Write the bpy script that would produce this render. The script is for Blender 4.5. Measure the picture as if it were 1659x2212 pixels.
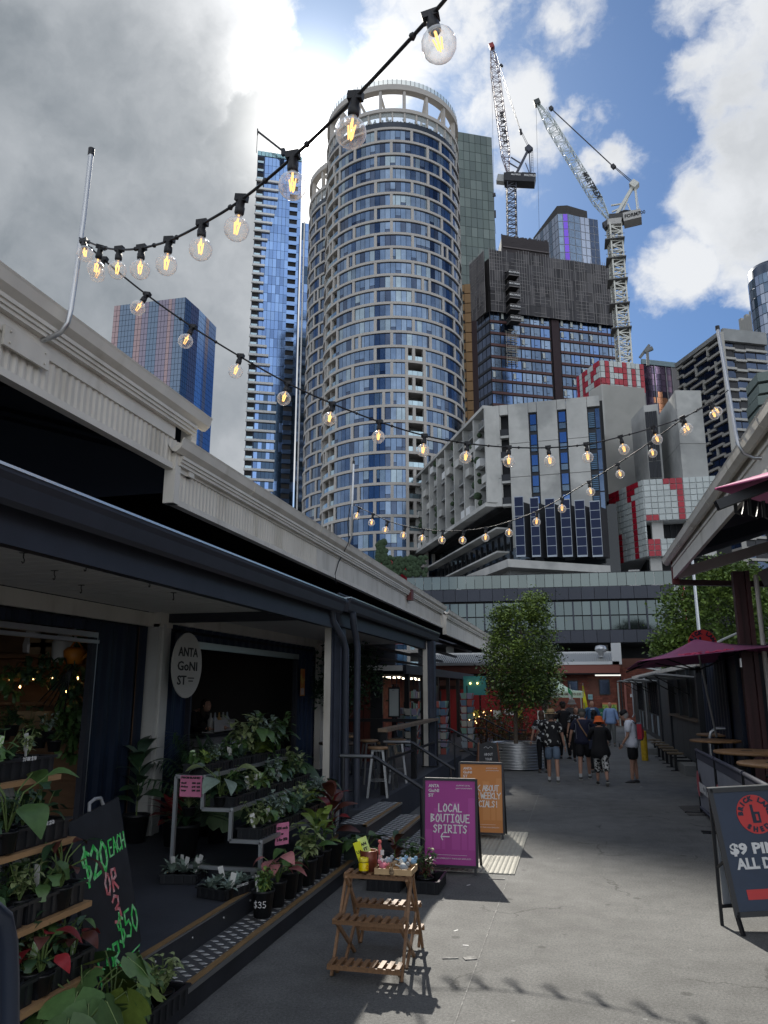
import bpy,math,random
from math import sin,cos,tan,atan,atan2,pi,sqrt,hypot,radians,degrees
from mathutils import Vector,Matrix
import numpy as np
random.seed(7)
for _o in list(bpy.data.objects):
 bpy.data.objects.remove(_o)
SC=bpy.context.scene
COL=SC.collection
# - camera
IW,IH,IF=1659.0,2212.0,1655.0
CAM_H=2.13
PITCH=atan((1490-1106)/IF)
YAW=atan((1245-829.5)/(IF/cos(PITCH)))
_Fh=Vector((-sin(YAW),cos(YAW),0))
_R=Vector((cos(YAW),sin(YAW),0))
_F=Vector((_Fh.x*cos(PITCH),_Fh.y*cos(PITCH),sin(PITCH)))
_U=_R.cross(_F)
CAM=Vector((0,0,CAM_H))
def ray(x,y):
 return _F+((x-829.5)/IF)*_R+((1106-y)/IF)*_U
def gp(x,y,z=0.0):
 r=ray(x,y)
 return CAM+r*((z-CAM_H)/r.z)
def ax(x,y,X):
 r=ray(x,y)
 return CAM+r*(X/r.x)
def ay(x,y,Y):
 r=ray(x,y)
 return CAM+r*(Y/r.y)
def ad(x,y,d):
 r=ray(x,y)
 return CAM+r*(d/hypot(r.x,r.y))
def apl(x,y,p,q):
 n=Vector((q[1]-p[1],p[0]-q[0],0))
 r=ray(x,y)
 return CAM+r*(n.dot(Vector((p[0],p[1],0))-Vector((CAM.x,CAM.y,0)))/n.dot(r))
cd=bpy.data.cameras.new('camera')
cam=bpy.data.objects.new('camera',cd)
COL.objects.link(cam)
SC.camera=cam
cam.matrix_world=Matrix(((_R.x,_U.x,-_F.x,CAM.x),(_R.y,_U.y,-_F.y,CAM.y),(_R.z,_U.z,-_F.z,CAM.z),(0,0,0,1)))
cd.sensor_fit='HORIZONTAL'
cd.sensor_width=36.0
cd.lens=36.0*IF/IW
cd.clip_start=0.05
cd.clip_end=6000
# - light
SUN=ray(660,281).normalized()
SUN_EL=math.asin(SUN.z)
SUN_AZ=atan2(SUN.x,SUN.y)
sl=bpy.data.lights.new('sun','SUN')
sl.energy=3.1
sl.angle=radians(0.5)
sl.color=(1.0,0.94,0.84)
so=bpy.data.objects.new('sun',sl)
COL.objects.link(so)
so.rotation_euler=Vector(SUN).to_track_quat('Z','Y').to_euler()
so.location=(0,0,50)
vs=SC.view_settings
SC.display_settings.display_device='sRGB'
vs.view_transform='Standard'
vs.look='None'
vs.exposure=1.15
vs.gamma=1.0
vs.use_curve_mapping=False
class NT:
 """little helper to write node trees"""
 def __init__(s,tree):
  s.t=tree
  s.n=tree.nodes
  s.l=tree.links
 def node(s,typ,**kw):
  nd=s.n.new(typ)
  for k,v in kw.items():
   setattr(nd,k,v)
  return nd
 def put(s,sock,v):
  if isinstance(v,bpy.types.NodeSocket):
   s.l.new(v,sock)
  else:
   sock.default_value=v
 def math(s,op,a,b=0.0,c=None,clamp=False):
  nd=s.node('ShaderNodeMath',operation=op,use_clamp=clamp)
  s.put(nd.inputs[0],a)
  s.put(nd.inputs[1],b)
  if c is not None:
   s.put(nd.inputs[2],c)
  return nd.outputs[0]
 def vmath(s,op,a,b=None,out=0):
  nd=s.node('ShaderNodeVectorMath',operation=op)
  s.put(nd.inputs[0],a)
  if b is not None:
   s.put(nd.inputs[3 if op=='SCALE' else 1],b)
  return nd.outputs[out]
 def remap(s,v,a,b,c=0.0,d=1.0,smooth=True):
  nd=s.node('ShaderNodeMapRange',interpolation_type='SMOOTHSTEP' if smooth else 'LINEAR')
  s.put(nd.inputs[0],v)
  nd.inputs[1].default_value=a
  nd.inputs[2].default_value=b
  nd.inputs[3].default_value=c
  nd.inputs[4].default_value=d
  return nd.outputs[0]
 def mix(s,f,a,b,blend='MIX'):
  nd=s.node('ShaderNodeMix',data_type='RGBA',blend_type=blend)
  s.put(nd.inputs[0],f)
  for k,v in((6,a),(7,b)):
   if isinstance(v,(tuple,list))and len(v)==3:
    v=(*v,1)
   s.put(nd.inputs[k],v)
  return nd.outputs[2]
 def noise(s,vec,scale,detail=3,rough=0.5,dist=0.0,out=0):
  nd=s.node('ShaderNodeTexNoise')
  s.put(nd.inputs['Vector'],vec)
  nd.inputs['Scale'].default_value=scale
  nd.inputs['Detail'].default_value=detail
  nd.inputs['Roughness'].default_value=rough
  nd.inputs['Distortion'].default_value=dist
  return nd.outputs[out]
# - sky
world=bpy.data.worlds.new('World')
SC.world=world
world.use_nodes=True
w=NT(world.node_tree)
w.n.clear()
sky=w.node('ShaderNodeTexSky',sky_type='NISHITA',sun_disc=False)
sky.sun_elevation=SUN_EL
sky.sun_rotation=SUN_AZ
sky.altitude=50
sky.air_density=1.0
sky.dust_density=0.6
sky.ozone_density=2.0
tc=w.node('ShaderNodeTexCoord')
DIRV=tc.outputs['Generated']
wob1=w.vmath('SCALE',w.vmath('SUBTRACT',w.noise(DIRV,4.0,3,0.5,0,out=1),(0.5,0.5,0.5)),0.16)
wob2=w.vmath('SCALE',w.vmath('SUBTRACT',w.noise(DIRV,17.0,5,0.6,0,out=1),(0.5,0.5,0.5)),0.065)
DW=w.vmath('ADD',w.vmath('ADD',DIRV,wob1),wob2)
DN=w.vmath('ADD',DIRV,w.vmath('SCALE',wob2,0.5))
def blob(x,y,r,soft=0.6,vec=None):
 c=ray(x,y).normalized()
 dist=w.vmath('DISTANCE',DW if vec is None else vec,tuple(c),out=1)
 rr=r/IF*c.dot(_F)
 return w.remap(dist,rr*(1-soft),rr*(1+soft),1,0)
def union(lst):
 acc=lst[0]
 for b in lst[1:]:
  acc=w.math('MAXIMUM',acc,b)
 return acc
cover=union([blob(*b)for b in((150,250,400,.35),(60,850,520,.35),(420,780,330,.35),(-500,300,620,.3),(420,330,225,.35),(500,520,190,.4),(380,20,180,.5),(600,200,80,.6),(640,330,110,.5),(690,520,80,.6),(540,60,95,.6),(630,440,120,.5),(560,600,150,.5),(870,70,130,.7),(900,-120,150,.6),(1115,235,95,.7),(1150,320,80,.7),(1060,330,50,.8),(1245,250,62,.8),(1300,330,48,.8),(1200,50,85,.95),(1050,20,70,.95),(1650,90,180,.5),(1480,-60,120,.6),(1720,330,200,.4),(1600,470,130,.5),(1480,590,95,.6),(1950,300,340,.3),(1650,610,100,.6),(1480,140,80,.8))])
behind=w.remap(w.vmath('DOT_PRODUCT',DIRV,tuple(_F),out=1),0.50,0.72,1,0)
low=w.remap(w.noise(DIRV,1.9,3,0.5),0.34,0.56)
cover=w.math('MAXIMUM',cover,w.math('MULTIPLY',behind,w.math('MULTIPLY',low,0.95)))
f1=w.math('SUBTRACT',w.noise(DN,6.0,10,0.60,0.2),0.5)
f2=w.math('SUBTRACT',w.noise(w.vmath('MULTIPLY',DN,(1.0,1.0,1.6)),22.0,8,0.62,0.4),0.5)
dens=w.math('ADD',cover,w.math('ADD',w.math('MULTIPLY',f1,2.0),w.math('MULTIPLY',f2,0.9)))
dens=w.math('ADD',dens,w.math('MULTIPLY',union([blob(200,320,420,.4),blob(200,850,520,.3)]),0.7))
mask=w.math('MULTIPLY',w.remap(dens,0.30,1.02),w.remap(dens,0.2,0.5))
sunD=w.vmath('DISTANCE',DIRV,tuple(SUN),out=1)
thick=union([blob(*b)for b in((190,300,330,.45),(430,470,230,.4),(150,800,480,.4),(500,330,140,.4),(-500,400,600,.5))])
thick=w.math('MAXIMUM',thick,w.math('MULTIPLY',w.math('MULTIPLY',behind,low),0.25))
thick=w.math('MAXIMUM',thick,w.math('MULTIPLY',union([blob(1700,200,170,.6),blob(1640,500,80,.7)]),0.35))
sh1=w.math('SUBTRACT',w.noise(w.vmath('ADD',DN,(3.1,0.4,0.2)),3.4,6,0.55,0.2),0.46)
sh2=w.math('SUBTRACT',w.noise(w.vmath('ADD',DN,(1.1,2.4,0.2)),11.0,6,0.6,0.3),0.5)
grey=w.math('ADD',w.math('MULTIPLY',thick,0.80),w.math('ADD',w.math('MULTIPLY',sh1,1.2),w.math('MULTIPLY',sh2,0.5)),clamp=True)
grey=w.math('MULTIPLY',grey,w.remap(dens,0.55,1.15))
ccol=w.mix(grey,(0.38,0.39,0.405),(0.112,0.127,0.142))
# clouds opposite the sun, mostly unseen, given an added boost to lift ambient light
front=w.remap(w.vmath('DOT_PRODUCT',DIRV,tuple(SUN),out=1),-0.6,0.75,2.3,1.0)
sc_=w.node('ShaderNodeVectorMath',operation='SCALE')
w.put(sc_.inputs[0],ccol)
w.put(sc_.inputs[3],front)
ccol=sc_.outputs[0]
glow1=w.math('POWER',w.remap(sunD,0.0,0.15,1,0),1.8)
glow2=w.math('POWER',w.remap(sunD,0.0,0.40,1,0),2.6)
gl=w.math('ADD',w.math('MULTIPLY',glow1,2.4),w.math('MULTIPLY',glow2,0.22))
glc=w.node('ShaderNodeVectorMath',operation='SCALE')
glc.inputs[0].default_value=(1.0,0.97,0.92)
w.put(glc.inputs[3],gl)
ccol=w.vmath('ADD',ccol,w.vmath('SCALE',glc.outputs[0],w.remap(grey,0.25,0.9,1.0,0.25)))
bg1=w.node('ShaderNodeBackground')
skyc=w.mix(1.0,sky.outputs[0],(0.47,0.645,0.84,1),'MULTIPLY')
w.put(bg1.inputs[0],skyc)
bg1.inputs[1].default_value=0.0505
bg2=w.node('ShaderNodeBackground')
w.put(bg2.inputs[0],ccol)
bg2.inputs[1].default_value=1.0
bg3=w.node('ShaderNodeBackground')
w.put(bg3.inputs[0],glc.outputs[0])
bg3.inputs[1].default_value=0.30
add=w.node('ShaderNodeAddShader')
w.l.new(bg1.outputs[0],add.inputs[0])
w.l.new(bg3.outputs[0],add.inputs[1])
mx=w.node('ShaderNodeMixShader')
w.put(mx.inputs[0],mask)
w.l.new(add.outputs[0],mx.inputs[1])
w.l.new(bg2.outputs[0],mx.inputs[2])
wo=w.node('ShaderNodeOutputWorld')
w.l.new(mx.outputs[0],wo.inputs[0])
# - materials
MATS={}
def mat(name,col,rough=0.6,metal=0.0,var=0.0,vscale=3.0,bump=0.0,bscale=40.0,spec=0.5,rnd=0.0,col2=None,c2scale=2.0,c2lo=0.45,c2hi=0.6,trans=0.0,alpha=1.0,emit=None,estr=0.0,detail=4,coat=0.0,ior=1.45,stretch=None,sss=0.0):
 if name in MATS:
  return MATS[name]
 m=bpy.data.materials.new(name)
 m.use_nodes=True
 t=NT(m.node_tree)
 b=t.n['Principled BSDF']
 c=(*col,1)
 geo=t.node('ShaderNodeNewGeometry')
 pos=geo.outputs['Position']
 if stretch:
  pos=t.vmath('MULTIPLY',pos,stretch)
 out=None
 if col2 is not None:
  f=t.remap(t.noise(pos,c2scale,detail,0.6),c2lo,c2hi)
  out=t.mix(f,c,(*col2,1))
 if var>0:
  k=t.remap(t.noise(pos,vscale,detail,0.6),0.25,0.75,1-var,1+var,smooth=False)
  out=t.vmath('SCALE',out if out is not None else tuple(col),k)
 if rnd>0:
  oi=t.node('ShaderNodeObjectInfo')
  k=t.remap(oi.outputs['Random'],0,1,1-rnd,1+rnd,smooth=False)
  out=t.vmath('SCALE',out if out is not None else tuple(col),k)
 if out is not None:
  t.l.new(out,b.inputs['Base Color'])
 else:
  b.inputs['Base Color'].default_value=c
 b.inputs['Roughness'].default_value=rough
 b.inputs['Metallic'].default_value=metal
 b.inputs['Specular IOR Level'].default_value=spec
 b.inputs['IOR'].default_value=ior
 if coat:
  b.inputs['Coat Weight'].default_value=coat
  b.inputs['Coat Roughness'].default_value=0.05
 if trans:
  b.inputs['Transmission Weight'].default_value=trans
 if alpha<1:
  b.inputs['Alpha'].default_value=alpha
 if emit:
  b.inputs['Emission Color'].default_value=(*emit,1)
  b.inputs['Emission Strength'].default_value=estr
 if sss:
  b.inputs['Subsurface Weight'].default_value=sss
  b.inputs['Subsurface Radius'].default_value=(0.02,0.01,0.005)
 if bump>0:
  bp=t.node('ShaderNodeBump')
  bp.inputs['Strength'].default_value=bump
  bp.inputs['Distance'].default_value=0.02
  t.put(bp.inputs['Height'],t.noise(pos,bscale,5,0.6))
  t.l.new(bp.outputs[0],b.inputs['Normal'])
 MATS[name]=m
 return m
# - mesh building
class MB:
 def __init__(s):
  s.v,s.f,s.m,s.sm=[],[],[],[]
 def add(s,vs,fs,m=0,smooth=False):
  o=len(s.v)
  s.v.extend([tuple(p)for p in vs])
  for f in fs:
   s.f.append(tuple(i+o for i in f))
   s.m.append(m)
   s.sm.append(smooth)
  return s
 def box(s,a,b,m=0):
  x0,y0,z0=a
  x1,y1,z1=b
  return s.add([(x0,y0,z0),(x1,y0,z0),(x1,y1,z0),(x0,y1,z0),(x0,y0,z1),(x1,y0,z1),(x1,y1,z1),(x0,y1,z1)],[(0,3,2,1),(4,5,6,7),(0,1,5,4),(1,2,6,5),(2,3,7,6),(3,0,4,7)],m)
 def beam(s,p,q,w,h,m=0,up=(0,0,1)):
  p,q=Vector(p),Vector(q)
  d=q-p
  if d.length<1e-6:
   return s
  d.normalize()
  u=Vector(up)
  if abs(d.dot(u))>0.98:
   u=Vector((0,1,0))if abs(d.y)<0.9 else Vector((1,0,0))
  a=d.cross(u).normalized()*(w/2)
  b=a.cross(d).normalized()*(h/2)
  vs=[p-a-b,p+a-b,p+a+b,p-a+b,q-a-b,q+a-b,q+a+b,q-a+b]
  return s.add(vs,[(0,1,2,3),(7,6,5,4),(0,4,5,1),(1,5,6,2),(2,6,7,3),(3,7,4,0)],m)
 def tube(s,pts,r,n=8,m=0,cap=True,smooth=True):
  pts=[Vector(p)for p in pts]
  rs=r if isinstance(r,(list,tuple))else[r]*len(pts)
  vs,fs=[],[]
  ref=None
  for i,p in enumerate(pts):
   d=(pts[min(i+1,len(pts)-1)]-pts[max(i-1,0)]).normalized()
   if ref is None:
    ref=Vector((0,0,1))if abs(d.z)<0.9 else Vector((1,0,0))
   a=d.cross(ref)
   if a.length<1e-4:
    a=d.cross(Vector((1,0.3,0)))
   a.normalize()
   b=d.cross(a).normalized()
   ref=a.cross(d)
   for k in range(n):
    t=2*pi*k/n
    vs.append(p+(a*cos(t)+b*sin(t))*rs[i])
  for i in range(len(pts)-1):
   for k in range(n):
    k2=(k+1)%n
    fs.append((i*n+k,(i+1)*n+k,(i+1)*n+k2,i*n+k2))
  s.add(vs,fs,m,smooth)
  if cap:
   s.add(vs[:n],[tuple(range(n))],m)
   s.add(vs[-n:],[tuple(range(n-1,-1,-1))],m)
  return s
 def lathe(s,prof,c=(0,0,0),n=20,m=0,smooth=True):
  vs,fs=[],[]
  for r,z in prof:
   for k in range(n):
    t=2*pi*k/n
    vs.append((c[0]+r*cos(t),c[1]+r*sin(t),c[2]+z))
  for i in range(len(prof)-1):
   for k in range(n):
    k2=(k+1)%n
    fs.append((i*n+k,i*n+k2,(i+1)*n+k2,(i+1)*n+k))
  return s.add(vs,fs,m,smooth)
 def prism(s,poly,z0,z1,m=0):
  n=len(poly)
  area=sum(poly[i][0]*poly[(i+1)%n][1]-poly[(i+1)%n][0]*poly[i][1]for i in range(n))
  if area<0:
   poly=poly[::-1]
  vs=[(p[0],p[1],z0)for p in poly]+[(p[0],p[1],z1)for p in poly]
  fs=[tuple(range(n-1,-1,-1)),tuple(range(n,2*n))]
  fs+=[(i,(i+1)%n,n+(i+1)%n,n+i)for i in range(n)]
  return s.add(vs,fs,m)
 def slab(s,quad,th,m=0):
  """a flat four-corner sheet with thickness th, thickened against its normal"""
  q=[Vector(p)for p in quad]
  n=(q[1]-q[0]).cross(q[-1]-q[0]).normalized()*th
  k=len(q)
  vs=q+[p-n for p in q]
  fs=[tuple(range(k)),tuple(range(2*k-1,k-1,-1))]
  fs+=[(i,i+k,(i+1)%k+k,(i+1)%k)for i in range(k)]
  return s.add(vs,fs,m)
 def wall(s,p,q,z0,z1,th,m=0,zt2=None):
  """upright wall from p to q, thickness th centred"""
  p,q=Vector((p[0],p[1],0)),Vector((q[0],q[1],0))
  d=(q-p).normalized()
  n=Vector((d.y,-d.x,0))*th/2
  zt2=z1 if zt2 is None else zt2
  vs=[]
  for zz in(0,1):
   for pp,zt in((p-n,z1),(p+n,z1),(q+n,zt2),(q-n,zt2)):
    vs.append((pp.x,pp.y,z0 if zz==0 else zt))
  return s.add(vs,[(0,3,2,1),(4,5,6,7),(0,1,5,4),(1,2,6,5),(2,3,7,6),(3,0,4,7)],m)
 def ball(s,c,r,n=10,k=7,m=0,sz=(1,1,1)):
  prof=[(max(1e-4,r*sin(pi*i/k)),-r*cos(pi*i/k))for i in range(k+1)]
  o=len(s.v)
  s.lathe(prof,(0,0,0),n,m)
  for i in range(o,len(s.v)):
   v=s.v[i]
   s.v[i]=(c[0]+v[0]*sz[0],c[1]+v[1]*sz[1],c[2]+v[2]*sz[2])
  return s
 def xf(s,M,o=0):
  for i in range(o,len(s.v)):
   s.v[i]=tuple(M@Vector(s.v[i]))
  return s
 def mesh(s,name,mats):
  me=bpy.data.meshes.new(name)
  me.from_pydata(s.v,[],s.f)
  if not isinstance(mats,(list,tuple)):
   mats=[mats]
  for mm in mats:
   me.materials.append(mm)
  if len(mats)>1:
   me.polygons.foreach_set('material_index',s.m)
  me.polygons.foreach_set('use_smooth',s.sm)
  me.update()
  return me
 def build(s,name,mats,parent=None,kind=None,loc=None,label=None):
  o=bpy.data.objects.new(name,s.mesh(name,mats))
  COL.objects.link(o)
  if parent is not None:
   o.parent=parent
  if loc is not None:
   o.location=loc
  if kind:
   o['kind']=kind
  if label:
   o['label']=label
  return o
def thing(name,label,cat,loc=(0,0,0),rz=0.0,group=None):
 o=bpy.data.objects.new(name,None)
 o.empty_display_size=0.1
 COL.objects.link(o)
 o.location=loc
 o.rotation_euler=(0,0,rz)
 return tag(o,label,cat,group)
def tag(o,label,cat,group=None):
 o['label']=label
 o['category']=cat
 if group:
  o['group']=group
 return o
def inst(name,me,parent,loc=(0,0,0),rot=(0,0,0),scale=(1,1,1),M=None):
 o=bpy.data.objects.new(name,me)
 COL.objects.link(o)
 if parent is not None:
  o.parent=parent
 if M is not None:
  o.matrix_local=M
 else:
  o.location=loc
  o.rotation_euler=rot
  o.scale=scale
 return o
def children(o):
 return[c for c in bpy.data.objects if c.parent is o]
KIDS={}
def copy_tree(o,loc=None,rz=None,label=None,scale=None,kids=None,parent=None):
 if kids is None:
  kids={}
  for c in COL.objects:
   if c.parent is not None:
    kids.setdefault(c.parent.name,[]).append(c)
 r=o.copy()
 COL.objects.link(r)
 if parent is not None:
  r.parent=parent
 if loc is not None:
  r.location=loc
 if rz is not None:
  r.rotation_euler=(0,0,rz)
 if scale is not None:
  r.scale=(scale,scale,scale)
 if label:
  r['label']=label
 for ch in kids.get(o.name,[]):
  copy_tree(ch,kids=kids,parent=r)
 return r
TEXTS=[]
def bake_texts():
 bpy.context.view_layer.update()
 dg=bpy.context.evaluated_depsgraph_get()
 for o in TEXTS:
  me=bpy.data.meshes.new_from_object(o.evaluated_get(dg))
  n=bpy.data.objects.new('lettering',me)
  COL.objects.link(n)
  n.parent=o.parent
  n.matrix_local=o.matrix_local.copy()
  bpy.data.objects.remove(o)
def word(txt,size,mt,parent,M,name='text_curve',depth=0.004,bold=0.0,ax_='CENTER',space=1.0,shear=0.0,width=None):
 """flat lettering lying on a face: M maps text x,y to the face"""
 c=bpy.data.curves.new(name,'FONT')
 c.body=txt
 c.size=size
 c.align_x=ax_
 c.align_y='CENTER'
 c.extrude=depth/2
 c.offset=bold
 c.space_character=space
 c.shear=shear
 c.resolution_u=2
 c.materials.append(mt)
 o=bpy.data.objects.new(name,c)
 COL.objects.link(o)
 if parent is not None:
  o.parent=parent
 if width:
  bb=o.bound_box
  bpy.context.view_layer.update()
  k=width/max(1e-3,max(c_[0]for c_ in o.bound_box)-min(c_[0]for c_ in o.bound_box))
  M=M@Matrix.Diagonal((k,1,1,1))
 o.matrix_local=M
 TEXTS.append(o)
 return o
def frameM(o,x,y):
 """matrix with origin o and axes x (right), y (up)"""
 x=Vector(x).normalized()
 y=Vector(y)
 y=(y-x*y.dot(x)).normalized()
 z=x.cross(y)
 return Matrix(((x.x,y.x,z.x,o[0]),(x.y,y.y,z.y,o[1]),(x.z,y.z,z.z,o[2]),(0,0,0,1)))
UNIT={}
def unit_box(mt):
 if mt.name not in UNIT:
  UNIT[mt.name]=MB().box((-.5,-.5,-.5),(.5,.5,.5)).mesh('piece_'+mt.name,mt)
 return UNIT[mt.name]
class Facade:
 """grid pieces on a thing: the first 300 of a kind are objects, the rest one joined part"""
 def __init__(s,parent,limit=300):
  s.p,s.lim,s.n,s.rest=parent,limit,{},{}
 def piece(s,name,mt,P,Q,z0,z1,d0,d1):
  """box on the wall line P->Q (2D), between heights z0..z1, from depth d0 to d1 outward"""
  P,Q=Vector((P[0],P[1],0)),Vector((Q[0],Q[1],0))
  u=(Q-P)
  L=u.length
  u.normalize()
  nrm=Vector((u.y,-u.x,0))
  c=(P+Q)/2+nrm*(d0+d1)/2
  M=Matrix(((u.x*L,nrm.x*(d1-d0),0,c.x),(u.y*L,nrm.y*(d1-d0),0,c.y),(0,0,z1-z0,(z0+z1)/2),(0,0,0,1)))
  k=s.n.get(name,0)
  s.n[name]=k+1
  if k<s.lim:
   o=bpy.data.objects.new(name,unit_box(mt))
   COL.objects.link(o)
   o.parent=s.p
   o.matrix_local=M
  else:
   mb,mats=s.rest.setdefault(name,(MB(),[]))
   if mt not in mats:
    mats.append(mt)
   a=len(mb.v)
   mb.box((-.5,-.5,-.5),(.5,.5,.5),mats.index(mt))
   mb.xf(M,a)
 def done(s):
  for name,(mb,mats)in s.rest.items():
   mb.build(name,mats,s.p,kind='stuff')
def lerp(a,b,t):
 return tuple(a[i]+(b[i]-a[i])*t for i in range(min(len(a),len(b))))
# = far buildings
M_conc=mat('concrete_pale',(0.46,0.46,0.44),0.85,var=0.16,vscale=0.35,bump=0.2,bscale=2,col2=(0.33,0.335,0.325),c2scale=0.12)
M_concd=mat('concrete_grey',(0.27,0.28,0.28),0.85,var=0.18,vscale=0.3)
M_beige=mat('tower_band_beige',(0.44,0.415,0.385),0.7,var=0.05,vscale=0.2)
M_dark=mat('dark_void',(0.012,0.013,0.016),0.7)
M_darkm=mat('dark_metal_far',(0.025,0.027,0.032),0.5,0.3)
GL=[mat('glass_blue_%s'%n,c,r,0.92,rnd=0.25,var=.22,vscale=.5)for n,c,r in(('deep',(0.085,0.125,0.195),0.12),('mid',(0.12,0.165,0.235),0.14),('pale',(0.18,0.23,0.27),0.2),('ink',(0.045,0.062,0.10),0.12))]
M_balg=mat('balustrade_glass_far',(0.30,0.40,0.46),0.15,0.7,rnd=0.15)
M_white=mat('white_panel_far',(0.62,0.63,0.63),0.6,rnd=0.05)
M_redt=mat('red_tile_glass',(0.36,0.012,0.03),0.35,rnd=0.12)
M_whitet=mat('white_tile_glass',(0.46,0.50,0.49),0.4,rnd=0.10)
AWAY=Vector((_Fh.x,_Fh.y))
def back_poly(pts,depth):
 """visible plan corners, left to right, closed behind by a depth away from the viewer"""
 a=[Vector((p[0],p[1]))for p in pts]
 l=a[0]+Vector((a[0].x,a[0].y)).normalized()*depth
 r=a[-1]+Vector((a[-1].x,a[-1].y)).normalized()*depth
 return[tuple(p)for p in a]+[tuple(r),tuple(l)]
def inset(poly,k):
 c=Vector((sum(p[0]for p in poly)/len(poly),sum(p[1]for p in poly)/len(poly)))
 return[tuple(Vector(p)+(c-Vector(p)).normalized()*k)for p in poly]
# ---- the two joined round towers
def round_tower(name,label,axis_px,D,R,Ztop,seed,bal_left=True,bal_mid=None,nmin=0):
 rnd=random.Random(seed)
 r0=ray(*axis_px)
 u=Vector((r0.x,r0.y,0)).normalized()
 c=u*D
 base=atan2(-u.y,-u.x)
 t=thing(name,label,'tower',(c.x,c.y,0))
 H=3.3
 z0=Ztop-13.2
 nfl=int(z0/H)-1
 Lc=lambda ang,rr:(rr*cos(base+radians(ang)),rr*sin(base+radians(ang)))
 fa=Facade(t)
 core=MB()
 core.lathe([(R-2.6,0),(R-2.6,z0)],n=48)
 core.build('core_wall',mat('tower_recess',(0.17,0.165,0.16),0.8),t)
 sl_=MB()
 sl_.lathe([(R-3,-0.28),(R+0.3,-0.28),(R+0.3,0.28),(R-3,0.28),(R-3,-0.28)],n=96,smooth=False)
 bm=sl_.mesh('floor_band',M_beige)
 for k in range(nfl+1):
  inst('floor_band',bm,t,(0,0,z0-k*H))
 rng=range(nfl-1,-1,-1)
 for k in rng:
  zt=z0-k*H-0.28
  zb=z0-(k+1)*H+0.28
  posts=[-70,-49,-13.5,15.5,43,70]if k%2==0 else[-78,-58,-32,-1,29.5,57,80]
  if rnd.random()<0.6:
   p=rnd.choice(posts)
   posts.append(p+rnd.choice([-6,6]))
  if bal_mid and k>bal_mid:
   posts+=[10,24]
  for p in sorted(posts):
   fa.piece('post',M_beige,Lc(p-1.1,R+0.12),Lc(p+1.1,R+0.12),zb,zt,-0.5,0.14)
  a=-88.0
  while a<88:
   st=4.1
   mid=a+st/2
   isb=(bal_left and mid<-52)or(bal_mid and k>bal_mid and 10<mid<24)
   if isb:
    fa.piece('balustrade',M_balg,Lc(a+.1,R+0.05),Lc(a+st-.1,R+0.05),zb,zb+1.05,-0.06,0.0)
   else:
    g=GL[rnd.choice([0,0,0,1,1,1,2,3,0])if mid<60 else rnd.choice([0,1,3])]
    if rnd.random()<0.12:
     fa.piece('window_pane',g,Lc(a+.15,R),Lc(a+st-.15,R),zb+0.9,zt,-0.12,0.0)
     fa.piece('window_pane',GL[3],Lc(a+.15,R),Lc(a+st-.15,R),zb,zb+0.82,-0.12,0.0)
    else:
     fa.piece('window_pane',g,Lc(a+.15,R),Lc(a+st-.15,R),zb,zt,-0.12,0.0)
   a+=st
# walls between the balconies
  if bal_left:
   for p in(-60,-74):
    fa.piece('balcony_wall',M_beige,Lc(p,R-2.6),Lc(p,R-0.2),zb,zt,-0.1,0.1)
 backing=MB()
# dark backing ring behind the glass, open where balconies are
 vs=[(-50,92)]if bal_left else[(-92,92)]
 for a0,a1 in vs:
  n=36
  for i in range(n):
   b0,b1=a0+(a1-a0)*i/n,a0+(a1-a0)*(i+1)/n
   if bal_mid and 10<(b0+b1)/2<24:
    zt=z0-(bal_mid+1)*H
    backing.add([(*Lc(b0,R-.3),zt),(*Lc(b1,R-.3),zt),(*Lc(b1,R-.3),z0),(*Lc(b0,R-.3),z0)],[(0,1,2,3)])
    continue
   backing.add([(*Lc(b0,R-.3),0),(*Lc(b1,R-.3),0),(*Lc(b1,R-.3),z0),(*Lc(b0,R-.3),z0)],[(0,1,2,3)])
 backing.build('window_backing',M_dark,t)
# crown
 cr=MB()
 cr.lathe([(R-1.2,z0+.28),(R-0.05,z0+.28),(R-0.05,z0+1.9),(R-1.2,z0+1.9)],n=72,smooth=False)
 cr.build('spandrel',mat('spandrel_dark',(0.035,0.045,0.06),0.35,0.4),t)
 g2=mat('lantern_glass',(0.75,0.82,0.84),0.05,trans=0.0,alpha=0.35)
 gm=MB()
 gm.lathe([(R-.1,z0+1.9),(R-.1,z0+4.3)],n=72,smooth=False)
 gm.build('lantern_glazing',g2,t)
 ring=lambda nm,za,zb,ra,rb:MB().lathe([(ra,za),(rb,za),(rb,zb),(ra,zb),(ra,za)],n=96,smooth=False).build(nm,M_beige,t)
 ring('crown_beam',z0+4.3,z0+5.2,R-1.5,R+0.3)
 ring('crown_beam',z0+10.2,z0+11.6,R-1.3,R+0.3)
 for i in range(18):
  a=-170+i*20
  fa.piece('crown_column',M_beige,Lc(a-1.1,R-.1),Lc(a+1.1,R-.1),z0+5.2,z0+10.2,-.8,0.1)
  cb=MB().beam((*Lc(a,R-.9),z0+9.4),(*Lc(a+5,R-4.5),z0+5.4),.45,.45)
  cb.build('crown_brace',M_beige,t)
  for j in range(2):
   fa.piece('crown_mullion',M_beige,Lc(a+10*j-.7,R),Lc(a+10*j+.7,R),z0+1.9,z0+4.3,-.5,.1)
 rl=MB()
 rl.lathe([(R+.1,z0+11.6),(R+.1,z0+13.0)],n=96,smooth=False)
 rl.build('roof_glass_rail',mat('roof_rail_glass',(0.5,0.62,0.62),0.1,alpha=0.55),t)
 rr_=MB()
 for i in range(96):
  a=i*3.75
  rr_.beam((*Lc(a,R+.12),z0+11.6),(*Lc(a,R+.12),z0+13.05),.09,.09)
 rr_.build('rail_posts',M_darkm,t,kind='stuff')
 fa.done()
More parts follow.
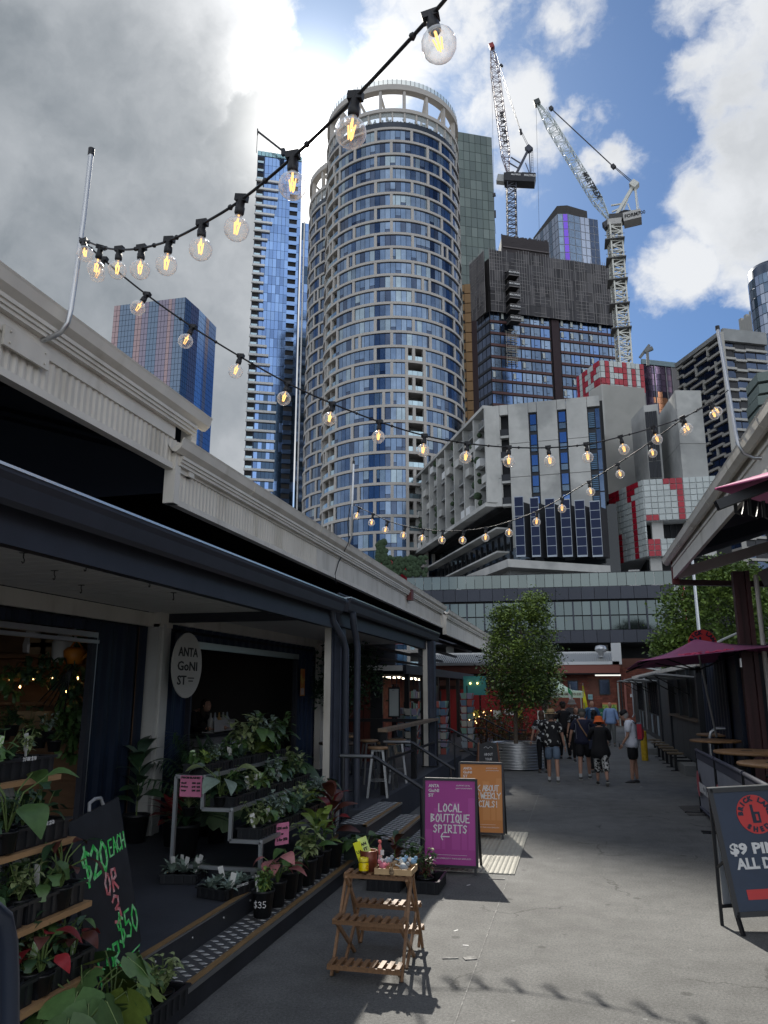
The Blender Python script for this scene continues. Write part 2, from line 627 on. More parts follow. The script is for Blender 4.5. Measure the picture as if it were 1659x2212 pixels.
# a roof slab with planting behind the lantern glass
 MB().lathe([(0.01,z0+1.5),(R-1.5,z0+1.5),(R-1.5,z0+1.0),(0.01,z0+1.0)],n=48).build('roof_deck',M_concd,t)
 pl=MB()
 for i in range(26):
  a=-80+i*6.4+rnd.uniform(-1,1)
  x,y=Lc(a,R-1.4)
  for j in range(7):
   pl.ball((x+rnd.uniform(-.5,.5),y+rnd.uniform(-.5,.5),z0+1.9+rnd.uniform(0,1.5)),rnd.uniform(.15,.35),5,4)
 pl.build('roof_planting',mat('far_shrub',(0.03,0.05,0.025),0.9),t,kind='stuff')
 return t
round_tower('round_tower','taller round apartment tower with beige bands and open ring crown',(849,700),164,15.9,138.0,3,True,15)
round_tower('round_tower','second round tower, left and lower, half hidden behind the taller round one',(796,700),184,15.9,136.0,5,False,None)
# ---- generic curtain wall tower
def wall_tower(name,label,tops,Z,depth,floor,bay,glass,frame,cat='tower',z0=0.0,gap=0.14,ledge=None,seed=1,ztop_off=0.0,colf=None,rows_from=0.0,proud=0.12):
 """tops: pixel corners of the level roof line, left to right"""
 rnd=random.Random(seed)
 P=[gp(x,y,Z)for x,y in tops]
 c=sum((Vector((p.x,p.y,0))for p in P),Vector())/len(P)
 t=thing(name,label,cat,(c.x,c.y,0))
 L=[(p.x-c.x,p.y-c.y)for p in P]
 base=[(p.x,p.y)for p in P]
 bp=[(q[0]-c.x,q[1]-c.y)for q in back_poly(base,depth)]
 MB().prism(bp,z0,Z).build('body',frame,t)
 fa=Facade(t)
 segs=[]
 for i in range(len(L)-1):
  a,b=Vector(L[i]),Vector(L[i+1])
  n=max(1,int(round((b-a).length/bay)))
  segs.append((i,a,b,n))
 nf=int((Z-z0-ztop_off)/floor)
 hidden_below=rows_from
 for k in range(nf-1,-1,-1):
  zt=Z-ztop_off-k*floor
  zb=zt-floor
  if zb<hidden_below:
   continue
  for i,a,b,n in segs:
   for j in range(n):
    g=colf(i,(j+.5)/n,k,rnd)if colf else rnd.choice(glass)
    if g is None:
     continue
    p,q=a.lerp(b,j/n),a.lerp(b,(j+1)/n)
    d=(q-p).normalized()*gap/2
    fa.piece('window_pane',g,p+d,q-d,zb+gap/2,zt-gap/2,0.0,proud)
 return t,fa,L,c
# left blue and pink tower
pk=[mat('glass_pinkish_%d'%i,c,0.14,0.9,rnd=0.12)for i,c in enumerate([(0.17,0.155,0.20),(0.24,0.18,0.19),(0.11,0.15,0.21),(0.18,0.31,0.52),(0.09,0.165,0.32)])]
def c1(i,u,k,rnd):
 if i==0:
  s=sin(u*17+1)+0.5*sin(u*41)
  return pk[1]if s>0.75 else pk[0]if s>-0.1 else pk[2]
 if i==1:
  return pk[2]if u<.5 else pk[0]
 return pk[3]if(u<.3)else(pk[1]if.45<u<.55 else pk[4])
t,fa,L,c=wall_tower('glass_tower','far blue and pink mirrored tower at left above the shed gutter',[(247,661),(401,642),(430,668),(467,707)],215,30,3.3,
2.0,pk,mat('tower_seam',(0.02,0.028,0.045),0.4,0.5),colf=c1,rows_from=85,gap=0.2)
fa.done()
# tall slim blue tower
blu=[mat('glass_sky_%d'%i,c,0.10,0.95,rnd=0.14)for i,c in enumerate([(0.12,0.20,0.38),(0.145,0.235,0.42),(0.09,0.15,0.29),(0.035,0.06,0.10)])]
def c2(i,u,k,rnd):
 if u<.14 or.74<u<.93:
  return None
 if k>26 and(u>.3+.1*sin(k*.35))and rnd.random()<.85:
  return blu[3]
 return rnd.choice(blu[:3]if rnd.random()<.4 else blu[:2])
t,fa,L,c=wall_tower('apartment_tower','tallest slim blue glass tower with pale balcony slabs, left of the round towers',[(557,326),(653,340)],180,16,3.15,
1.25,blu,mat('tower_seam_blue',(0.03,0.05,0.10),0.4,0.5),colf=c2,rows_from=50,gap=0.1,ztop_off=2.0)
a,b=Vector(L[0]),Vector(L[1])
Wd=(b-a).length
for k in range(41,-1,-1):
 zb=180-2.0-(k+1)*3.15
 if k>=2:
  e=(.47,.50,.50,.49,.48,.46,.42,.38,.33,.29,.27,.26,.25,.24,.24,.24,.25,.26,.28,.30,.33,.36,.40,.44,.48,.52,.56,.60)[min(27,k)]
  fa.piece('balcony_slab',M_white,a-(b-a)*.02,a.lerp(b,max(.2,e)),zb-.35,zb+.35,0.1,0.8)
 fa.piece('recess_shade_panel',M_dark,a.lerp(b,.01),a.lerp(b,.14),zb+1.1,zb+3.0,0.02,0.06)  # flat dark panel painting the shade of a balcony recess, no depth behind
 fa.piece('balcony_rail',M_balg,a.lerp(b,.01),a.lerp(b,.14),zb+.3,zb+1.1,0.5,0.6)
 fa.piece('recess_shade_panel',M_dark,a.lerp(b,.75),a.lerp(b,.92),zb+.9,zb+2.5,0.02,0.06)
 fa.piece('balcony_rail',blu[1],a.lerp(b,.745),a.lerp(b,.925),zb-.6,zb+.8,0.1,0.5)
fa.done()
fa=Facade(t)
for j in range(12):
 fa.piece('roof_screen',mat('roof_screen_teal',(0.25,0.42,0.47),0.2,0.5),a.lerp(b,j/12+.005),a.lerp(b,(j+1)/12-.005),178.3,180,0.0,0.2)
t,fa,L,c=wall_tower('glass_tower','narrow blue glass wing with a white vertical fin beside the tallest slim tower',[(652,481),(690,488)],152,16,3.15,1.25,
blu,mat('tower_seam_blue',(0.03,0.05,0.10),0.4,0.5),rows_from=50,gap=0.1)
a,b=Vector(L[0]),Vector(L[1])
fa.piece('vertical_fin',M_white,a.lerp(b,.1),a.lerp(b,.16),20,152,0.1,.6)
fa.done()
# little crane on the tallest tower
cr=thing('derrick_crane','small thin crane leaning over the roof edge of the tallest blue tower','crane',ad(612,330,227))
o_=cr.location.copy()
pt=lambda x,y:ad(x,y,227)-o_
MB().beam(pt(617,331),pt(557,284),.5,.5).build('jib',M_darkm,cr)
MB().beam(pt(556.5,278),pt(556.5,292),.3,.3).build('jib_head',M_darkm,cr)
MB().beam(pt(556.5,284),pt(554,330),.14,.14).build('cable',M_darkm,cr)
MB().beam(pt(612,322),pt(612,336),1.2,1.2).build('post',M_darkm,cr)
# grey green panelled tower behind the round tower
gg=[mat('panel_greygreen_%d'%i,c,0.45,0.25,rnd=0.08)for i,c in enumerate([(0.125,0.16,0.15),(0.145,0.18,0.17),(0.105,0.135,0.13)])]
t,fa,L,c=wall_tower('office_tower','plain grey green panelled tower directly right of the round tower top',[(975,282),(1062,297)],270,30,5.2,2.9,gg,mat('panel_seam',
(0.03,0.04,0.04),0.6),rows_from=120,gap=0.22,colf=lambda i,u,k,r:r.choice(gg))
fa.done()
# ---- tower under construction
ZC=130.0
PC=[gp(1022,583,ZC),gp(1053,553,ZC),gp(1322,590,ZC)]
cc=Vector((PC[1].x,PC[1].y,0))
ct=thing('construction_tower','unfinished dark tower with brown scaffold screens above blue glass floors','building',(cc.x,cc.y,0))
La=[Vector((p.x-cc.x,p.y-cc.y))for p in PC]
zsc=apl(1057,676,PC[1],PC[2]).z
M_maroon=mat('maroon_spandrel',(0.075,0.028,0.028),0.5,0.1)
MB().prism([(q[0]-cc.x,q[1]-cc.y)for q in back_poly([(p.x,p.y)for p in PC],30)],0,ZC-1).build('body',mat('construction_void',(0.02,0.018,0.02),0.8),ct)
fa=Facade(ct)
fl=3.75
nb=13
for k in range(24,-1,-1):
 zt=zsc+0.6-k*fl
 if zt<30:
  continue
 for j in range(nb):
  p,q=La[1].lerp(La[2],j/nb),La[1].lerp(La[2],(j+1)/nb)
  d=(q-p).normalized()*.18
  if j==6:
   continue
  fa.piece('window_pane',random.choice([GL[0],GL[1],blu[2]]),p+d,q-d,zt-fl+1.0,zt-.12,0.0,0.12)
  fa.piece('window_mullion',M_darkm,p.lerp(q,.36),p.lerp(q,.40),zt-fl+1.0,zt-.12,.12,.2)
  fa.piece('window_transom',M_darkm,p.lerp(q,.40),p.lerp(q,.66),zt-fl+1.7,zt-fl+1.78,.12,.2)
  if random.random()<.25:
   fa.piece('open_sash',M_whitet,p.lerp(q,.12),p.lerp(q,.34),zt-fl+1.5,zt-.5,.3,.36)
 fa.piece('spandrel',M_maroon,La[1],La[1].lerp(La[2],6/nb),zt-fl+.15,zt-fl+.9,0.0,0.3)
 fa.piece('spandrel',M_maroon,La[1].lerp(La[2],7/nb),La[2],zt-fl+.15,zt-fl+.9,0.0,0.3)
 for j in range(4):
  p,q=La[0].lerp(La[1],j/4),La[0].lerp(La[1],(j+1)/4)
  fa.piece('side_window',GL[3],p.lerp(q,.06),p.lerp(q,.94),zt-fl+1.0,zt-.12,0.0,0.12)
 fa.piece('side_spandrel',M_darkm,La[0],La[1],zt-fl+.15,zt-fl+.9,0.0,0.3)
fa.piece('shaft_strip',mat('shaft_maroon',(0.028,0.014,0.018),0.7),La[1].lerp(La[2],6.15/nb),La[1].lerp(La[2],6.9/nb),20,zsc,0.0,.5)
# scaffold screens
scr=[mat('screen_mesh_%d'%i,c,0.9,rnd=0.25)for i,c in enumerate([(0.078,0.076,0.082),(0.10,0.096,0.10),(0.062,0.060,0.066)])]
M_pole=mat('scaffold_pole',(0.24,0.23,0.23),0.5,0.5)
nz=6
hz=(ZC+1.5-zsc)/nz
for(A,B,n)in((La[1],La[2],26),(La[0],La[1],7)):
 for j in range(n):
  for k in range(nz):
   p,q=A.lerp(B,j/n),A.lerp(B,(j+1)/n)
   if A is La[1]and 3<=j<=4 and k<4:
    continue
   fa.piece('scaffold_screen',random.choice(scr),p.lerp(q,.02),p.lerp(q,.98),zsc+k*hz+.03,zsc+(k+1)*hz-.03,1.2,1.3)
 for j in range(n*2+1):
  p=A.lerp(B,j/(n*2))
  e=(B-A).normalized()*.05
  zt_=ZC+1.5+random.uniform(0,1.4)
  if random.random()<.8:
   fa.piece('scaffold_pole',M_pole,p-e,p+e,zsc+random.choice([0,0,4,8]),zt_,1.3,1.4)
 for k in range(nz*3):
  for j in range(6):
   if random.random()<.6:
    fa.piece('scaffold_rail',M_pole,A.lerp(B,j/6),A.lerp(B,(j+random.uniform(.4,1))/6),zsc+k*hz/3,zsc+k*hz/3+.09,1.3,1.38)
# core above the screens
c1_,c2_=apl(1092,552,PC[1],PC[2]),apl(1195,564,PC[1],PC[2])
e1=Vector((c1_.x-cc.x,c1_.y-cc.y))*1.0
e2=Vector((c2_.x-cc.x,c2_.y-cc.y))
off=Vector((AWAY.x,AWAY.y))*6
zcore=ad(1092,512,hypot(c1_.x,c1_.y)+6).z
MB().prism([tuple(e1+off),tuple(e2+off),tuple(e2+off*3),tuple(e1+off*3)],ZC-6,zcore).build('core',M_concd,ct)
for j in range(44):
 p=(e1+off).lerp(e2+off,j/43)
 dd=(e2-e1).normalized()*.14
 fa.piece('formwork_rib',mat('formwork',(0.05,0.042,0.045),0.7),p-dd,p+dd,ZC+.5,zcore+random.uniform(.2,1.0),0.05,.5)
for zz in(0,3.0,6.0):
 fa.piece('formwork_waler',mat('formwork2',(0.10,0.085,0.085),0.6),e1+off,e2+off,ZC+1.2+zz,ZC+1.6+zz,0.5,.9)
# hoist with loading platforms
hx=[La[1].lerp(La[2],3/26),La[1].lerp(La[2],5/26)]
u_=(hx[1]-hx[0]).normalized()
nr=Vector((u_.y,-u_.x))
ztops=[apl(1108,y,PC[1],PC[2]).z for y in(612,636,660,684,708)]
zcages=[apl(1108,y,PC[1],PC[2]).z for y in(738,762,786)]
M_txt=mat('white_print',(0.75,0.75,0.75),0.6)
for zz in ztops:
 a_,b_=hx[0]+nr*1.3,hx[1]+nr*1.3
 pf=MB().prism([tuple(a_),tuple(b_),tuple(b_+nr*3.2),tuple(a_+nr*3.2)],zz,zz+1.5).build('loading_platform',mat('platform_black',(0.02,0.02,0.024),0.6),ct)
 m_=MB()
 for s0,s1 in((a_,a_+nr*3.2),(b_,b_+nr*3.2),(a_+nr*3.2,b_+nr*3.2)):
  m_.beam((*s0,zz+1.6),(*s1,zz+1.6),.12,.12)
  m_.beam((*s0,zz-.05),(*s1,zz-.05),.16,.16)
 m_.build('platform_rail',M_pole,pf)
 mid=(a_+b_)/2+nr*3.23
 word('MULTIPLEX',.7,M_txt,pf,frameM((mid.x,mid.y,zz+.95),(u_.x,u_.y,0),(0,0,1)),width=3.4,bold=.02)
for zz in zcages:
 a_,b_=hx[0]+nr*.6,hx[1]+nr*.6
 m_=MB()
 for h_ in(0,.6,1.2,2.6):
  m_.beam((*a_,zz+h_),(*b_,zz+h_),.13,.13)
  m_.beam((*(a_+nr*1.5),zz+h_),(*(b_+nr*1.5),zz+h_),.1,.1)
 for i in range(6):
  q=a_.lerp(b_,i/5)+nr*1.5
  m_.beam((*q,zz),(*q,zz+1.2),.08,.08)
 for q in(a_,b_):
  m_.beam((*q,zz-1),(*q,zz+3),.16,.16)
 m_.build('hoist_cage',mat('hoist_steel',(0.30,0.28,0.24),0.5,0.5),ct)
# orange hoarding and dark riser on the left side
M_or=mat('orange_hoarding',(0.24,0.145,0.065),0.6,rnd=0.15)
A_,B_=ad(1003,800,205),ad(1021,800,205)
A_,B_=Vector((A_.x-cc.x,A_.y-cc.y)),Vector((B_.x-cc.x,B_.y-cc.y))
zl=[ad(1010,y,205).z for y in range(930,610,-21)]
for i in range(len(zl)-1):
 fa.piece('hoarding_panel',M_or,A_.lerp(B_,.25),B_,zl[i],zl[i+1]-.25,0.0,.8)
 fa.piece('hoarding_flap',M_or,A_,A_.lerp(B_,.22),zl[i]+.8,zl[i+1]-.3,0.4,.6)
MB().wall(A_,B_,0,zl[-1],.6).build('riser',M_darkm,ct)
A2,B2=ad(1020,800,206),ad(1033,800,206)
MB().wall((A2.x-cc.x,A2.y-cc.y),(B2.x-cc.x,B2.y-cc.y),0,apl(1022,704,PC[1],PC[2]).z,.8).build('riser',mat('shaft_maroon',(0.028,0.014,0.018),0.7),ct)
fa.done()
# purple and blue tower behind it
pur=mat('glass_violet',(0.13,0.07,0.42),0.15,0.85,rnd=0.1)
sil=mat('glass_silver',(0.26,0.30,0.38),0.15,0.9,rnd=0.12)
def c6(i,u,k,rnd):
 if i==0:
  return sil if int(u*9)%3 else pk[2]
 if i==1:
  return GL[1]if u<.5 else pur
 if i==2:
  return pur if u>.75 or u<.1 else GL[1]
 return GL[3]if u>.6 else sil
t,fa,L,c=wall_tower('office_tower','blue tower with violet stripes and dark curved roof behind the scaffolding',[(1150,520),(1204,462),(1226,462),(1252,
468),(1291,475)],250,30,4.6,3.0,GL,mat('tower_seam_pale',(0.20,0.22,0.26),0.5,0.2),rows_from=140,gap=0.45,colf=c6)
fa.done()
rf=[Vector((gp(x,y,250).x-c.x,gp(x,y,250).y-c.y,0))for x,y in((1152,519),(1204,462),(1226,462),(1269,471))]
m_=MB()
hts=[1.5,4.8,5.2,4.2]
for i in range(3):
 a,b=rf[i],rf[i+1]
 m_.add([(a.x,a.y,250),(b.x,b.y,250),(b.x,b.y,250+hts[i+1]),(a.x,a.y,250+hts[i]),(a.x+AWAY.x*20,a.y+AWAY.y*20,250),(b.x+AWAY.x*20,b.y+AWAY.y*20,250),(b.x+AWAY.x*20,b.y+AWAY.y*20,250+hts[i+1]),(a.x+AWAY.x*20,a.y+AWAY.y*20,250+hts[i])],[(0,1,2,3),(3,2,6,7),(0,3,7,4),(1,5,6,2),(4,7,6,5),(0,4,5,1)])
m_.build('roof',mat('roof_dark',(0.035,0.032,0.03),0.6),t)
# ---- right hand towers
cop=[mat('glass_copper_%d'%i,c,0.10,0.95,rnd=0.2)for i,c in enumerate([(0.16,0.11,0.15),(0.09,0.07,0.10),(0.55,0.25,0.13),(0.05,0.045,0.06)])]
def c7(i,u,k,rnd):
 if.2<u<.85 and 4<k<14:
  return cop[2]if rnd.random()<.22-.01*k+(.25 if 5<k<8 else 0)else cop[3]
 return rnd.choice(cop[:2])
t,fa,L,c=wall_tower('office_tower','mirrored copper tinted tower between the red tiled box and the striped tower',[(1384,779),(1466,788)],135,30,2.6,2.2,
cop,mat('tower_seam_dark',(0.02,0.018,0.02),0.4,0.4),rows_from=80,gap=0.12,colf=c7)
a,b=Vector(L[0]),Vector(L[1])
for u in(.03,.32,.62,.78,.97):
 fa.piece('vertical_fin',M_concd,a.lerp(b,u),a.lerp(b,u+.012),60,135,.1,.5)
fa.piece('end_pier',mat('pier_taupe',(0.16,0.15,0.15),0.6),a.lerp(b,.79),a.lerp(b,.965),60,135,.1,.3)
fa.piece('roof_band',mat('roof_band_teal',(0.16,0.22,0.24),0.4,.3),a,b,133.4,135.5,.15,.7)
fa.done()
ZS=92.0
PS=[gp(1464,789,ZS),gp(1557,720,ZS),gp(1650,730,ZS)]
cS=Vector((PS[1].x,PS[1].y,0))
t=thing('apartment_tower','dark striped tower with pale stepped balcony bands at the right','tower',(cS.x,cS.y,0))
Ls=[Vector((p.x-cS.x,p.y-cS.y))for p in PS]
MB().prism([(q[0]-cS.x,q[1]-cS.y)for q in back_poly([(p.x,p.y)for p in PS],25)],0,ZS).build('body',mat('striped_void',(0.020,0.022,0.028),0.4),t)
fa=Facade(t)
M_cr=mat('band_cream',(0.40,0.39,0.36),0.7)
for k in range(32):
 zt=ZS-1.2-k*2.75
 if zt<28:
  break
# left flank with dog-legged bands
 n=7
 for j in range(n):
  p,q=Ls[0].lerp(Ls[1],j/n),Ls[0].lerp(Ls[1],(j+1)/n)
  st=0.75 if((j+k//3)%4 in(1,2))else 0.0
  fa.piece('balcony_band',M_cr,p,q,zt-.62-st,zt-st,0.0,.7)
  if(j*3+k)%5==0:
   fa.piece('band_link',M_cr,p,p.lerp(q,.12),zt-2.7,zt,0.05,.72)
  fa.piece('window_pane',GL[3],p.lerp(q,.05),p.lerp(q,.95),zt-2.7-st,zt-.7-st,0.0,.1)
 n=4
 for j in range(n):
  p,q=Ls[1].lerp(Ls[2],j/n),Ls[1].lerp(Ls[2],(j+1)/n)
  st=0.35 if(j+k//4)%3==1 else 0.0
  fa.piece('balcony_band',M_cr,p,q,zt-.62-st,zt-st,0.0,.7)
  fa.piece('window_pane',random.choice([GL[3],M_darkm]),p.lerp(q,.05),p.lerp(q,.95),zt-2.7-st,zt-.7-st,0.0,.1)
fa.piece('roof_parapet',M_concd,Ls[1],Ls[2],ZS-2.4,ZS+1.0,0.0,1.0)
fa.piece('roof_parapet',M_concd,Ls[0],Ls[1],ZS-.9,ZS+.3,0.0,1.0)
fa.piece('corner_pier',M_cr,Ls[1]-Vector((.6,0)),Ls[1]+Vector((.5,0)),0,ZS,.2,.9)
fa.done()
t,fa,L,c=wall_tower('office_tower','tower with pale vertical ribs rising behind the striped tower',[(1604,694),(1650,660),(1720,668)],160,25,4.2,2.6,[GL[3],
M_darkm],mat('rib_void',(0.03,0.03,0.035),0.5),rows_from=80)
for i in range(2):
 a,b=Vector(L[i]),Vector(L[i+1])
 n=8
 for j in range(n+1):
  fa.piece('vertical_rib',M_cr,a.lerp(b,j/n-.05),a.lerp(b,j/n+.07),60,161-(j%2)*1.5,.1,1.4)
fa.done()
# curved glass tower at the right edge
r0=ray(1672,620)
c_=Vector((r0.x,r0.y,0)).normalized()*300
t=thing('curved_tower','curved silver glass tower cut by the right edge of the picture','tower',tuple(c_))
fa=Facade(t)
base=atan2(-c_.y,-c_.x)
zt=ad(1650,556,290).z
MB().lathe([(8.6,60),(8.6,zt-2),(8.1,zt-.5),(5,zt)],n=40).build('body',mat('curved_seam',(0.10,0.12,0.16),0.3,.6),t)
for k in range(14):
 for j in range(16):
  a0,a1=base+radians(-85+j*10.6),base+radians(-85+(j+1)*10.6-.6)
  fa.piece('window_pane',random.choice([sil,GL[1],sil]),(8.65*cos(a0),8.65*sin(a0)),(8.65*cos(a1),8.65*sin(a1)),zt-5-(k+1)*4,zt-5-k*4-.3,0,.1)
fa.done()
# folded green balconies
M_gb=mat('balcony_sage',(0.16,0.20,0.185),0.7,var=.1,vscale=.3)
P0=ad(1640,900,120)
t=thing('apartment_building','building of folded sage green balconies at the right edge above the gutter','building',(P0.x,P0.y,0))
o_=Vector((P0.x,P0.y,0))
for i,y in enumerate((838,862,886,909,932,955)):
 jx=(0,3,1,5,2,6)[i]
 ps=[ad(1612+jx,y+6,118)-o_,ad(1638+jx,y-9,113)-o_,ad(1700,y-9,113)-o_,ad(1700,y,130)-o_,ad(1620,y,130)-o_]
 z=ps[0].z
 m_=MB().prism([(p.x,p.y)for p in ps],z-.75,z+.55)
 m_.build('balcony',M_gb,t)
bp=[ad(1626,900,121)-o_,ad(1720,900,119)-o_,ad(1720,900,140)-o_,ad(1626,900,140)-o_]
MB().prism([(p.x,p.y)for p in bp],0,ad(1640,830,120).z).build('body',M_dark,t)
# ---- cranes
def lattice(m_,p,q,w0,w1,n,r=.12,up=(0,0,1),tri=False):
 p,q=Vector(p),Vector(q)
 d=(q-p).normalized()
 a=d.cross(Vector(up)).normalized()if abs(d.dot(Vector(up)))<.98 else Vector((_R.x,_R.y,0))
 b=a.cross(d).normalized()
 def ring(t):
  s=(w0 if not callable(w0)else w0(t))+((w1-w0)*t if not callable(w0)else 0)
  c=p.lerp(q,t)
  return[c+a*s/2+b*s/2,c-a*s/2+b*s/2,c-a*s/2-b*s/2,c+a*s/2-b*s/2]
 prev=ring(0)
 for i in range(1,n+1):
  cur=ring(i/n)
  for k in range(4):
   m_.beam(prev[k],cur[k],r*1.5,r*1.5)
   m_.beam(prev[k],cur[(k+1)%4]if i%2 else cur[(k+3)%4],r,r)
   m_.beam(cur[k],cur[(k+1)%4],r,r)
  prev=cur
 return m_
def crane(label,d,mast,jib,w,wj,col,coljib,colcab,afr,pend,rope,seed,txt):
 o_=Vector(ad(mast[1][0],mast[1][1],d))
 t=thing('tower_crane',label,'crane',o_)
 pt=lambda x,y,dd=0:ad(x,y,d+dd)-o_
 mb=mat('crane_mast_'+str(seed),col,.5,.2)
 mj=mat('crane_jib_'+str(seed),coljib,.5,.2)
 mc=mat('crane_cab_'+str(seed),colcab,.5,.1)
 a,b=pt(*mast[0]),pt(*mast[1])
 b2=Vector((a.x,a.y,b.z))
 a=Vector((b.x,b.y,a.z))if seed==2 else a
 lattice(MB(),b,a,w,w,mast[2],.17 if seed==1 else.24).build('mast',mb,t)
 L=(pt(*jib[1])-pt(*jib[0])).length
 prof=lambda s:wj*min(1,.18+s*5,.25+(1-s)*4)
 jo=lattice(MB(),pt(*jib[0]),pt(*jib[1]),prof,0,26,.11).build('jib',mj,t)
 MB().beam(pt(jib[1][0]+2,jib[1][1]+5),pt(jib[1][0]-2,jib[1][1]-4),1.6,1.6).build('jib_head',mat('crane_tip_%d'%seed,(0.25,.03,.03)if seed==1 else(.05,.06,.06),.5),jo)
 return t,pt,mb,mj,mc,jo
t,pt,mb,mj,mc,jo=crane('dark crane with red tipped steep jib on the scaffolded tower',232,((1104,398),(1107,545),16),((1098,378),(1062,100)),2.9,2.7,(0.055,
0.06,0.08),(0.13,0.085,0.10),(0.02,0.022,0.028),None,None,None,1,None)
for(x0,y0,x1,y1,d0,d1,nm)in((1092,384,1156,400,-1.5,2.5,'machinery_deck'),):
 m_=MB()
 a,b=pt(x0,y0),pt(x1,y0-4)
 m_.beam(pt(x0,388),pt(x1,391),4.0,3.2)
 m_.build(nm,mc,t)
m_=MB().beam(pt(1074,387),pt(1093,389),2.2,2.6)
m_.build('cab',mat('cab_grey',(0.32,0.33,0.33),.4),t)
MB().beam(pt(1100,378),pt(1100,398),3.4,3.4).build('slew_ring',mc,t)
m_=MB().beam(pt(1113,380),pt(1142,322),.7,.7).beam(pt(1146,380),pt(1143,322),.35,.35).beam(pt(1128,355),pt(1104,340),.35,.35).beam(pt(1122,365),pt(1100,352),.35,.35).beam(pt(1135,352),pt(1146,380),.25,.25)
m_.beam(pt(1138,318),pt(1147,326),1.6,1.8)
m_.build('a_frame',mb,t)
m_=MB()
for i in range(9):
 m_.beam(pt(1128+i*3.3,380),pt(1128+i*3.3,372),.1,.1)
m_.beam(pt(1128,372),pt(1156,374),.1,.1).beam(pt(1151,320),pt(1152,372),.12,.12).beam(pt(1147,320),pt(1148,372),.12,.12)
for i in range(14):
 m_.beam(pt(1147,322+i*3.6),pt(1151,322+i*3.6),.08,.08)
m_.build('guard_rail',mb,t)
m_=MB().beam(pt(1066,112),pt(1125,286),.12,.12).beam(pt(1070,110),pt(1126,286),.12,.12).beam(pt(1125,286),pt(1141,318),.12,.12).beam(pt(1127,284),pt(1144,318),.12,.12)
m_.beam(pt(1124,280),pt(1126,290),.8,.8)
m_.beam(pt(1081,140),pt(1085,144),.8,.8)
m_.beam(pt(1061,104),pt(1068,470),.08,.08).beam(pt(1068,470),pt(1071,505),.1,.1).beam(pt(1067,418),pt(1068,424),1.0,.7).beam(pt(1069.5,455),pt(1070,470),.5,.5)
m_.build('cables',mat('cable_dark',(.03,.03,.035),.5),t)
ja,jb=pt(1098,378),pt(1062,100)
for(f,hgt)in((.36,1),):
 q=ja.lerp(jb,.33)
 dj=(ja-jb).normalized()
 nv=dj.cross(Vector((_Fh.x,_Fh.y,0))).normalized()
 M_=frameM(q-Vector((_Fh.x,_Fh.y,0))*1.6,dj,-nv if nv.x<0 else nv)
 word('MULTIPLEX',2.1,mat('print_black',(.01,.01,.012),.6),jo,M_,width=13.0,bold=.06,depth=.06)
q=pt(1143,388)-Vector((_Fh.x,_Fh.y,0))*2.2
word('MULTIPLEX',1.0,M_txt,t,frameM(q,pt(1156,390)-pt(1092,387),(0,0,1)),width=4.2,bold=.02)
q=pt(1112,386)-Vector((_Fh.x,_Fh.y,0))*2.2
word('MULTIPLEX',.8,M_txt,t,frameM(q,pt(1156,390)-pt(1092,387),(0,0,1)),width=3.2,bold=.02)
t,pt,mb,mj,mc,jo=crane('white crane with long leaning jib standing right of the scaffolded tower',185,((1330,486),(1350,800),30),((1318,478),(1160,222)),
2.9,2.3,(0.62,0.62,0.57),(0.50,0.55,0.54),(0.45,0.44,0.42),None,None,None,2,None)
MB().beam(pt(1316,476),pt(1384,470),3.4,1.6).build('machinery_deck',mat('deck_dark',(.06,.06,.06),.6),t)
cwt=MB().beam(pt(1347,477),pt(1385,468),3.6,2.4).build('counterweight',mc,t)
MB().beam(pt(1313,488),pt(1343,485),4,1.6).build('slew_deck',mc,t)
MB().beam(pt(1309,481),pt(1316,490),2.2,2.2).build('cab',mat('cab_dark',(.05,.05,.06),.3),t)
m_=MB().beam(pt(1330,468),pt(1368,402),.8,.8).beam(pt(1378,466),pt(1371,402),.35,.35).beam(pt(1345,440),pt(1320,444),.35,.35).beam(pt(1342,449),pt(1322,458),.35,.35).beam(pt(1356,430),pt(1340,470),.3,.3).beam(pt(1356,440),pt(1366,466),.3,.3)
m_.beam(pt(1364,396),pt(1376,404),2.0,1.6)
m_.build('a_frame',mb,t)
m_=MB()
for i in range(11):
 m_.beam(pt(1348+i*3.4,464),pt(1348+i*3.4,455),.1,.1)
m_.beam(pt(1348,456),pt(1382,453),.1,.1).beam(pt(1374,408),pt(1381,456),.12,.12).beam(pt(1371,408),pt(1377,456),.12,.12)
m_.build('guard_rail',mb,t)
for f in(.12,.26,.42,.6,.78):
 q=pt(1331+19*f,490+290*f)
 q=Vector((0,0,q.z))
 MB().box((-2.6,-2.4,q.z),(2.2,2.4,q.z+.25)).box((-2.6,-2.4,q.z+1.1),(2.2,-2.3,q.z+1.2)).build('mast_platform',mat('platform_grey',(.12,.12,.12),.6),t)
MB().ball(pt(1350,463),1.3,10,6,sz=(1.5,1,.8)).build('winch',M_dark,t)
m_=MB().beam(pt(1192,236),pt(1325,360),.22,.22).beam(pt(1325,360),pt(1368,398),.14,.14).beam(pt(1326,358),pt(1371,396),.14,.14).beam(pt(1180,232),pt(1300,440),.07,.07)
m_.beam(pt(1322,357),pt(1328,363),.9,.9).beam(pt(1188,232),pt(1193,237),.9,.9)
m_.beam(pt(1158,228),pt(1165,505),.07,.07)
m_.build('cables',mat('cable_dark',(.03,.03,.035),.5),t)
ja,jb=pt(1318,478),pt(1160,222)
q=ja.lerp(jb,.26)
dj=(ja-jb).normalized()
nv=Vector((_Fh.x,_Fh.y,0)).cross(dj)
word('MULTIPLEX',2.0,mat('print_black',(.01,.01,.012),.6),jo,frameM(q-Vector((_Fh.x,_Fh.y,0))*1.5,dj,-nv if nv.z<0 else nv),width=9.0,bold=.07,depth=.06)
cf=pt(1366,473)-Vector((_Fh.x,_Fh.y,0))*2.0
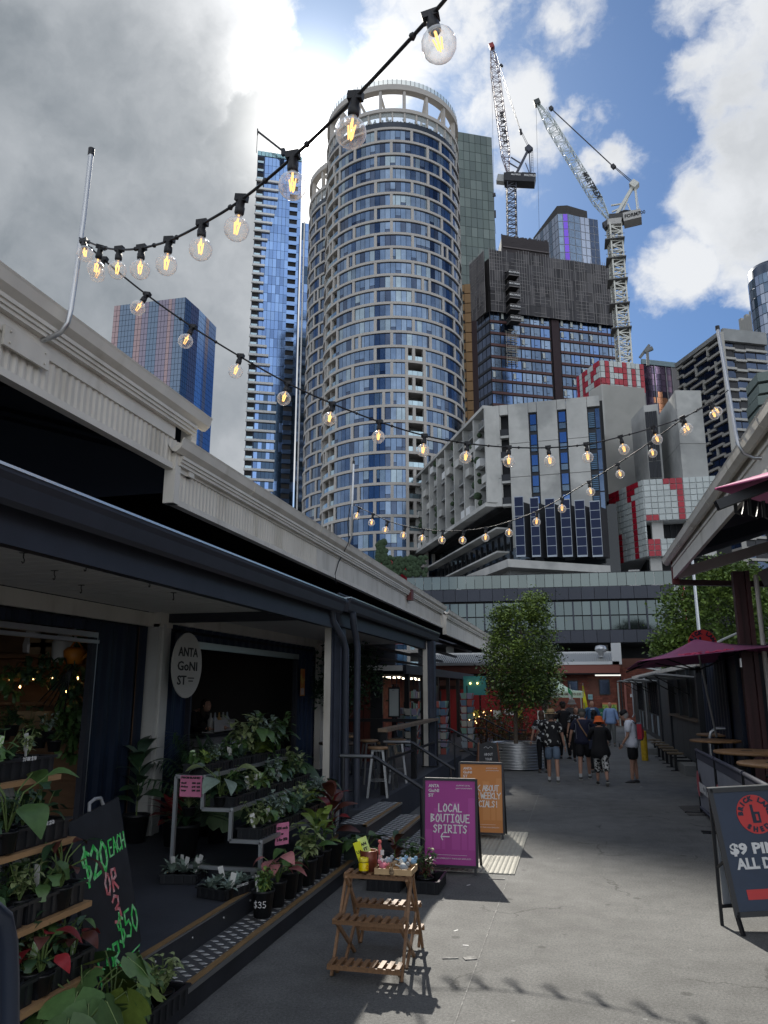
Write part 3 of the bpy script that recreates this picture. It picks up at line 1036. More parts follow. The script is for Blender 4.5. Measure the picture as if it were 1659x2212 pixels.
word('FORM700',1.4,mat('print_black',(.01,.01,.012),.6),cwt,frameM(cf,pt(1385,468)-pt(1347,477),(0,0,1)),width=5.0,bold=.03,depth=.05)
o_=Vector(ad(1383,772,260))
t=thing('tower_crane','tiny distant crane low in the blue sky between red box and copper tower','crane',o_)
pt=lambda x,y:ad(x,y,260)-o_
MB().beam(pt(1382,773),pt(1403,745),.8,.8).build('jib',M_concd,t)
MB().beam(pt(1392,760),pt(1410,752),1.2,1.2).build('deck',M_concd,t)
MB().beam(pt(1398,756),pt(1400,790),.9,.9).build('mast',M_concd,t)
# = concrete campus building
T4=lambda x,y:(794.9+.5207*x,561.6+.5207*y)
T5=lambda x,y:(1278.7+.22915*x,777.6+.22915*y)
def flat(v):
 return Vector((v[0],v[1]))
ZB=44.0
A8,C8,B8=gp(1063,877,ZB),gp(1300,853,ZB),gp(910,1033,ZB)
O8=Vector((A8.x,A8.y,0))
bt=thing('concrete_building','pale concrete building with blue window strips and egg crate balcony flank','building',O8)
a8,c8,b8=flat(A8-O8),flat(C8-O8),flat(B8-O8)
zlow=28.3
u8=(c8-a8).normalized()
n8=Vector((u8.y,-u8.x))
uL=(a8-b8).normalized()
nL=Vector((uL.y,-uL.x))
fa=Facade(bt)
def fx(x,y=800):
 p=apl(*T4(x,y),A8,C8)
 return flat(p-O8)
def fz(x,y):
 return apl(*T4(x,y),A8,C8).z
MB().prism([tuple(a8+(c8-a8)*0-n8*1.2),tuple(c8-n8*1.2),tuple(c8-n8*30),tuple(b8-n8*30),tuple(b8-nL*1.5),tuple(a8-nL*1.5-n8*1.2)],zlow,ZB-.4).build('core_block',M_dark,bt)
cols=[515,550,587,672,708,793,832,920,975]
win={(550,587),(672,708),(793,832),(920,975)}
zsp=[ZB]+[fz(620,y)for y in(690,760,830,900,970)]+[zlow-8]
for i in range(len(cols)-1):
 x0,x1=cols[i],cols[i+1]
 p,q=fx(x0),fx(x1)
 if(x0,x1)not in win:
  for k in(0,2,4):
   zt,zb_=zsp[k],zsp[min(k+2,6)]
   if k==4:
    zb_=zlow if x0<580 else 22
   fa.piece('concrete_panel',M_conc,p+u8*.03,q-u8*.03,zb_+.04,zt-.04,-.6,0.0)
 else:
  fa.piece('concrete_panel',M_conc,p+u8*.03,q-u8*.03,ZB-1.6,ZB-.04,-.6,0.0)
  if x0==550:
   fa.piece('loggia_back',M_dark,p,q,zlow,ZB-1.7,-2.0,-1.6)
   for k in range(4):
    z_=zlow+(ZB-1.7-zlow)*k/4
    fa.piece('loggia_slab',M_conc,p,q,z_,z_+.35,-1.6,-.1)
    fa.piece('loggia_rail',M_darkm,p,q,z_+.35,z_+1.4,-.4,-.3)
  else:
   fa.piece('strip_backing',M_darkm,p,q,20,ZB-1.7,-.7,-.45)
   n=6
   for k in range(n):
    z1_,z0_=ZB-1.9-k*3.15,ZB-1.9-(k+1)*3.15+.7
    if x0==920:
     m_=p.lerp(q,.52)
     for s in range(8):
      fa.piece('louvre',mat('louvre_blue',(0.07,.13,.2),.4,.4),p+u8*.1,m_,z0_+s*.3-.4,z0_+s*.3-.2,-.45,-.2)
     fa.piece('window_pane',GL[1],m_+u8*.15,q-u8*.15,z0_-.5,z1_,-.42,-.3)
    else:
     fa.piece('window_pane',blu[1],p+u8*.2,q-u8*.2,z0_+.9,z1_,-.42,-.3)
     fa.piece('window_pane',GL[2],p+u8*.2,q-u8*.2,z0_-.1,z0_+.75,-.42,-.3)
# egg crate flank
nbay=8
zr_=[zlow+(ZB-zlow)*k/5 for k in range(6)]
rnd=random.Random(4)
fr=MB()
fr.wall(tuple(b8+nL*.7),tuple(a8+nL*.7),ZB-.5,ZB,1.6).wall(tuple(b8+nL*.7),tuple(a8+nL*.7),zlow,zlow+.6,1.6)
fr.build('flank_edge',M_conc,bt)
for i in range(nbay+1):
 t_=i/nbay
 p=b8.lerp(a8,t_)
 m_=MB().wall(tuple(p-nL*1.2),tuple(p+nL*1.3),zlow+.6,ZB-.5,.45)
 m_.build('fin',M_conc,bt)
for k in range(5):
 for i in range(nbay):
  p,q=b8.lerp(a8,i/nbay),b8.lerp(a8,(i+1)/nbay)
  d=(q-p).normalized()*.3
  fa.piece('balcony_slab',M_concd,p+d,q-d,zr_[k]+.6,zr_[k]+.85,-1.3,.6)
  r=rnd.random()
  h=(q-p)*.5
  if r<.55:
   s=0 if rnd.random()<.5 else 1
   fa.piece('balcony_box',M_white if rnd.random()<.4 else M_conc,p+d+h*s,p+h+h*s-d,zr_[k]+.8,zr_[k]+2.0,.2,1.2)
  else:
   for j in range(7):
    pp=p+d+(q-p-d*2)*j/6.5
    fa.piece('baluster',M_concd,pp,pp+d*.35,zr_[k]+.85,zr_[k]+1.9,.35,.5)
  fa.piece('flank_window',GL[3],p+d*2,p+h,zr_[k]+.9,zr_[k]+3.0,-1.45,-1.3)
# planting on the flank
pl=MB()
for i in range(70):
 t_=rnd.choice([.06,.1,.3,.33,.55,.58,.83,.86])+rnd.uniform(-.01,.03)
 p=b8.lerp(a8,t_)+nL*rnd.uniform(.2,.9)
 pl.ball((p.x,p.y,rnd.choice(zr_[:5])+rnd.uniform(1.6,3.2)),rnd.uniform(.3,.7),6,4)
pl.build('balcony_plants',mat('far_shrub_green',(0.035,0.06,0.03),.9,var=.4,vscale=3),bt,kind='stuff')
# stacked balconies on the far end
for y in(1040,1066,1098,1140,1182):
 p1,p2=ad(870,y+6,158)-O8,ad(912,y-2,156)-O8
 m_=MB().prism([(p1.x,p1.y),(p2.x,p2.y),(p2.x+AWAY.x*5,p2.y+AWAY.y*5),(p1.x+AWAY.x*4,p1.y+AWAY.y*4)],p1.z-.5,p1.z+.4)
 e=m_.build('end_balcony',M_conc,bt)
 m_=MB()
 for j in range(9):
  q=p1.lerp(p2,j/8)
  m_.beam((q.x,q.y,p1.z+.4),(q.x,q.y,p1.z+1.5),.07,.07)
 m_.beam((p1.x,p1.y,p1.z+1.5),(p2.x,p2.y,p1.z+1.5),.1,.1)
 if y>1050:
  m_.build('railing',M_darkm,e)
# lower recessed glass storeys
lo=MB()
lo.prism([tuple(b8-nL*3),tuple(a8-nL*3+u8*2),tuple(c8-n8*3+u8*1),tuple(c8-n8*25),tuple(b8-n8*25)],12,zlow)
lo.build('lower_storeys',mat('lower_glass',(.02,.025,.03),.12,.4),bt)
for k in range(4):
 z_=14.5+k*3.5
 fa.piece('sun_louvre',M_conc,b8-nL*1,a8-nL*1,z_+.0,z_+.25,-.9,1.0)
 for i in range(16):
  p=b8.lerp(a8,(i+.5)/16)
  fa.piece('lower_mullion',M_darkm,p-uL*.12,p+uL*.12,z_-3,z_,-3.0,-2.6)
# rooftop corrugated volume and its tiled box
Pm=[apl(*T4(920,545),A8,C8),gp(*T4(970,515),52.5),gp(*T4(1146,532),52.5)]
r0,r1=flat(gp(*T4(970,515),52.5)-O8),flat(gp(*T4(1146,532),52.5)-O8)
r00=flat(gp(*T4(921,545),52.5)-O8)
def corr(m_,p,q,z0,z1,n,dep,m=0,zt2=None):
 p,q=Vector(p[:2]),Vector(q[:2])
 u=(q-p).normalized()
 nn=Vector((u.y,-u.x))
 vs,fs=[],[]
 prof=(0,0,1,1)
 zt2=z1 if zt2 is None else zt2
 N=n*4
 for i in range(N+1):
  c=p.lerp(q,i/N)+nn*dep*prof[i%4]
  zt=z1+(zt2-z1)*i/N
  vs+=[(c.x,c.y,z0),(c.x,c.y,zt)]
 for i in range(N):
  fs.append((i*2,i*2+2,i*2+3,i*2+1))
 return m_.add(vs,fs,m)
M_corr=mat('corrugated_grey',(0.42,0.415,0.39),.6,.2,var=.1,vscale=.3)
m_=corr(MB(),r0,r1,18,52.5,44,.09)
corr(m_,r00,r0,30,52.5,14,.09)
m_.build('corrugated_wall',M_corr,bt)
MB().prism([tuple(r00+n8*-.3),tuple(r0-n8*.3),tuple(r1-n8*.3),tuple(r1-n8*14),tuple(r00-n8*14)],20,52.3).build('roof_block',M_concd,bt)
def tiles(fa,P,Q,z1,rows,th,name='tile',ztq=None,hrow=None):
 """rows: strings of W R or space, top row first"""
 n=max(len(r)for r in rows)
 for r,s in enumerate(rows):
  for c,ch in enumerate(s):
   if ch==' ':
    continue
   p,q=P.lerp(Q,c/n),P.lerp(Q,(c+1)/n)
   d=(q-p).normalized()*.05
   fa.piece(name+('_red' if ch=='R' else '_white'),M_redt if ch=='R' else M_whitet,p+d,q-d,z1-(r+1)*th+.05,z1-r*th-.05,.0,.2)
tb=thing('tiled_box','small red and white tiled box on top of the corrugated concrete tower','rooftop box',O8)
t0=flat(gp(*T4(868,487),58)-O8)
t1=flat(gp(*T4(960,416),58)-O8)
t2=flat(gp(*T4(1141,434),58)-O8)
zt=58
zbx=apl(*T4(1145,527),t1+flat(O8),t2+flat(O8)).z if False else 52.6
MB().prism([tuple(t0-n8*.05),tuple(t1-n8*.1),tuple(t2-n8*.05),tuple(t2-n8*9),tuple(t0-n8*6)],zbx,zt-.1).build('frame',mat('tile_frame',(.62,.64,.64),.6),tb)
f2=Facade(tb)
th=(zt-zbx)/5
tiles(f2,t1,t2,zt,['WRWWWRWWWR','WRWRRRWRWR','WRWWWRWRWR','RRWRRRWRWR','RRWWWRWRWR'],th)
tiles(f2,t0,t1,zt,['RWRRWWRR','RWRWWRRW','RWRRWRWW','RWRWWWRR','RWRRWWRR'],th)
f2.done()
# glazed strip and raw concrete shaft
s0,s1=ad(1392,900,116),ad(1423,900,116)
zt=ad(1400,875,116).z
MB().prism([(p.x-O8.x,p.y-O8.y)for p in(s0,s1,s1+Vector((AWAY.x,AWAY.y,0))*6,s0+Vector((AWAY.x,AWAY.y,0))*6)],18,zt).build('stair_block',M_conc,bt)
zg=ad(1400,890,116).z
P_,Q_=flat(s0-O8),flat(s1-O8)
for k in range(9):
 for j in range(3):
  fa.piece('stair_glazing',M_darkm,P_.lerp(Q_,.05+j*.28),P_.lerp(Q_,.31+j*.28),zg-(k+1)*2.6+.12,zg-k*2.6,.02,.15)
# shaft
sh0,sh1,sh2=ad(1407,880,126),ad(1459,850,112),ad(1514,850,113.5)
zS=gp(*(1459,843),0).z
zS=ad(1459,843,112).z
m_=MB()
h=(zS-20)/3
pts_=[(p.x-O8.x,p.y-O8.y)for p in(sh0,sh1,sh2,sh2+Vector((AWAY.x,AWAY.y,0))*12)]
for k in range(3):
 m_=MB().prism(inset(pts_,.0 if k%2==0 else.05),20+k*h+.05,20+(k+1)*h)
 m_.build('shaft_lift',M_conc,bt)
fa.done()
# solar fins
sf=thing('solar_fin_row','row of six tall dark blue solar fins in front of concrete wall','solar panels',O8)
M_pv=mat('solar_blue',(0.010,0.018,0.055),.4,.1,spec=.3)
M_pvf=mat('solar_frame',(.35,.38,.42),.4,.6)
f3=Facade(sf)
for(x0,x1)in((603,645),(668,708),(730,774),(793,838),(853,899),(915,962)):
 yt=985+(x0-603)*.06
 P1,Q1=apl(*T4(x0+3,yt),A8+Vector((*n8,0))*3,C8+Vector((*n8,0))*3),apl(*T4(x1-1,yt),A8+Vector((*n8,0))*3,C8+Vector((*n8,0))*3)
 zt=P1.z
 zb_=apl(*T4(x0,1242),A8,C8).z
 m_=MB().wall(tuple(flat(P1-O8)),tuple(flat(Q1-O8)),zb_-.2,zt+.1,.25)
 m_.build('fin_frame',M_pvf,sf)
 q2=flat(Q1-O8)-n8*1.6+u8*.8
 MB().wall(tuple(flat(Q1-O8)),tuple(q2),zb_-.2,zt-.8,.15).build('fin_back',M_darkm,sf)
 for k in range(6):
  hh=(zt-zb_)/6
  f3.piece('solar_panel',M_pv,flat(P1-O8)+u8*.06,flat(Q1-O8)-u8*.06,zb_+k*hh+.05,zb_+(k+1)*hh-.05,.13,.17)
f3.done()
# = big tiled box at right
Zt=31.0
P0,P1,P2=gp(*T5(62,1312),Zt),gp(*T5(480,1130),Zt),gp(*T5(1290,1084),Zt)
Ot=Vector((P1.x,P1.y,0))
tb=thing('tiled_building','big red and white gridded glass tile box above the right shed gutter','building',Ot)
p0,p1,p2=flat(P0-Ot),flat(P1-Ot),flat(P2-Ot)
uF=(p2-p1).normalized()
nF=Vector((uF.y,-uF.x))
zfb=apl(*T5(500,1520),P1,P2).z
zlb=apl(*T5(430,1880),P0,P1).z
zl0=apl(*T5(170,1955),P0,P1).z
f4=Facade(tb)
hr=(Zt-zlb)/13
hrF=(Zt-zfb)/7
MB().prism([tuple(p0),tuple(p1),tuple(p1-nF*14),tuple(p0-nF*10)],zlb,Zt-.1).build('frame',mat('tile_frame',(.62,.64,.64),.6),tb)
MB().prism([tuple(p1-nF*.01+uF*.01),tuple(p2),tuple(p2-nF*14),tuple(p1-nF*14)],zfb,Zt-.15).build('frame',mat('tile_frame',(.62,.64,.64),.6),tb)
left=['RWRRRRWWRRRW','RWWRRRWWRRWW','RWWWRWWWRWWW','RWWWWWWWWRWW','RWWWWWWWWRWW','RWWWWWWWWRWW','RWWWWWWWWRWW','RWWWWWWWWRWW','RWWRWRWWWRWW','RWWRRRWWWRWW',
'RWWRRRWWWRWW','RWWRRRWWWRWW','RWWRRRWWWRWW']
tiles(f4,p0,p1,Zt,left,hr)
front=['WWWRRRWWWWWWR','WWWWRRWWWWWWW','WWWWWRWWWWWWW','WWWWWRWWWWWWW','WWWWWRWWWWWWW','WWWWWRWWWWWWW','RRWWWRWWWWWWW']
tiles(f4,p1,p2,Zt,front,hrF)
f4.done()
f4=Facade(tb)
# open level with a column, then the lower strip
q0,q1=apl(*T5(415,1550),P0,P1),apl(*T5(955,1510),P1,P2)
zsl=apl(*T5(520,1690),P1,P2).z
zsb=apl(*T5(530,1855),P1,P2).z
e1_,e2_=p1,p1+uF*(p2-p1).length*.44
MB().prism([tuple(p1-nF*3),tuple(p2-nF*3),tuple(p2-nF*14),tuple(p1-nF*14)],5,zfb).build('open_level',M_dark,tb)
for u in(.07,):
 c=p1.lerp(p2,u)-nF*.8
 MB().prism([tuple(c),tuple(c+uF*1.5),tuple(c+uF*1.5-nF*1.5),tuple(c-nF*1.5)],zsl-6 if u>.5 else zsl,zfb).build('column',M_conc,tb)
c=p1.lerp(p2,.02)-nF*.8
MB().prism([tuple(c),tuple(c+uF*1.5),tuple(c+uF*1.5-nF*1.5),tuple(c-nF*1.5)],2,zsb).build('column',M_conc,tb)
MB().prism([tuple(p1+uF*.05),tuple(e2_),tuple(e2_-nF*4),tuple(p1-nF*4+uF*.05)],zsb,zsl-.1).build('frame',mat('tile_frame',(.62,.64,.64),.6),tb)
hs=(zsl-zsb)/3
tiles(f4,p1,e2_,zsl,['RRWWWW','RRWWWW','RRWWWW'],hs)
for j in range(10):
 f4.piece('open_mullion',M_darkm,p1.lerp(p2,.1+j*.07),p1.lerp(p2,.105+j*.07),zsl,zfb,-3.0,-2.8)
f4.done()
# ground wing of the same tiles by the tree
w0,w1=ad(1454,1300,72),ad(1482,1300,72)
tw=thing('tiled_wing','low pale tiled wing with a red edge behind the street tree','building',(w0.x,w0.y,0))
f4=Facade(tw)
wo_=Vector((w0.x,w0.y))
MB().prism([(0,0),(w1.x-w0.x,w1.y-w0.y),(w1.x-w0.x+AWAY.x*4,w1.y-w0.y+AWAY.y*4),(AWAY.x*4,AWAY.y*4)],0,ad(1460,1262,72).z).build('frame',mat('tile_frame',(.42,.44,.44),.6),tw)
tiles(f4,Vector((0,0)),flat(w1-w0),ad(1460,1262,72).z,['WWR','WWR','WWR','WWR','WWR','WWW','WWW'],.68)
f4.done()
# = podium slab and red wall
Zp=16.4
pts=[gp(*T4(x,y),Zp)for x,y in((410,1308),(580,1240),(1005,1268),(1005,1290))]
Op=Vector((pts[1].x,pts[1].y,0))
pd_=thing('podium_slab','thin pointed concrete slab roof below the solar fins','canopy',Op)
poly=[flat(p-Op)for p in pts[:3]]
poly+=[poly[2]+AWAY*22,poly[0]+AWAY*25]
MB().prism([tuple(p)for p in poly],Zp-.9,Zp).build('slab',M_conc,pd_)
MB().prism([tuple(p)for p in inset([tuple(q)for q in poly],2.5)],Zp-1.6,Zp-.9).build('soffit',M_concd,pd_)
for x in(600,1060):
 c=ad(*T4(x+40,1260),92)-Op
 MB().box((c.x-.6,c.y-.6,4),(c.x+.6,c.y+.6,Zp-.9)).build('column',M_conc,pd_)
# greenery on the podium
sh=MB()
for i in range(260):
 p=ad(random.choice([830,870,905,890,850])+random.uniform(-18,18),1225+random.uniform(-22,18),100)-Op
 sh.ball(p,random.uniform(.15,.45),5,4)
for i in range(60):
 p=ad(825+random.uniform(-9,9),1190+random.uniform(-20,22),100)-Op
 sh.ball(p,random.uniform(.25,.5),6,4)
o=sh.build('terrace_shrubs',mat('far_shrub_green',(0.035,0.06,0.03),.9),None,kind='stuff',loc=Op)
o['label']='shrubs on the terrace above the red tiled wall'
P_,Q_=gp(818,1206,19.5),gp(888,1207,19.5)
rw=thing('red_tiled_wall','bright red tiled terrace wall above the left shed gutter','wall',(P_.x,P_.y,0))
f5=Facade(rw)
e=flat(Q_-P_)
MB().wall((0,0),tuple(e),8,19.4,.4).build('backing',mat('tile_frame_red',(.30,.03,.03),.6),rw)
for j in range(9):
 for k in range(9):
  f5.piece('tile',M_redt,e*(j/9)+e.normalized()*.05,e*((j+1)/9)-e.normalized()*.05,19.5-(k+1)*.95+.06,19.5-k*.95,.2,.3)
f5.done()
# = low glass office across the end
Zo=11.5
Pa,Pb,Pc=gp(880,1249.8,Zo),gp(1451,1234.6,Zo),None
Oo=Vector((Pa.x,Pa.y,0))
of=thing('glass_office','dark clad office with glass balustrade terrace and window band above the brick market','building',Oo)
e=flat(Pb-Pa)
u_=e.normalized()
n_=Vector((u_.y,-u_.x))
M_clad=mat('cladding_charcoal',(0.045,0.05,0.065),.45,.4,rnd=.15)
M_og=mat('office_glass',(0.072,0.092,0.096),.06,.85,rnd=.12)
M_ob=mat('terrace_glass',(0.105,0.128,0.128),.08,.7,rnd=.12)
f6=Facade(of)
L=e.length
MB().prism([(0,0),tuple(e),tuple(e-n_*18),tuple(-n_*18)],5.8,10.35).build('body',M_dark,of)
n=30
for j in range(n):
 p,q=e*(j/n),e*((j+1)/n)
 f6.piece('balustrade_pane',M_ob,p+u_*.02,q-u_*.02,10.42,Zo,.3,.33)
 f6.piece('window_pane',M_og,p+u_*.03,q-u_*.03,8.1,9.2,.0,.06)
 f6.piece('window_pane',M_og,p+u_*.03,q-u_*.03,6.9,8.0,.0,.06)
 if j%2==0:
  f6.piece('mullion',M_clad,q-u_*.06,q+u_*.06,6.9,9.2,.05,.2)
n=21
for j in range(n):
 p,q=e*(j/n),e*((j+1)/n)
 f6.piece('cladding_panel',M_clad,p+u_*.015,q-u_*.015,9.36,10.38,.1,.34)
 f6.piece('cladding_panel',M_clad,p+u_*.015,q-u_*.015,5.85,6.85,.05,.25)
f6.piece('handrail',M_darkm,Vector((0,0)),e,Zo,Zo+.05,.28,.35)
for j in range(5):
 c=e*(.15+.2*j)-n_*3
 MB().lathe([(.35,0),(.35,5.8)],(c.x,c.y,0),12).build('column',M_conc,of)
MB().prism([tuple(-n_*6),tuple(e-n_*6),tuple(e-n_*18),tuple(-n_*18)],0,5.8).build('ground_floor',M_dark,of)
f6.done()
# = ground
def grid_sheet(x0,x1,y0,y1,z,nx,ny):
 vs=[(x0+(x1-x0)*i/nx,y0+(y1-y0)*j/ny,z)for j in range(ny+1)for i in range(nx+1)]
 fs=[(j*(nx+1)+i,j*(nx+1)+i+1,(j+1)*(nx+1)+i+1,(j+1)*(nx+1)+i)for j in range(ny)for i in range(nx)]
 return MB().add(vs,fs)
def asphalt():
 m=bpy.data.materials.new('asphalt')
 m.use_nodes=True
 t=NT(m.node_tree)
 b=t.n['Principled BSDF']
 pos=t.node('ShaderNodeNewGeometry').outputs['Position']
 big=t.noise(pos,0.35,5,.6)
 mid=t.noise(pos,3.0,5,.65)
 grit=t.noise(pos,160,3,.75)
 vor=t.node('ShaderNodeTexVoronoi')
 vor.inputs['Scale'].default_value=110
 t.put(vor.inputs['Vector'],pos)
 k=t.math('MULTIPLY',t.remap(big,.3,.7,.80,1.18),t.remap(mid,.3,.7,.86,1.14))
 k=t.math('MULTIPLY',k,t.remap(grit,.35,.72,.72,1.5,smooth=False))
 k=t.math('MULTIPLY',k,t.remap(t.noise(pos,48,2,.7),.30,.70,.74,1.34,smooth=False))
 chip=t.remap(vor.outputs['Distance'],.0,.22,1.55,1.0)
 k=t.math('MULTIPLY',k,chip)
 col=t.vmath('SCALE',(0.118,0.120,0.118),k)
# faint stains along the lane
 st=t.remap(t.noise(t.vmath('MULTIPLY',pos,(2.2,.35,1)),1.0,6,.7),.55,.75,1.0,.78)
 col=t.vmath('SCALE',col,st)
# trodden gum spots, dark oil drips and hairline cracks
 for sc__,lo_,hi_,val in((2.6,.035,.05,1.7),(1.7,.05,.09,.55)):
  vg=t.node('ShaderNodeTexVoronoi')
  vg.inputs['Scale'].default_value=sc__
  t.put(vg.inputs['Vector'],pos)
  col=t.vmath('SCALE',col,t.remap(vg.outputs['Distance'],lo_,hi_,val,1.0))
 vc=t.node('ShaderNodeTexVoronoi',feature='DISTANCE_TO_EDGE')
 vc.inputs['Scale'].default_value=.55
 t.put(vc.inputs['Vector'],t.vmath('ADD',pos,t.vmath('SCALE',t.noise(pos,2.5,5,.6,out=1),.5)))
 ck=t.math('MULTIPLY',t.remap(vc.outputs['Distance'],.002,.010,1,0),t.remap(t.noise(pos,.8,2,.5),.5,.62))
 col=t.vmath('SCALE',col,t.math('SUBTRACT',1.0,t.math('MULTIPLY',ck,.5)))
 t.l.new(col,b.inputs['Base Color'])
 b.inputs['Roughness'].default_value=.82
 b.inputs['Specular IOR Level'].default_value=.35
 bp=t.node('ShaderNodeBump')
 bp.inputs['Strength'].default_value=.55
 bp.inputs['Distance'].default_value=.006
 t.put(bp.inputs['Height'],t.math('ADD',grit,t.math('MULTIPLY',vor.outputs['Distance'],.8)))
 t.l.new(bp.outputs[0],b.inputs['Normal'])
 return m
M_asph=asphalt()
grid_sheet(-900,900,-400,1800,-0.012,2,2).build('ground',mat('ground_grey',(.10,.10,.10),.9),kind='structure')
grid_sheet(-9.5,4.2,-6,58,0.0,4,12).build('road',M_asph,kind='structure')
M_line=mat('worn_line',(.30,.30,.29),.8,col2=(.12,.12,.12),c2scale=9,c2lo=.36,c2hi=.56)
seam=MB()
a,b=gp(983,2210),gp(1131,1806)
dirv=(b-a).normalized()
seam.beam(a-dirv*1.2+Vector((0,0,.0005)),a+dirv*14+Vector((0,0,.0005)),.007,.005)
seam.build('road_line',M_line,kind='structure')
for i,(x0,y0,x1,y1,wdt)in enumerate(((1002,2072,1028,2070,.07),(955,2071,990,2070,.03),(1055,1898,1090,1900,.05),(1122,1750,1153,1752,.04),(1148,1716,1172,1716,.04),(1128,1806,1140,1808,.09),(1566,1735,1580,1745,.05))):
 p,q=gp(x0,y0),gp(x1,y1)
 MB().beam(p+Vector((0,0,.004)),q+Vector((0,0,.004)),wdt,.006).build('road_marking',M_line,kind='structure')
# repaired patch and drain cover
pts=[gp(*p)for p in((1466,1742),(1525,1740),(1528,1762),(1488,1762))]
MB().slab([p+Vector((0,0,.004))for p in pts][::-1],-.004).build('asphalt_patch',mat('asphalt_patch',(.075,.072,.07),.9,var=.2,bump=.4,bscale=120),kind='structure')
# tactile strip at the foot of the stairs
tac=thing('tactile_paving','cream ribbed tactile tiles on the asphalt under the two signs','paving',(-1.18,11.25,0))
M_tac=mat('tactile_cream',(.40,.39,.34),.7,var=.12,vscale=8)
studm=MB()
for i in range(6):
 for j in range(6):
  studm.lathe([(.022,0),(.017,.006),(.0001,.006)],(-.145+i*.058,-.145+j*.058,.012),8)
studm.box((-.172,-.172,.002),(.172,.172,.012))
tm=studm.mesh('tactile_tile',M_tac)
for i in range(3):
 for j in range(8):
  inst('tactile_tile',tm,tac,(-.52+i*.35,-1.22+j*.35,0))
# = brick market building across the lane end
YB=50.0
M_brick=[mat('brick_%d'%i,c,.85,var=.2,vscale=8,rnd=.12)for i,c in enumerate([(.20,.062,.042),(.235,.078,.052),(.165,.052,.038)])]
bk=thing('brick_market_hall','red brick market hall with pale metal roof closing the lane','building',(0,YB,0))
MB().box((-9,.1,0),(4.6,8,4.0)).build('wall',mat('mortar_wall',(.17,.075,.055),.9,var=.15),bk)
fb=Facade(bk)
rows=30
zb0=.1
openings=[(-.10,1.22,1.55,2.55)]
for r in range(rows):
 z_=.05+r*.115
 x=-2.2+(0.12 if r%2 else 0)
 while x<4.2:
  inside=(.55<x<1.45 and 1.75<z_<2.75)or(-.62<x<-.0 and 1.75<z_<2.75)
  if not inside:
   fb.piece('brick',random.choice(M_brick),(x+.008,0),(x+.235,0),z_+.008,z_+.107,.0,.02)if False else fb.piece('brick',random.choice(M_brick),(x+.01,.1),(x+.35,.1),z_+.01,z_+.107,.0,.02)
  x+=.36
fb.done()
# fascia, roof, parapet, vent
MB().box((-9,-.9,3.05),(2.6,.1,3.12)).build('eave_soffit',M_dark,bk)
MB().box((-9,-.95,3.12),(2.6,-.87,3.62)).build('fascia',mat('fascia_brickred',(.23,.08,.06),.7),bk)
MB().box((-9,-1.0,3.62),(2.6,-.85,3.80)).build('gutter',M_white,bk)
m_=MB()
N=90
for i in range(N):
 x0,x1=-9+11.6*i/N,-9+11.6*(i+.5)/N
 m_.add([(x0,-.9,3.80),(x1,-.9,3.80),(x1,1.2,4.42),(x0,1.2,4.42)],[(0,1,2,3)])
 x2=-9+11.6*(i+1)/N
 m_.add([(x1,-.9,3.75),(x2,-.9,3.75),(x2,1.2,4.37),(x1,1.2,4.37)],[(0,1,2,3)])
m_.build('metal_roof',mat('roof_pale_metal',(.36,.37,.36),.5,.3),bk)
MB().box((-9,1.2,4.36),(2.6,1.3,4.5)).build('ridge',M_white,bk)
MB().box((2.2,-1.0,3.62),(2.75,-.3,4.9)).build('parapet_end',M_white,bk)
v_=MB().lathe([(.16,0),(.16,.25),(.3,.3),(.36,.5),(.3,.68),(.0001,.74)],(1.6,0,4.1),14)
v_.build('roof_vent',mat('galvanised',(.5,.51,.52),.35,.8),bk)
M_fr=mat('window_frame_dark',(.03,.035,.035),.5)
for(x0,x1,y0,y1)in((1293,1319,1467,1501),):
 a,b=ay(x0,y0,YB),ay(x1,y1,YB)
 w_=MB().box((a.x,.02,b.z),(b.x,.12,a.z)).build('window',M_fr,bk)
 MB().box((a.x+.06,-.0,b.z+.06),(b.x-.06,.03,a.z-.06)).build('pane',GL[3],w_)
a,b=ay(1226,1470,YB),ay(1250,1500,YB)
w_=MB().box((a.x,.02,b.z),(b.x,.12,a.z)).build('window',M_fr,bk)
MB().box((a.x+.06,-.0,b.z+.06),(b.x-.06,.03,a.z-.06)).build('pane',GL[3],w_)
for(x0,y0,x1,y1,c,nm)in((1339,1462,1349,1568,(.02,.02,.02),'steel_post'),(1336,1475,1338.5,1562,(.3,.32,.3),'downpipe'),(1351,1465,1353,1560,(.28,.10,.08),'conduit')):
 a,b=ay(x0,y0,YB-.2),ay(x1,y1,YB-.2)
 MB().box((a.x,-.2,0),(b.x,-.1,a.z)).build(nm,mat(nm,c,.6),bk)
a,b=ay(1373,1500,YB-.1),ay(1390,1563,YB-.1)
d_=MB().box((a.x,-.0,0),(b.x,.08,a.z)).build('door',mat('door_dark',(.04,.045,.05),.5),bk)
MB().box((a.x+.15,-.03,.5),(b.x-.1,-.0,a.z-.3)).build('door_poster',mat('poster_pale',(.4,.42,.42),.6),d_)
a,b=ay(1330,1462,YB-.5),ay(1370,1466,YB-.5)
MB().box((a.x-1.2,-.5,2.95),(a.x+.3,-.4,3.03)).build('strip_light',mat('strip_light',(.8,.8,.8),.5,emit=(1,.97,.9),estr=.45),bk)
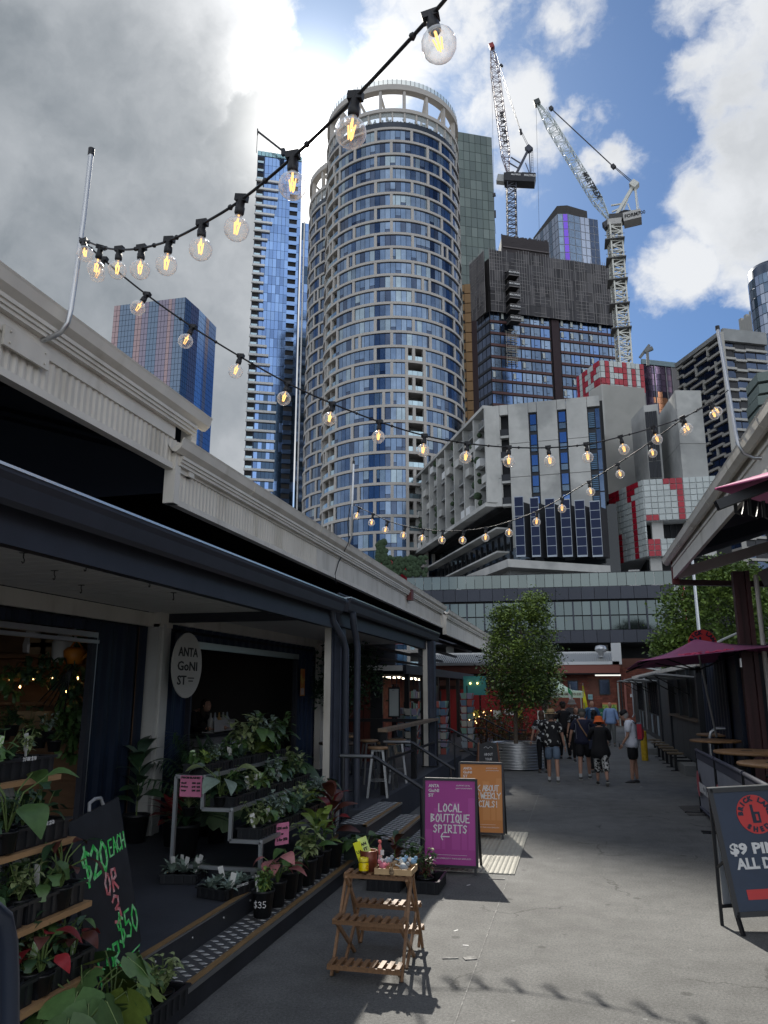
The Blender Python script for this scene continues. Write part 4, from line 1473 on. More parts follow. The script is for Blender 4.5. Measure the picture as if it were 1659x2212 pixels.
def plaque(name,label,x0,y0,x1,y1,Y,col,cat='sign',txt=None,tcol=None,tsize=.1,group=None):
 a,b=ay(x0,y0,Y),ay(x1,y1,Y)
 o_=Vector(((a.x+b.x)/2,Y,b.z))
 o=thing(name,label,cat,o_,group=group)
 MB().box((a.x-o_.x,0,0),(b.x-o_.x,.03,a.z-b.z)).build('board',mat('board_'+name+str(x0),col,.6),o)
 if txt:
  word(txt,tsize,mat('print_%s'%str(tcol),tcol,.6),o,frameM((0,-.006,(a.z-b.z)/2),(1,0,0),(0,0,1)),width=(b.x-a.x)*.8)
 return o
po=plaque('poster','lime green illustrated poster on the brick wall behind the man in blue shirt',1301,1518,1334,1550,YB-.15,(.36,.45,.10),'poster')
a,b=ay(1301,1518,YB-.15),ay(1334,1550,YB-.15)
MB().box((a.x-(a.x+b.x)/2,-.02,a.z-b.z-.1),(b.x-(a.x+b.x)/2,.0,a.z-b.z)).build('poster_band',mat('poster_orange',(.6,.2,.1),.6),po)
m_=MB()
for i in range(16):
 m_.ball((random.uniform(-.35,.35),-.01,random.uniform(.1,.7)),random.uniform(.03,.09),8,4,sz=(1,.1,1))
m_.build('poster_artwork',mat('poster_leafgreen',(.12,.3,.06),.6),po)
plaque('sign_board','dark green sign with small white lettering beside the lime poster',1283,1530,1306,1550,YB-.5,(.01,.12,.055),txt='Supermarket',tcol=(.7,
.75,.7),tsize=.08)
plaque('sign_board','small pale blue sign alone on the brick wall',1270,1500,1280.5,1511,YB-.15,(.25,.42,.45),txt='E',tcol=(.05,.25,.2))
plaque('sign_board','small white sign above the dark door at lane end',1361,1499,1371,1506,YB-.15,(.55,.56,.56))
plaque('banner','yellow banner low beside the green sign',1272,1529,1284,1540,YB-.6,(.5,.35,.03),'banner')
# = left market sheds
M_cream=mat('cream_paint',(0.61,0.585,0.53),.55,var=.10,vscale=2.5,bump=.05,col2=(.45,.42,.36),c2scale=2.2,c2lo=.52,c2hi=.78,stretch=(1,1,.35))
M_cream2=mat('cream_corrugated',(0.57,0.545,0.49),.55,var=.12,vscale=3,col2=(.42,.39,.33),c2scale=2.6,c2lo=.5,c2hi=.76,stretch=(1,1,.3))
M_navy=mat('navy_container',(0.008,0.015,0.033),.5,var=.25,vscale=2.0)
M_navyd=mat('navy_steel',(0.024,0.026,0.036),.5,.0,var=.2,vscale=4)
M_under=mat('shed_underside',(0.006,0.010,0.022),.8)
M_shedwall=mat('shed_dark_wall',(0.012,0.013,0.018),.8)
M_gal=mat('galvanised',(0.33,0.34,0.35),.38,.75,var=.12,vscale=8)
M_wht=mat('off_white_paint',(0.42,0.42,0.40),.5,var=.05)
M_black=mat('black_steel',(0.012,0.013,0.016),.4,.2)
M_blackp=mat('black_plastic',(0.010,0.011,0.014),.42)
SH=[('first',-2.0,6.55,4.78,4.43,4.15),('second',6.23,21.3,4.41,4.15,3.83),('third',21.9,48.0,4.36,4.09,3.69)]
shed={}
for nm,y0,y1,zt,zc,zb in SH:
 lab={'first':'nearest left market shed with cream gutter and ribbed fascia, roof highest','second':'long middle left market shed with cream gutter stepping down from the nearest',
'third':'farthest left market shed with cream gutter behind the potted tree'}[nm]
 t=thing('market_shed',lab,'shed',(-3.51,y0,0),group='market sheds along the left of the lane')
 L=y1-y0
 shed[nm]=t
# fascia board with mouldings
 fy0=0 if nm=='first' else.35
 m_=MB().box((-.09,fy0,zc),(-.03,L-(.35 if nm!='third' else 0),zt-.1))
 m_.build('fascia_board',M_cream,t)
 m_=MB()
 for k,(dz,dx)in enumerate(((.16,.03),(.19,.015),(.13,.045))):
  m_.box((-.03,.02,zt-.1-dz+.06),(dx,L-.06,zt-.1-dz+.09))
 m_.build('moulding',M_cream,t)
 m_=MB().box((-.10,0,zb-.02),(-.02,L,zb+.035))
 m_.build('bottom_trim',M_cream,t)
 if nm in('first','second'):
  n=int(L/.075)
  c_=MB()
  corr(c_,(-.055,0 if nm=='first' else.05),(-.055,L-.05),zb+.03,zc,n if nm=='first' else 110,.012 if nm=='first' else.010)
  if nm=='second':
   c_=MB()
   corr(c_,(-.055,.05),(-.055,4.2),zb+.03,zc,56,.012)
   c_.box((-.07,4.2,zb+.03),(-.045,L,zc))
  c_.build('ribbed_fascia',M_cream2,t)
 else:
  MB().box((-.07,0,zb+.03),(-.045,L,zc)).build('plain_fascia',M_cream,t)
# boards end trims
 MB().box((-.11,-.04 if nm!='first' else 0,zb-.02),(.0,.06,zt-.12)).build('end_board',M_cream,t)
 MB().box((-.11,L-.10,zb-.02),(.005,L,zt-.1)).build('end_board',M_cream,t)
# quad gutter with joints
 g_=MB()
 prof=[(-.06,0),(.02,-.12),(.06,-.13),(.11,-.09),(.13,-.02),(.14,.0),(.125,.0),(.11,-.05),(.0,-.1),(-.05,.0)]
 vs=[]
 for yy in(-.1 if nm!='first' else 0,L+(.12 if nm!='third' else 0)):
  for x,z in prof:
   vs.append((x-.03,yy,zt+z))
 k=len(prof)
 fs=[(i,(i+1)%k,k+(i+1)%k,k+i)for i in range(k)]+[tuple(range(k-1,-1,-1)),tuple(range(k,2*k))]
 g_.add(vs,fs)
 g_.build('gutter',M_cream,t)
 j=MB()
 yy=1.6
 while yy<L-.5:
  for i in range(1,5):
   (x0,z0_),(x1,z1_)=prof[i],prof[i+1]
   j.beam((x0-.03,yy,zt+z0_),(x1-.03,yy,zt+z1_),.03,.012)
  yy+=2.4
 j.build('gutter_joint',M_cream2,t)
# roof
 m_=MB()
 m_.add([(-.05,0,zt-.06),(-.05,L,zt-.06),(-7.5,L,zt+2.2),(-7.5,0,zt+2.2)],[(0,1,2,3)])
 m_.add([(-.09,0,zt-.14),(-.09,L,zt-.14),(-7.5,L,zt+2.1),(-7.5,0,zt+2.1)],[(3,2,1,0)])
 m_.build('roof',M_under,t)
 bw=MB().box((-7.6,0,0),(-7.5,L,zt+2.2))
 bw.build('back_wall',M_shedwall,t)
 if nm=='third':
  m_=MB()
  for yy in np.arange(1,L,2.4):
   m_.beam((-.15,yy,zb+.2),(-7.4,yy,zt+1.9),.09,.2)
  m_.build('rafters',M_navyd,t,kind='stuff')
  for i in range(5):
   MB().box((-5.5+.9*i,.5,3.5+.28*i),(-5.35+.9*i,L,3.62+.28*i)).build('purlin',M_navyd,t)
 if nm=='second':
  MB().box((-.03,10.4,4.07),(.07,10.62,4.32)).build('rain_head',mat('maroon_box',(.13,.03,.03),.5),t)
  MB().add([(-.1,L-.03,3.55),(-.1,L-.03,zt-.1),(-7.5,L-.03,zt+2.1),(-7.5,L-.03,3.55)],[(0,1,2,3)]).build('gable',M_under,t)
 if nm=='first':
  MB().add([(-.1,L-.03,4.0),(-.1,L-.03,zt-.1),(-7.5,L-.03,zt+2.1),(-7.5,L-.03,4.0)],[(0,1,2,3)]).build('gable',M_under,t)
  m_=MB().box((-.02,2.0+3.9,4.33),(.0,2.0+4.35,4.47))
  for yy in(5.95,6.3):
   for zz in(4.36,4.44):
    m_.ball((.005,yy,zz),.008,6,4)
  m_.build('bracket_plate',M_cream2,t)
# skyline end wall of the middle shed
M_alu0=mat('lip_highlight',(0.7,0.7,0.7),.25,.8)  # pale tone puts the highlight along the awning edge into the lip's colour
# awnings
M_ceil=mat('white_ribbed_ceiling',(0.62,0.62,0.61),.5,var=.06)
def awning(label,y0,y1,zg):
 t=thing('awning',label,'awning',(-3.1,y0,0),group='navy awnings over the left deck')
 L=y1-y0
 prof=[(-.16,.13),(-.16,-.10),(-.02,-.15),(.01,-.12),(.03,-.02),(.05,.02),(.05,.05),(.03,.05),(.0,-.03),(-.1,-.02),(-.13,.13)]
 vs=[]
 for yy in(0,L):
  for x,z in prof:
   vs.append((x,yy,zg+z))
 k=len(prof)
 fs=[(i,(i+1)%k,k+(i+1)%k,k+i)for i in range(k)]+[tuple(range(k-1,-1,-1)),tuple(range(k,2*k))]
 MB().add(vs,fs).build('gutter',M_navyd,t)
 MB().box((-.05,0,zg+.045),(.060,L,zg+.062)).build('gutter_lip',M_alu0,t)
 MB().box((-.22,0,zg-.34),(-.13,L,zg-.05)).build('edge_beam',M_navyd,t)
 m_=MB()
 n=int(L/.19)
 for i in range(n):
  yy=i*L/n
  m_.box((-2.35,yy+.01,zg-.17),(-.2,yy+L/n-.012,zg-.15))
  m_.box((-2.35,yy+L/n-.012,zg-.155),(-.2,yy+L/n+.01,zg-.145))
 m_.build('ribbed_ceiling',M_ceil,t)
 MB().add([(-.1,0,zg+.1),(-.1,L,zg+.1),(-2.7,L,zg+.35),(-2.7,0,zg+.35)],[(0,1,2,3)]).build('roof_sheet',M_navyd,t)
 return t
t_aw1=awning('near navy awning with ribbed white ceiling above the plant stall',0.5,10.25,3.31)
t_aw2=awning('farther navy awning over the bar deck and steel stools',10.5,18.0,3.36)
MB().box((-2.35,9.5-.5+.0,3.02),(-.2,9.6-.5+.0,3.15)).build('cross_beam',M_navyd,t_aw1)
hook=MB()
hook.tube([(0,0,0),(0,0,-.035),(0,.02,-.05),(0,.02,-.07),(0,0,-.08),(0,-.018,-.07)],.0045,5)
hook.box((-.03,-.012,-.004),(.03,.012,.0))
hm=hook.mesh('ceiling_hook',M_black)
for i,(x,y)in enumerate(((110,243),(252,325),(375,392),(425,226),(395,283),(690,362),(763,322),(800,427),(940,395),(5,160))):
 p=gp(x*.4688,1080+.4688*y,3.135)
 o=inst('ceiling_hook',hm,None,p,(0,0,radians(13)))
 hl_=('leftmost in the middle row','in the middle row, second from left','lowest left, near the cream beam','nearest the navy gutter on the left','just below the one nearest the gutter',
'centre right, second row','centre right, closer to the gutter','lowest right, near the cream beam','farthest right of all','cut by the left edge of the picture')
 tag(o,'small black ceiling hook, '+hl_[i],'hook','hooks under the near awning')
# - posts and downpipes
def post(label,x,y,z0,z1,cream=True):
 t=thing('awning_post',label,'post',(x,y,z0),group='steel awning posts')
 h=z1-z0
 if cream:
  MB().box((-.13,-.10,0),(-.03,.0,h)).box((-.13,.0,0),(-.11,.1,h)).build('cream_angle',M_cream,t)
 MB().box((-.028,-.10,0),(.0,.1,h)).box((.0,-.02,0),(.11,.02,h)).box((.11,-.1,0),(.13,.1,h)).build('steel_section',mat('slate_steel',(.045,.055,.085),.45,.2,var=.2,vscale=5),t)
 MB().box((-.18,-.13,0),(.17,.13,.015)).build('base_plate',M_black,t)
 return t
post('cream and slate blue post at the end of the near awning',-3.42,10.95,.33,3.1)
post('grey steel post carrying the far awning end, behind the timber leaning rail',-3.18,17.3,.5,3.2)
M_pipe=mat('pipe_slate',(.06,.07,.095),.35,.2,var=.1)
for lab,pts in(('slate downpipe dropping from the near awning gutter end',[(-3.22,10.12,3.2),(-3.22,10.2,3.05),(-3.24,10.75,2.85),(-3.24,10.9,2.7),(-3.24,
10.95,.35)]),('slate downpipe with cranked offset from the far awning gutter',[(-3.1,10.75,3.22),(-3.1,10.8,3.08),(-3.15,11.1,2.9),(-3.15,11.2,2.75),(-3.15,
11.2,.35)])):
 o=MB().tube(pts,.05,10).build('downpipe',M_pipe)
 tag(o,lab,'downpipe','downpipes beside the awning post')
# - decks and steps
M_deck=mat('deck_grey',(.050,.056,.070),.7,var=.25,vscale=1.2,bump=.1)
M_riser=mat('riser_black',(.020,.022,.028),.5,var=.4,vscale=4)
M_noseW=mat('nosing_timber',(.24,.15,.065),.6,var=.3,vscale=9,stretch=(6,.6,6))
M_alu=mat('aluminium',(.50,.50,.49),.3,.9,var=.1)
MB().box((-7.5,.3,0),(-3.0,10.95,.325)).build('deck',M_deck,kind='structure')
MB().box((-7.5,10.95,0),(-2.98,20.6,.49)).build('deck',M_deck,kind='structure')
MB().box((-7.5,20.6,0),(-3.0,46,.35)).build('deck',M_deck,kind='structure')
MB().box((-3.0,.3,0),(-2.975,10.9,.325)).build('step_riser',M_riser,kind='structure')
MB().box((-2.975,.3,0),(-2.66,9.75,.16)).build('step',M_riser,kind='structure')
def chequer(x0,x1,y0,y1,z,name='chequer_plate',step=.062,kind='stuff'):
 """raised lozenges of a tread plate"""
 m_=MB()
 nx,ny=max(1,int((x1-x0)/step)),int((y1-y0)/step)
 for i in range(nx):
  for j in range(ny):
   cx,cy=x0+(i+.5)*(x1-x0)/nx,y0+(j+.5)*step
   if(i+j)%2:
    continue
   a=radians(45)
   w,h=step*.52,step*.30
   pts=[(cx-w,cy),(cx,cy-h),(cx+w,cy),(cx,cy+h)]
   m_.add([(px_,py_,z+.0035)for px_,py_ in pts],[(0,1,2,3)])
   m_.add([(px_+(px_-cx)*.25,py_+(py_-cy)*.25,z+.0005)for px_,py_ in pts]+[(px_,py_,z+.0035)for px_,py_ in pts],[(0,1,5,4),(1,2,6,5),(2,3,7,6),(3,0,4,7)])
 o=m_.build(name,mat('tread_bright',(.70,.70,.67),.42,.7,var=.2,vscale=20))
 o['kind']='stuff'
 o['label']='bright raised lozenges of the step tread plate'
 return o
M_tread=mat('tread_plate',(.10,.103,.107),.5,.3,var=.2,vscale=12)
MB().box((-2.975,.3,.16),(-2.66,9.75,.166)).build('step_tread',M_tread,kind='structure')
chequer(-2.965,-2.67,2.5,9.72,.166)
for nm,x,y0,y1,z in(('lower',-2.66,.3,9.75,.17),('upper',-3.0,.3,10.9,.33)):
 MB().box((x-.055,y0,z-.03),(x+.012,y1,z+.004)).build('timber_nosing',M_noseW,kind='structure')
 MB().box((x+.012,y0,z-.028),(x+.022,y1,z+.006)).build('nosing_strip',M_alu,kind='structure')
b_=MB()
for yy in np.arange(3.2,9.6,.55):
 b_.ball((-2.972,yy,.27),.009,6,4)
o=b_.build('riser_bolts',M_alu,kind='stuff')
# stairs to the bar deck
st=thing('stairs','three tread plate stairs with timber nosings up to the bar deck','stairs',(-2.45,9.8,0))
for i,(x,z)in enumerate(((-2.40,.495),(-2.22,.33),(-2.02,.168))):
 x1=x
 x0=-2.98
 y0,y1=(0 if i else 0),2.0
 if i==0:
  x1=-2.62
 elif i==1:
  x1=-2.30
 else:
  x1=-1.98
 MB().box((x0+2.45,y0,.0 if i==2 else(.165 if i==1 else.33)),(x1+2.45,y1,z)).build('riser',M_riser,st)
 MB().box((x1+2.45-.05,y0,z-.025),(x1+2.45+.008,y1,z+.003)).build('timber_nosing',M_noseW,st)
 MB().box((x1+2.45+.008,y0,z-.02),(x1+2.45+.016,y1,z+.005)).build('nosing_strip',M_alu,st)
 MB().box((x1+2.45-.34,y0,z),(x1+2.45-.05,y1,z+.004)).build('tread',M_tread,st)
 chequer(x1-.34,x1-.05,9.8,11.8,z+.004)
# handrails
M_rail=mat('handrail_black',(.03,.033,.04),.35,.3)
M_railt=mat('handrail_steel',(.34,.35,.37),.3,.85)
def handrail(label,y,z,xs):
 t=thing('handrail',label,'handrail',(-2.6,y,0),group='handrails of the bar stairs')
 r=MB().tube([(-.48,0,z),(-.02,0,z),(.02,0,z-.012),(.68,0,z-.40)],.024,10)
 r.build('rail',M_rail,t)
 MB().tube([(-.46,0,z+.003),(-.02,0,z+.003)],.025,10).build('worn_rail',M_railt,t)
 MB().tube([(.62,0,z-.37),(.62,0,.0)],.022,8).build('post',M_rail,t)
 MB().tube([(-.42,0,z),(-.42,0,.5)],.022,8).build('post',M_rail,t)
 return t
handrail('near stair handrail sloping down behind the magenta sign',10.1,1.28,0)
handrail('far stair handrail sloping down behind the orange sign',12.5,1.31,0)
# second riser line, third small timber nosing seen past the sign
tb_=thing('leaning_rail','timber topped leaning rail along the bar deck edge','rail',(-3.08,12.5,.49))
MB().beam((0,0,1.0),(-.02,5.0,1.0),.16,.055).build('timber_top',mat('timber_grey',(.20,.15,.105),.7,var=.3,vscale=8),tb_)
for yy in(0.1,2.5,4.9):
 MB().box((-.05,yy-.05,0),(.05,yy+.05,.97)).build('post',M_black,tb_)
MB().box((-.02,.1,.5),(.02,4.9,.54)).build('mid_rail',M_black,tb_)
tb_=thing('leaning_rail','dark steel rail across the bar deck in front of red boards','rail',(-5.2,17.5,.49))
MB().box((-2,0,.93),(1.9,.05,1.0)).build('top_rail',M_black,tb_)
for xx in(-1.9,0,1.8):
 MB().box((xx,0,0),(xx+.05,.05,.93)).build('post',M_black,tb_)
# - shop fronts in shipping containers
ct_=thing('container_shop','navy shipping container plant shop with a wide lit opening','shop',(-5.5,2.0,.33))
w_=MB()
corr(w_,(0,-1.5),(0,1.2),0,2.9,8,-.03)
corr(w_,(0,6.1),(0,7.25),0,2.9,4,-.03)
corr(w_,(0,1.2),(0,6.1),2.48,2.9,16,-.03)
w_.build('corrugated_wall',M_navy,ct_)
MB().box((-.04,-2,2.62),(.05,7.3,2.8)).build('cream_beam',M_cream,ct_)
MB().box((-.04,1.2,2.40),(.04,6.1,2.46)).box((-.02,1.2,2.33),(.06,6.1,2.37)).build('shutter_rail',M_gal,ct_)
MB().box((-.04,6.02,0),(.03,6.1,2.42)).build('door_frame',M_navyd,ct_)
MB().box((.0,6.1,0),(.02,6.13,2.42)).build('frame_edge',M_gal,ct_)
# post between the bays
MB().box((-.22,7.3,0),(.14,7.62,2.66)).box((.14,7.38,0),(.17,7.44,2.66)).build('corner_post',mat('post_offwhite',(.48,.48,.46),.55,var=.06),ct_)
MB().box((-.05,7.30,2.62),(.16,7.62,2.9)).build('post_head',M_cream,ct_)
# interior
M_ply=mat('plywood',(.155,.085,.045),.7,var=.3,vscale=3,stretch=(1,1,3))
MB().box((-2.3,-1.5,0),(-2.25,7.2,2.6)).build('back_wall',M_ply,ct_)
MB().box((-2.3,7.0,0),(0,7.05,2.6)).build('side_wall',M_ply,ct_)
MB().box((-2.3,-1.5,2.6),(0,7.2,2.64)).build('ceiling',M_dark,ct_)
for zz in(.0,.55,1.1,1.65,2.2):
 MB().box((-2.25,-1.4,zz+.02),(-2.235,6.95,zz+.5)).build('board',M_ply,ct_)
c2_=thing('container_shop','navy container bar with open roller door below an oval sign','shop',(-5.5,9.7,.33))
w_=MB()
corr(w_,(0,.05),(0,.8),0,2.85,3,-.03)
corr(w_,(0,5.2),(0,6.55),0,2.85,5,-.03)
corr(w_,(0,.8),(0,5.2),2.5,2.85,15,-.03)
w_.build('corrugated_wall',mat('blue_container',(.010,.022,.055),.5,var=.2),c2_)
MB().box((-.04,-.05,2.70),(.05,8.3,2.95)).build('cream_beam',M_cream,c2_)
MB().box((-.04,.8,2.40),(.05,5.3,2.5)).build('shutter_box',M_gal,c2_)
MB().box((-.04,5.2,0),(.05,5.28,2.4)).box((-.04,.75,0),(.05,.8,2.4)).build('door_frame',M_navyd,c2_)
MB().box((-3.3,.0,0),(-3.25,6.6,2.6)).build('back_wall',mat('taupe_wall',(.055,.045,.040),.8),c2_)
MB().box((-3.3,6.5,0),(0,6.55,2.6)).build('side_wall',mat('taupe_wall',(.055,.045,.040),.8),c2_)
MB().box((-3.3,0,2.6),(0,6.6,2.64)).build('ceiling',M_dark,c2_)
MB().box((-.13,6.5,0),(.13,6.75,2.8)).build('end_post',M_cream,c2_)
# oval sign
sg=thing('oval_sign','pale oval shop sign hanging beside the white corner post','sign',(-5.20,9.80,2.90))
m_=MB()
N=36
r1_,r2_=.42,.44
v0=[(.0,r1_*cos(2*pi*i/N),-.44+r2_*sin(2*pi*i/N))for i in range(N)]
v1=[(.02,y,z)for _,y,z in v0]
m_.add(v0+v1,[tuple(range(N)),tuple(range(2*N-1,N-1,-1))]+[(i,N+i,N+(i+1)%N,(i+1)%N)for i in range(N)])
m_.build('board',mat('sign_offwhite',(.50,.49,.46),.6),sg)
M_ink=mat('print_dark',(.03,.03,.03),.7)
for k,s in enumerate(('ANTA','GoNI','ST')):
 word(s,.17,M_ink,sg,frameM((.024,0 if k<2 else-.15,-.27-k*.19),(0,1,0),(0,0,1)),width=.56 if k<2 else.25,bold=.003)
MB().box((.02,.02,-.62),(.026,.2,-.605)).box((.02,.05,-.66),(.026,.17,-.645)).build('sign_rule',M_ink,sg)
# poster on the blue wall
p=ax(1394*.4688,1080+.4688*840,-5.44)
pp=thing('poster','small orange and yellow flyer taped on blue container wall','poster',(-5.44,p.y,p.z))
MB().box((0,-.13,-.27),(.004,.13,.27)).build('sheet',mat('flyer_orange',(.55,.16,.03),.6,col2=(.6,.42,.10),c2scale=4),pp)
MB().box((.004,-.11,-.25),(.006,.09,-.12)).build('printed_panel',mat('flyer_pale',(.55,.45,.40),.6),pp)
# goods inside the plant shop, on the shelves of the end wall
C1=lambda x,y,Y=8.75:ay(x*.2396,1347.8+.2396*y,Y)
def goods(name,label,cat,mb,mt,p,group=None,rz=0):
 o=mb.build(name,mt,loc=p)
 o.rotation_euler=(0,0,rz)
 return tag(o,label,cat,group)
for y_ in(280,492,700,930):
 z_=C1(400,y_).z-.33
 MB().box((-2.25,6.55,z_-.04),(-.45,6.98,z_)).build('shelf',M_ply,ct_)
for k in range(8):
 MB().box((-2.25,6.96,.05+k*.32),(-.1,6.99,.35+k*.32)).build('board',M_ply,ct_)
goods('plastic_bag','crumpled clear plastic bag on the highest shop shelf','bag',MB().lathe([(.0001,0),(.11,.02),(.12,.12),(.09,.26),(.10,.32),(.02,.34)],
n=9,smooth=False),mat('clear_plastic',(.45,.45,.45),.15,spec=.9),C1(280,275))
cb=MB().box((-.12,-.10,0),(.12,.10,.145))
for lab,(x_,y_)in(('brown carton lower left of the four beside the plastic bag',(380,275)),('brown carton lower right, next to the white can',(478,275)),
('brown carton upper left of the four beside the plastic bag',(380,212)),('brown carton upper right of the stack of four',(478,212))):
 goods('carton',lab,'box',cb,mat('cardboard',(.30,.21,.12),.8,rnd=.1),C1(x_,y_),'brown cartons on the shop shelf')
jug=MB().lathe([(.0001,0),(.13,0),(.14,.05),(.14,.24),(.08,.34),(.04,.37),(.04,.4),(.0001,.4)],n=16)
jug.tube([(.05,.0,.37),(.14,0,.4),(.16,0,.32),(.13,0,.26)],.018,6)
goods('watering_can','white plastic watering can at the end of the top shop shelf','watering can',jug,mat('white_plastic',(.50,.50,.48),.4),C1(562,345,8.5))
can=MB().lathe([(.0001,0),(.12,0),(.14,.16),(.10,.2),(.0001,.2)],n=14)
can.tube([(.1,0,.05),(.22,0,.16),(.26,0,.24)],.018,6)
can.tube([(-.1,0,.15),(0,0,.3),(.1,0,.2)],.012,5)
goods('watering_can','orange watering can beside the white can in the shop','watering can',can,mat('orange_plastic',(.60,.20,.02),.4),C1(668,362,8.45))
goods('bottle','green spray bottle behind the orange watering can','bottle',MB().lathe([(.0001,0),(.08,0),(.08,.2),(.03,.25),(.03,.32),(.0001,.33)],n=12),
mat('green_plastic',(.05,.16,.03),.4),C1(685,275,8.7))
goods('carton','wide open brown carton low on the shop bench','box',MB().box((-.22,-.1,0),(.22,.1,.22)),mat('cardboard',(.30,.21,.12),.8),C1(280,955,8.4))
M_bulbw=mat('fairy_glow',(.9,.6,.3),.5,emit=(1.0,.58,.2),estr=4)
fl_=thing('fairy_lights','short string of warm fairy lights draped along the shop shelf','lights',C1(300,520,8.4))
o_=Vector(fl_.location)
q_=[(-60,500),(0,535),(90,500),(180,568),(300,490),(470,492),(482,560),(565,517),(600,605),(700,490)]
for x_,y_ in q_:
 MB().ball(C1(x_,y_,8.4)-o_,.012,6,5,sz=(1,1,1.6)).build('bulb',M_bulbw,fl_)
MB().tube([C1(x_,y_,8.4)-o_+Vector((0,0,.015))for x_,y_ in q_],.003,4).build('wire',M_black,fl_)
tw_=thing('palm_strips','fan of dark leather strips hanging from the shop shelf','hangings',C1(660,380,8.2))
o_=Vector(tw_.location)
for i in range(6):
 e_=C1(350+i*45,700+i*22,8.3)
 m1=C1(560+i*12,480+i*10,8.1)
 MB().tube([(0,0,0),m1-o_,e_-o_],.008,4).build('strip',M_black,tw_)
# shop counter in the bar bay
ctr=thing('counter','grey shop counter with white printed front behind the plants','counter',(-6.5,13.2,.33))
MB().box((-.5,-.8,0),(.3,1.6,1.0)).build('cabinet',mat('counter_grey',(.16,.16,.17),.6),ctr)
MB().box((-.55,-.85,1.0),(.35,1.65,1.05)).build('counter_top',M_dark,ctr)
MB().box((.30,.3,.25),(.31,1.5,.95)).build('front_panel',mat('counter_white',(.30,.34,.42),.6),ctr)
word('pips',.3,M_ink,ctr,frameM((.315,.9,.6),(0,1,0),(0,0,1)),width=.5)
cad=thing('condiment_caddy','clear bottle caddy standing on the grey counter','caddy',(-6.4,13.4,1.38))
MB().box((-.12,-.4,0),(.12,.45,.02)).box((.11,-.4,0),(.12,.45,.22)).build('tray',mat('clear_plastic',(.45,.45,.45),.15,spec=.9),cad)
for i in range(5):
 b_=MB().lathe([(.0001,0),(.055,0),(.055,.2),(.02,.25),(.015,.32),(.0001,.33)],(0,-.32+i*.17,.02),10)
 b_.build('bottle',mat('bottle_%d'%(i%3),[(.4,.4,.38),(.35,.4,.45),(.5,.3,.12)][i%3],.3),cad)
# - bar interior and bookshop beyond
M_redw=mat('red_timber',(.085,.018,.012),.6,var=.35,vscale=5,stretch=(1,8,.4))
bw=thing('timber_wall','dark red vertical timber board wall at the back of bar deck','wall',(-5.9,18.2,.49))
for i in range(16):
 MB().box((-1.6+i*.17,0,0),(-1.6+i*.17+.155,.04,2.1)).build('board',M_redw,bw)
MB().box((-1.6,.04,0),(1.4,.08,2.1)).build('backing',M_dark,bw)
a=ay(674+555*.3125,1209.6+880*.3125,18.15)
b=ay(674+583*.3125,1209.6+1090*.3125,18.15)
o=thing('menu_board','white framed menu sheet beside the red timber wall','sign',((a.x+b.x)/2,18.12,b.z))
MB().box((-.14,0,0),(.14,.03,a.z-b.z)).build('frame',M_black,o)
MB().box((-.11,-.01,.04),(.11,0,a.z-b.z-.04)).build('sheet',mat('paper_pale',(.40,.44,.44),.6),o)
bs=thing('book_shop','brick book shop with dark frames and strip lamps beyond the bar','shop',(-5.4,20.8,.35))
MB().box((-2.5,0,0),(.0,.06,2.3)).build('front_wall',M_dark,bs)
MB().box((-2.6,-.3,2.28),(.9,9,2.42)).build('eave_beam',M_white,bs)
MB().box((.92,-.3,2.2),(1.0,14,2.44)).build('edge_gutter',M_navyd,bs)
MB().box((-1.5,0,2.2),(.9,14,2.27)).build('ceiling',M_dark,bs)
MB().box((-1.6,.1,0),(-1.5,14,2.3)).build('wall',mat('mortar_wall',(.17,.075,.055),.9,var=.15),bs)
fb=Facade(bs)
for r in range(17):
 for c in range(28):
  x0=.3+c*.36+(.18 if r%2 else 0)
  fb.piece('brick',random.choice(M_brick),(-1.5,x0),(-1.5,x0+.34),.1+r*.125,.21+r*.125,0,.02)
fb.done()
for yy in(.3,2.6,5.0,7.4,9.8):
 MB().box((.82,yy,0),(.94,yy+.12,2.2)).build('post',M_black,bs)
for yy in(1.2,3.6,6.0,8.6):
 MB().box((-1.48,yy,0),(-1.40,yy+.9,2.0)).build('window',GL[3],bs)
 MB().box((-1.39,yy+.1,.9),(-1.385,yy+.8,1.8)).build('window_poster',mat('poster_cream',(.42,.42,.33),.7,col2=(.2,.25,.12),c2scale=3),bs)
for i in range(4):
 MB().box((-.6,1+i*2.6,2.14),(-.1,1.5+i*2.6,2.19)).build('lamp_strip',mat('warm_strip',(1,.9,.75),.5,emit=(1,.86,.65),estr=3.0),bs)
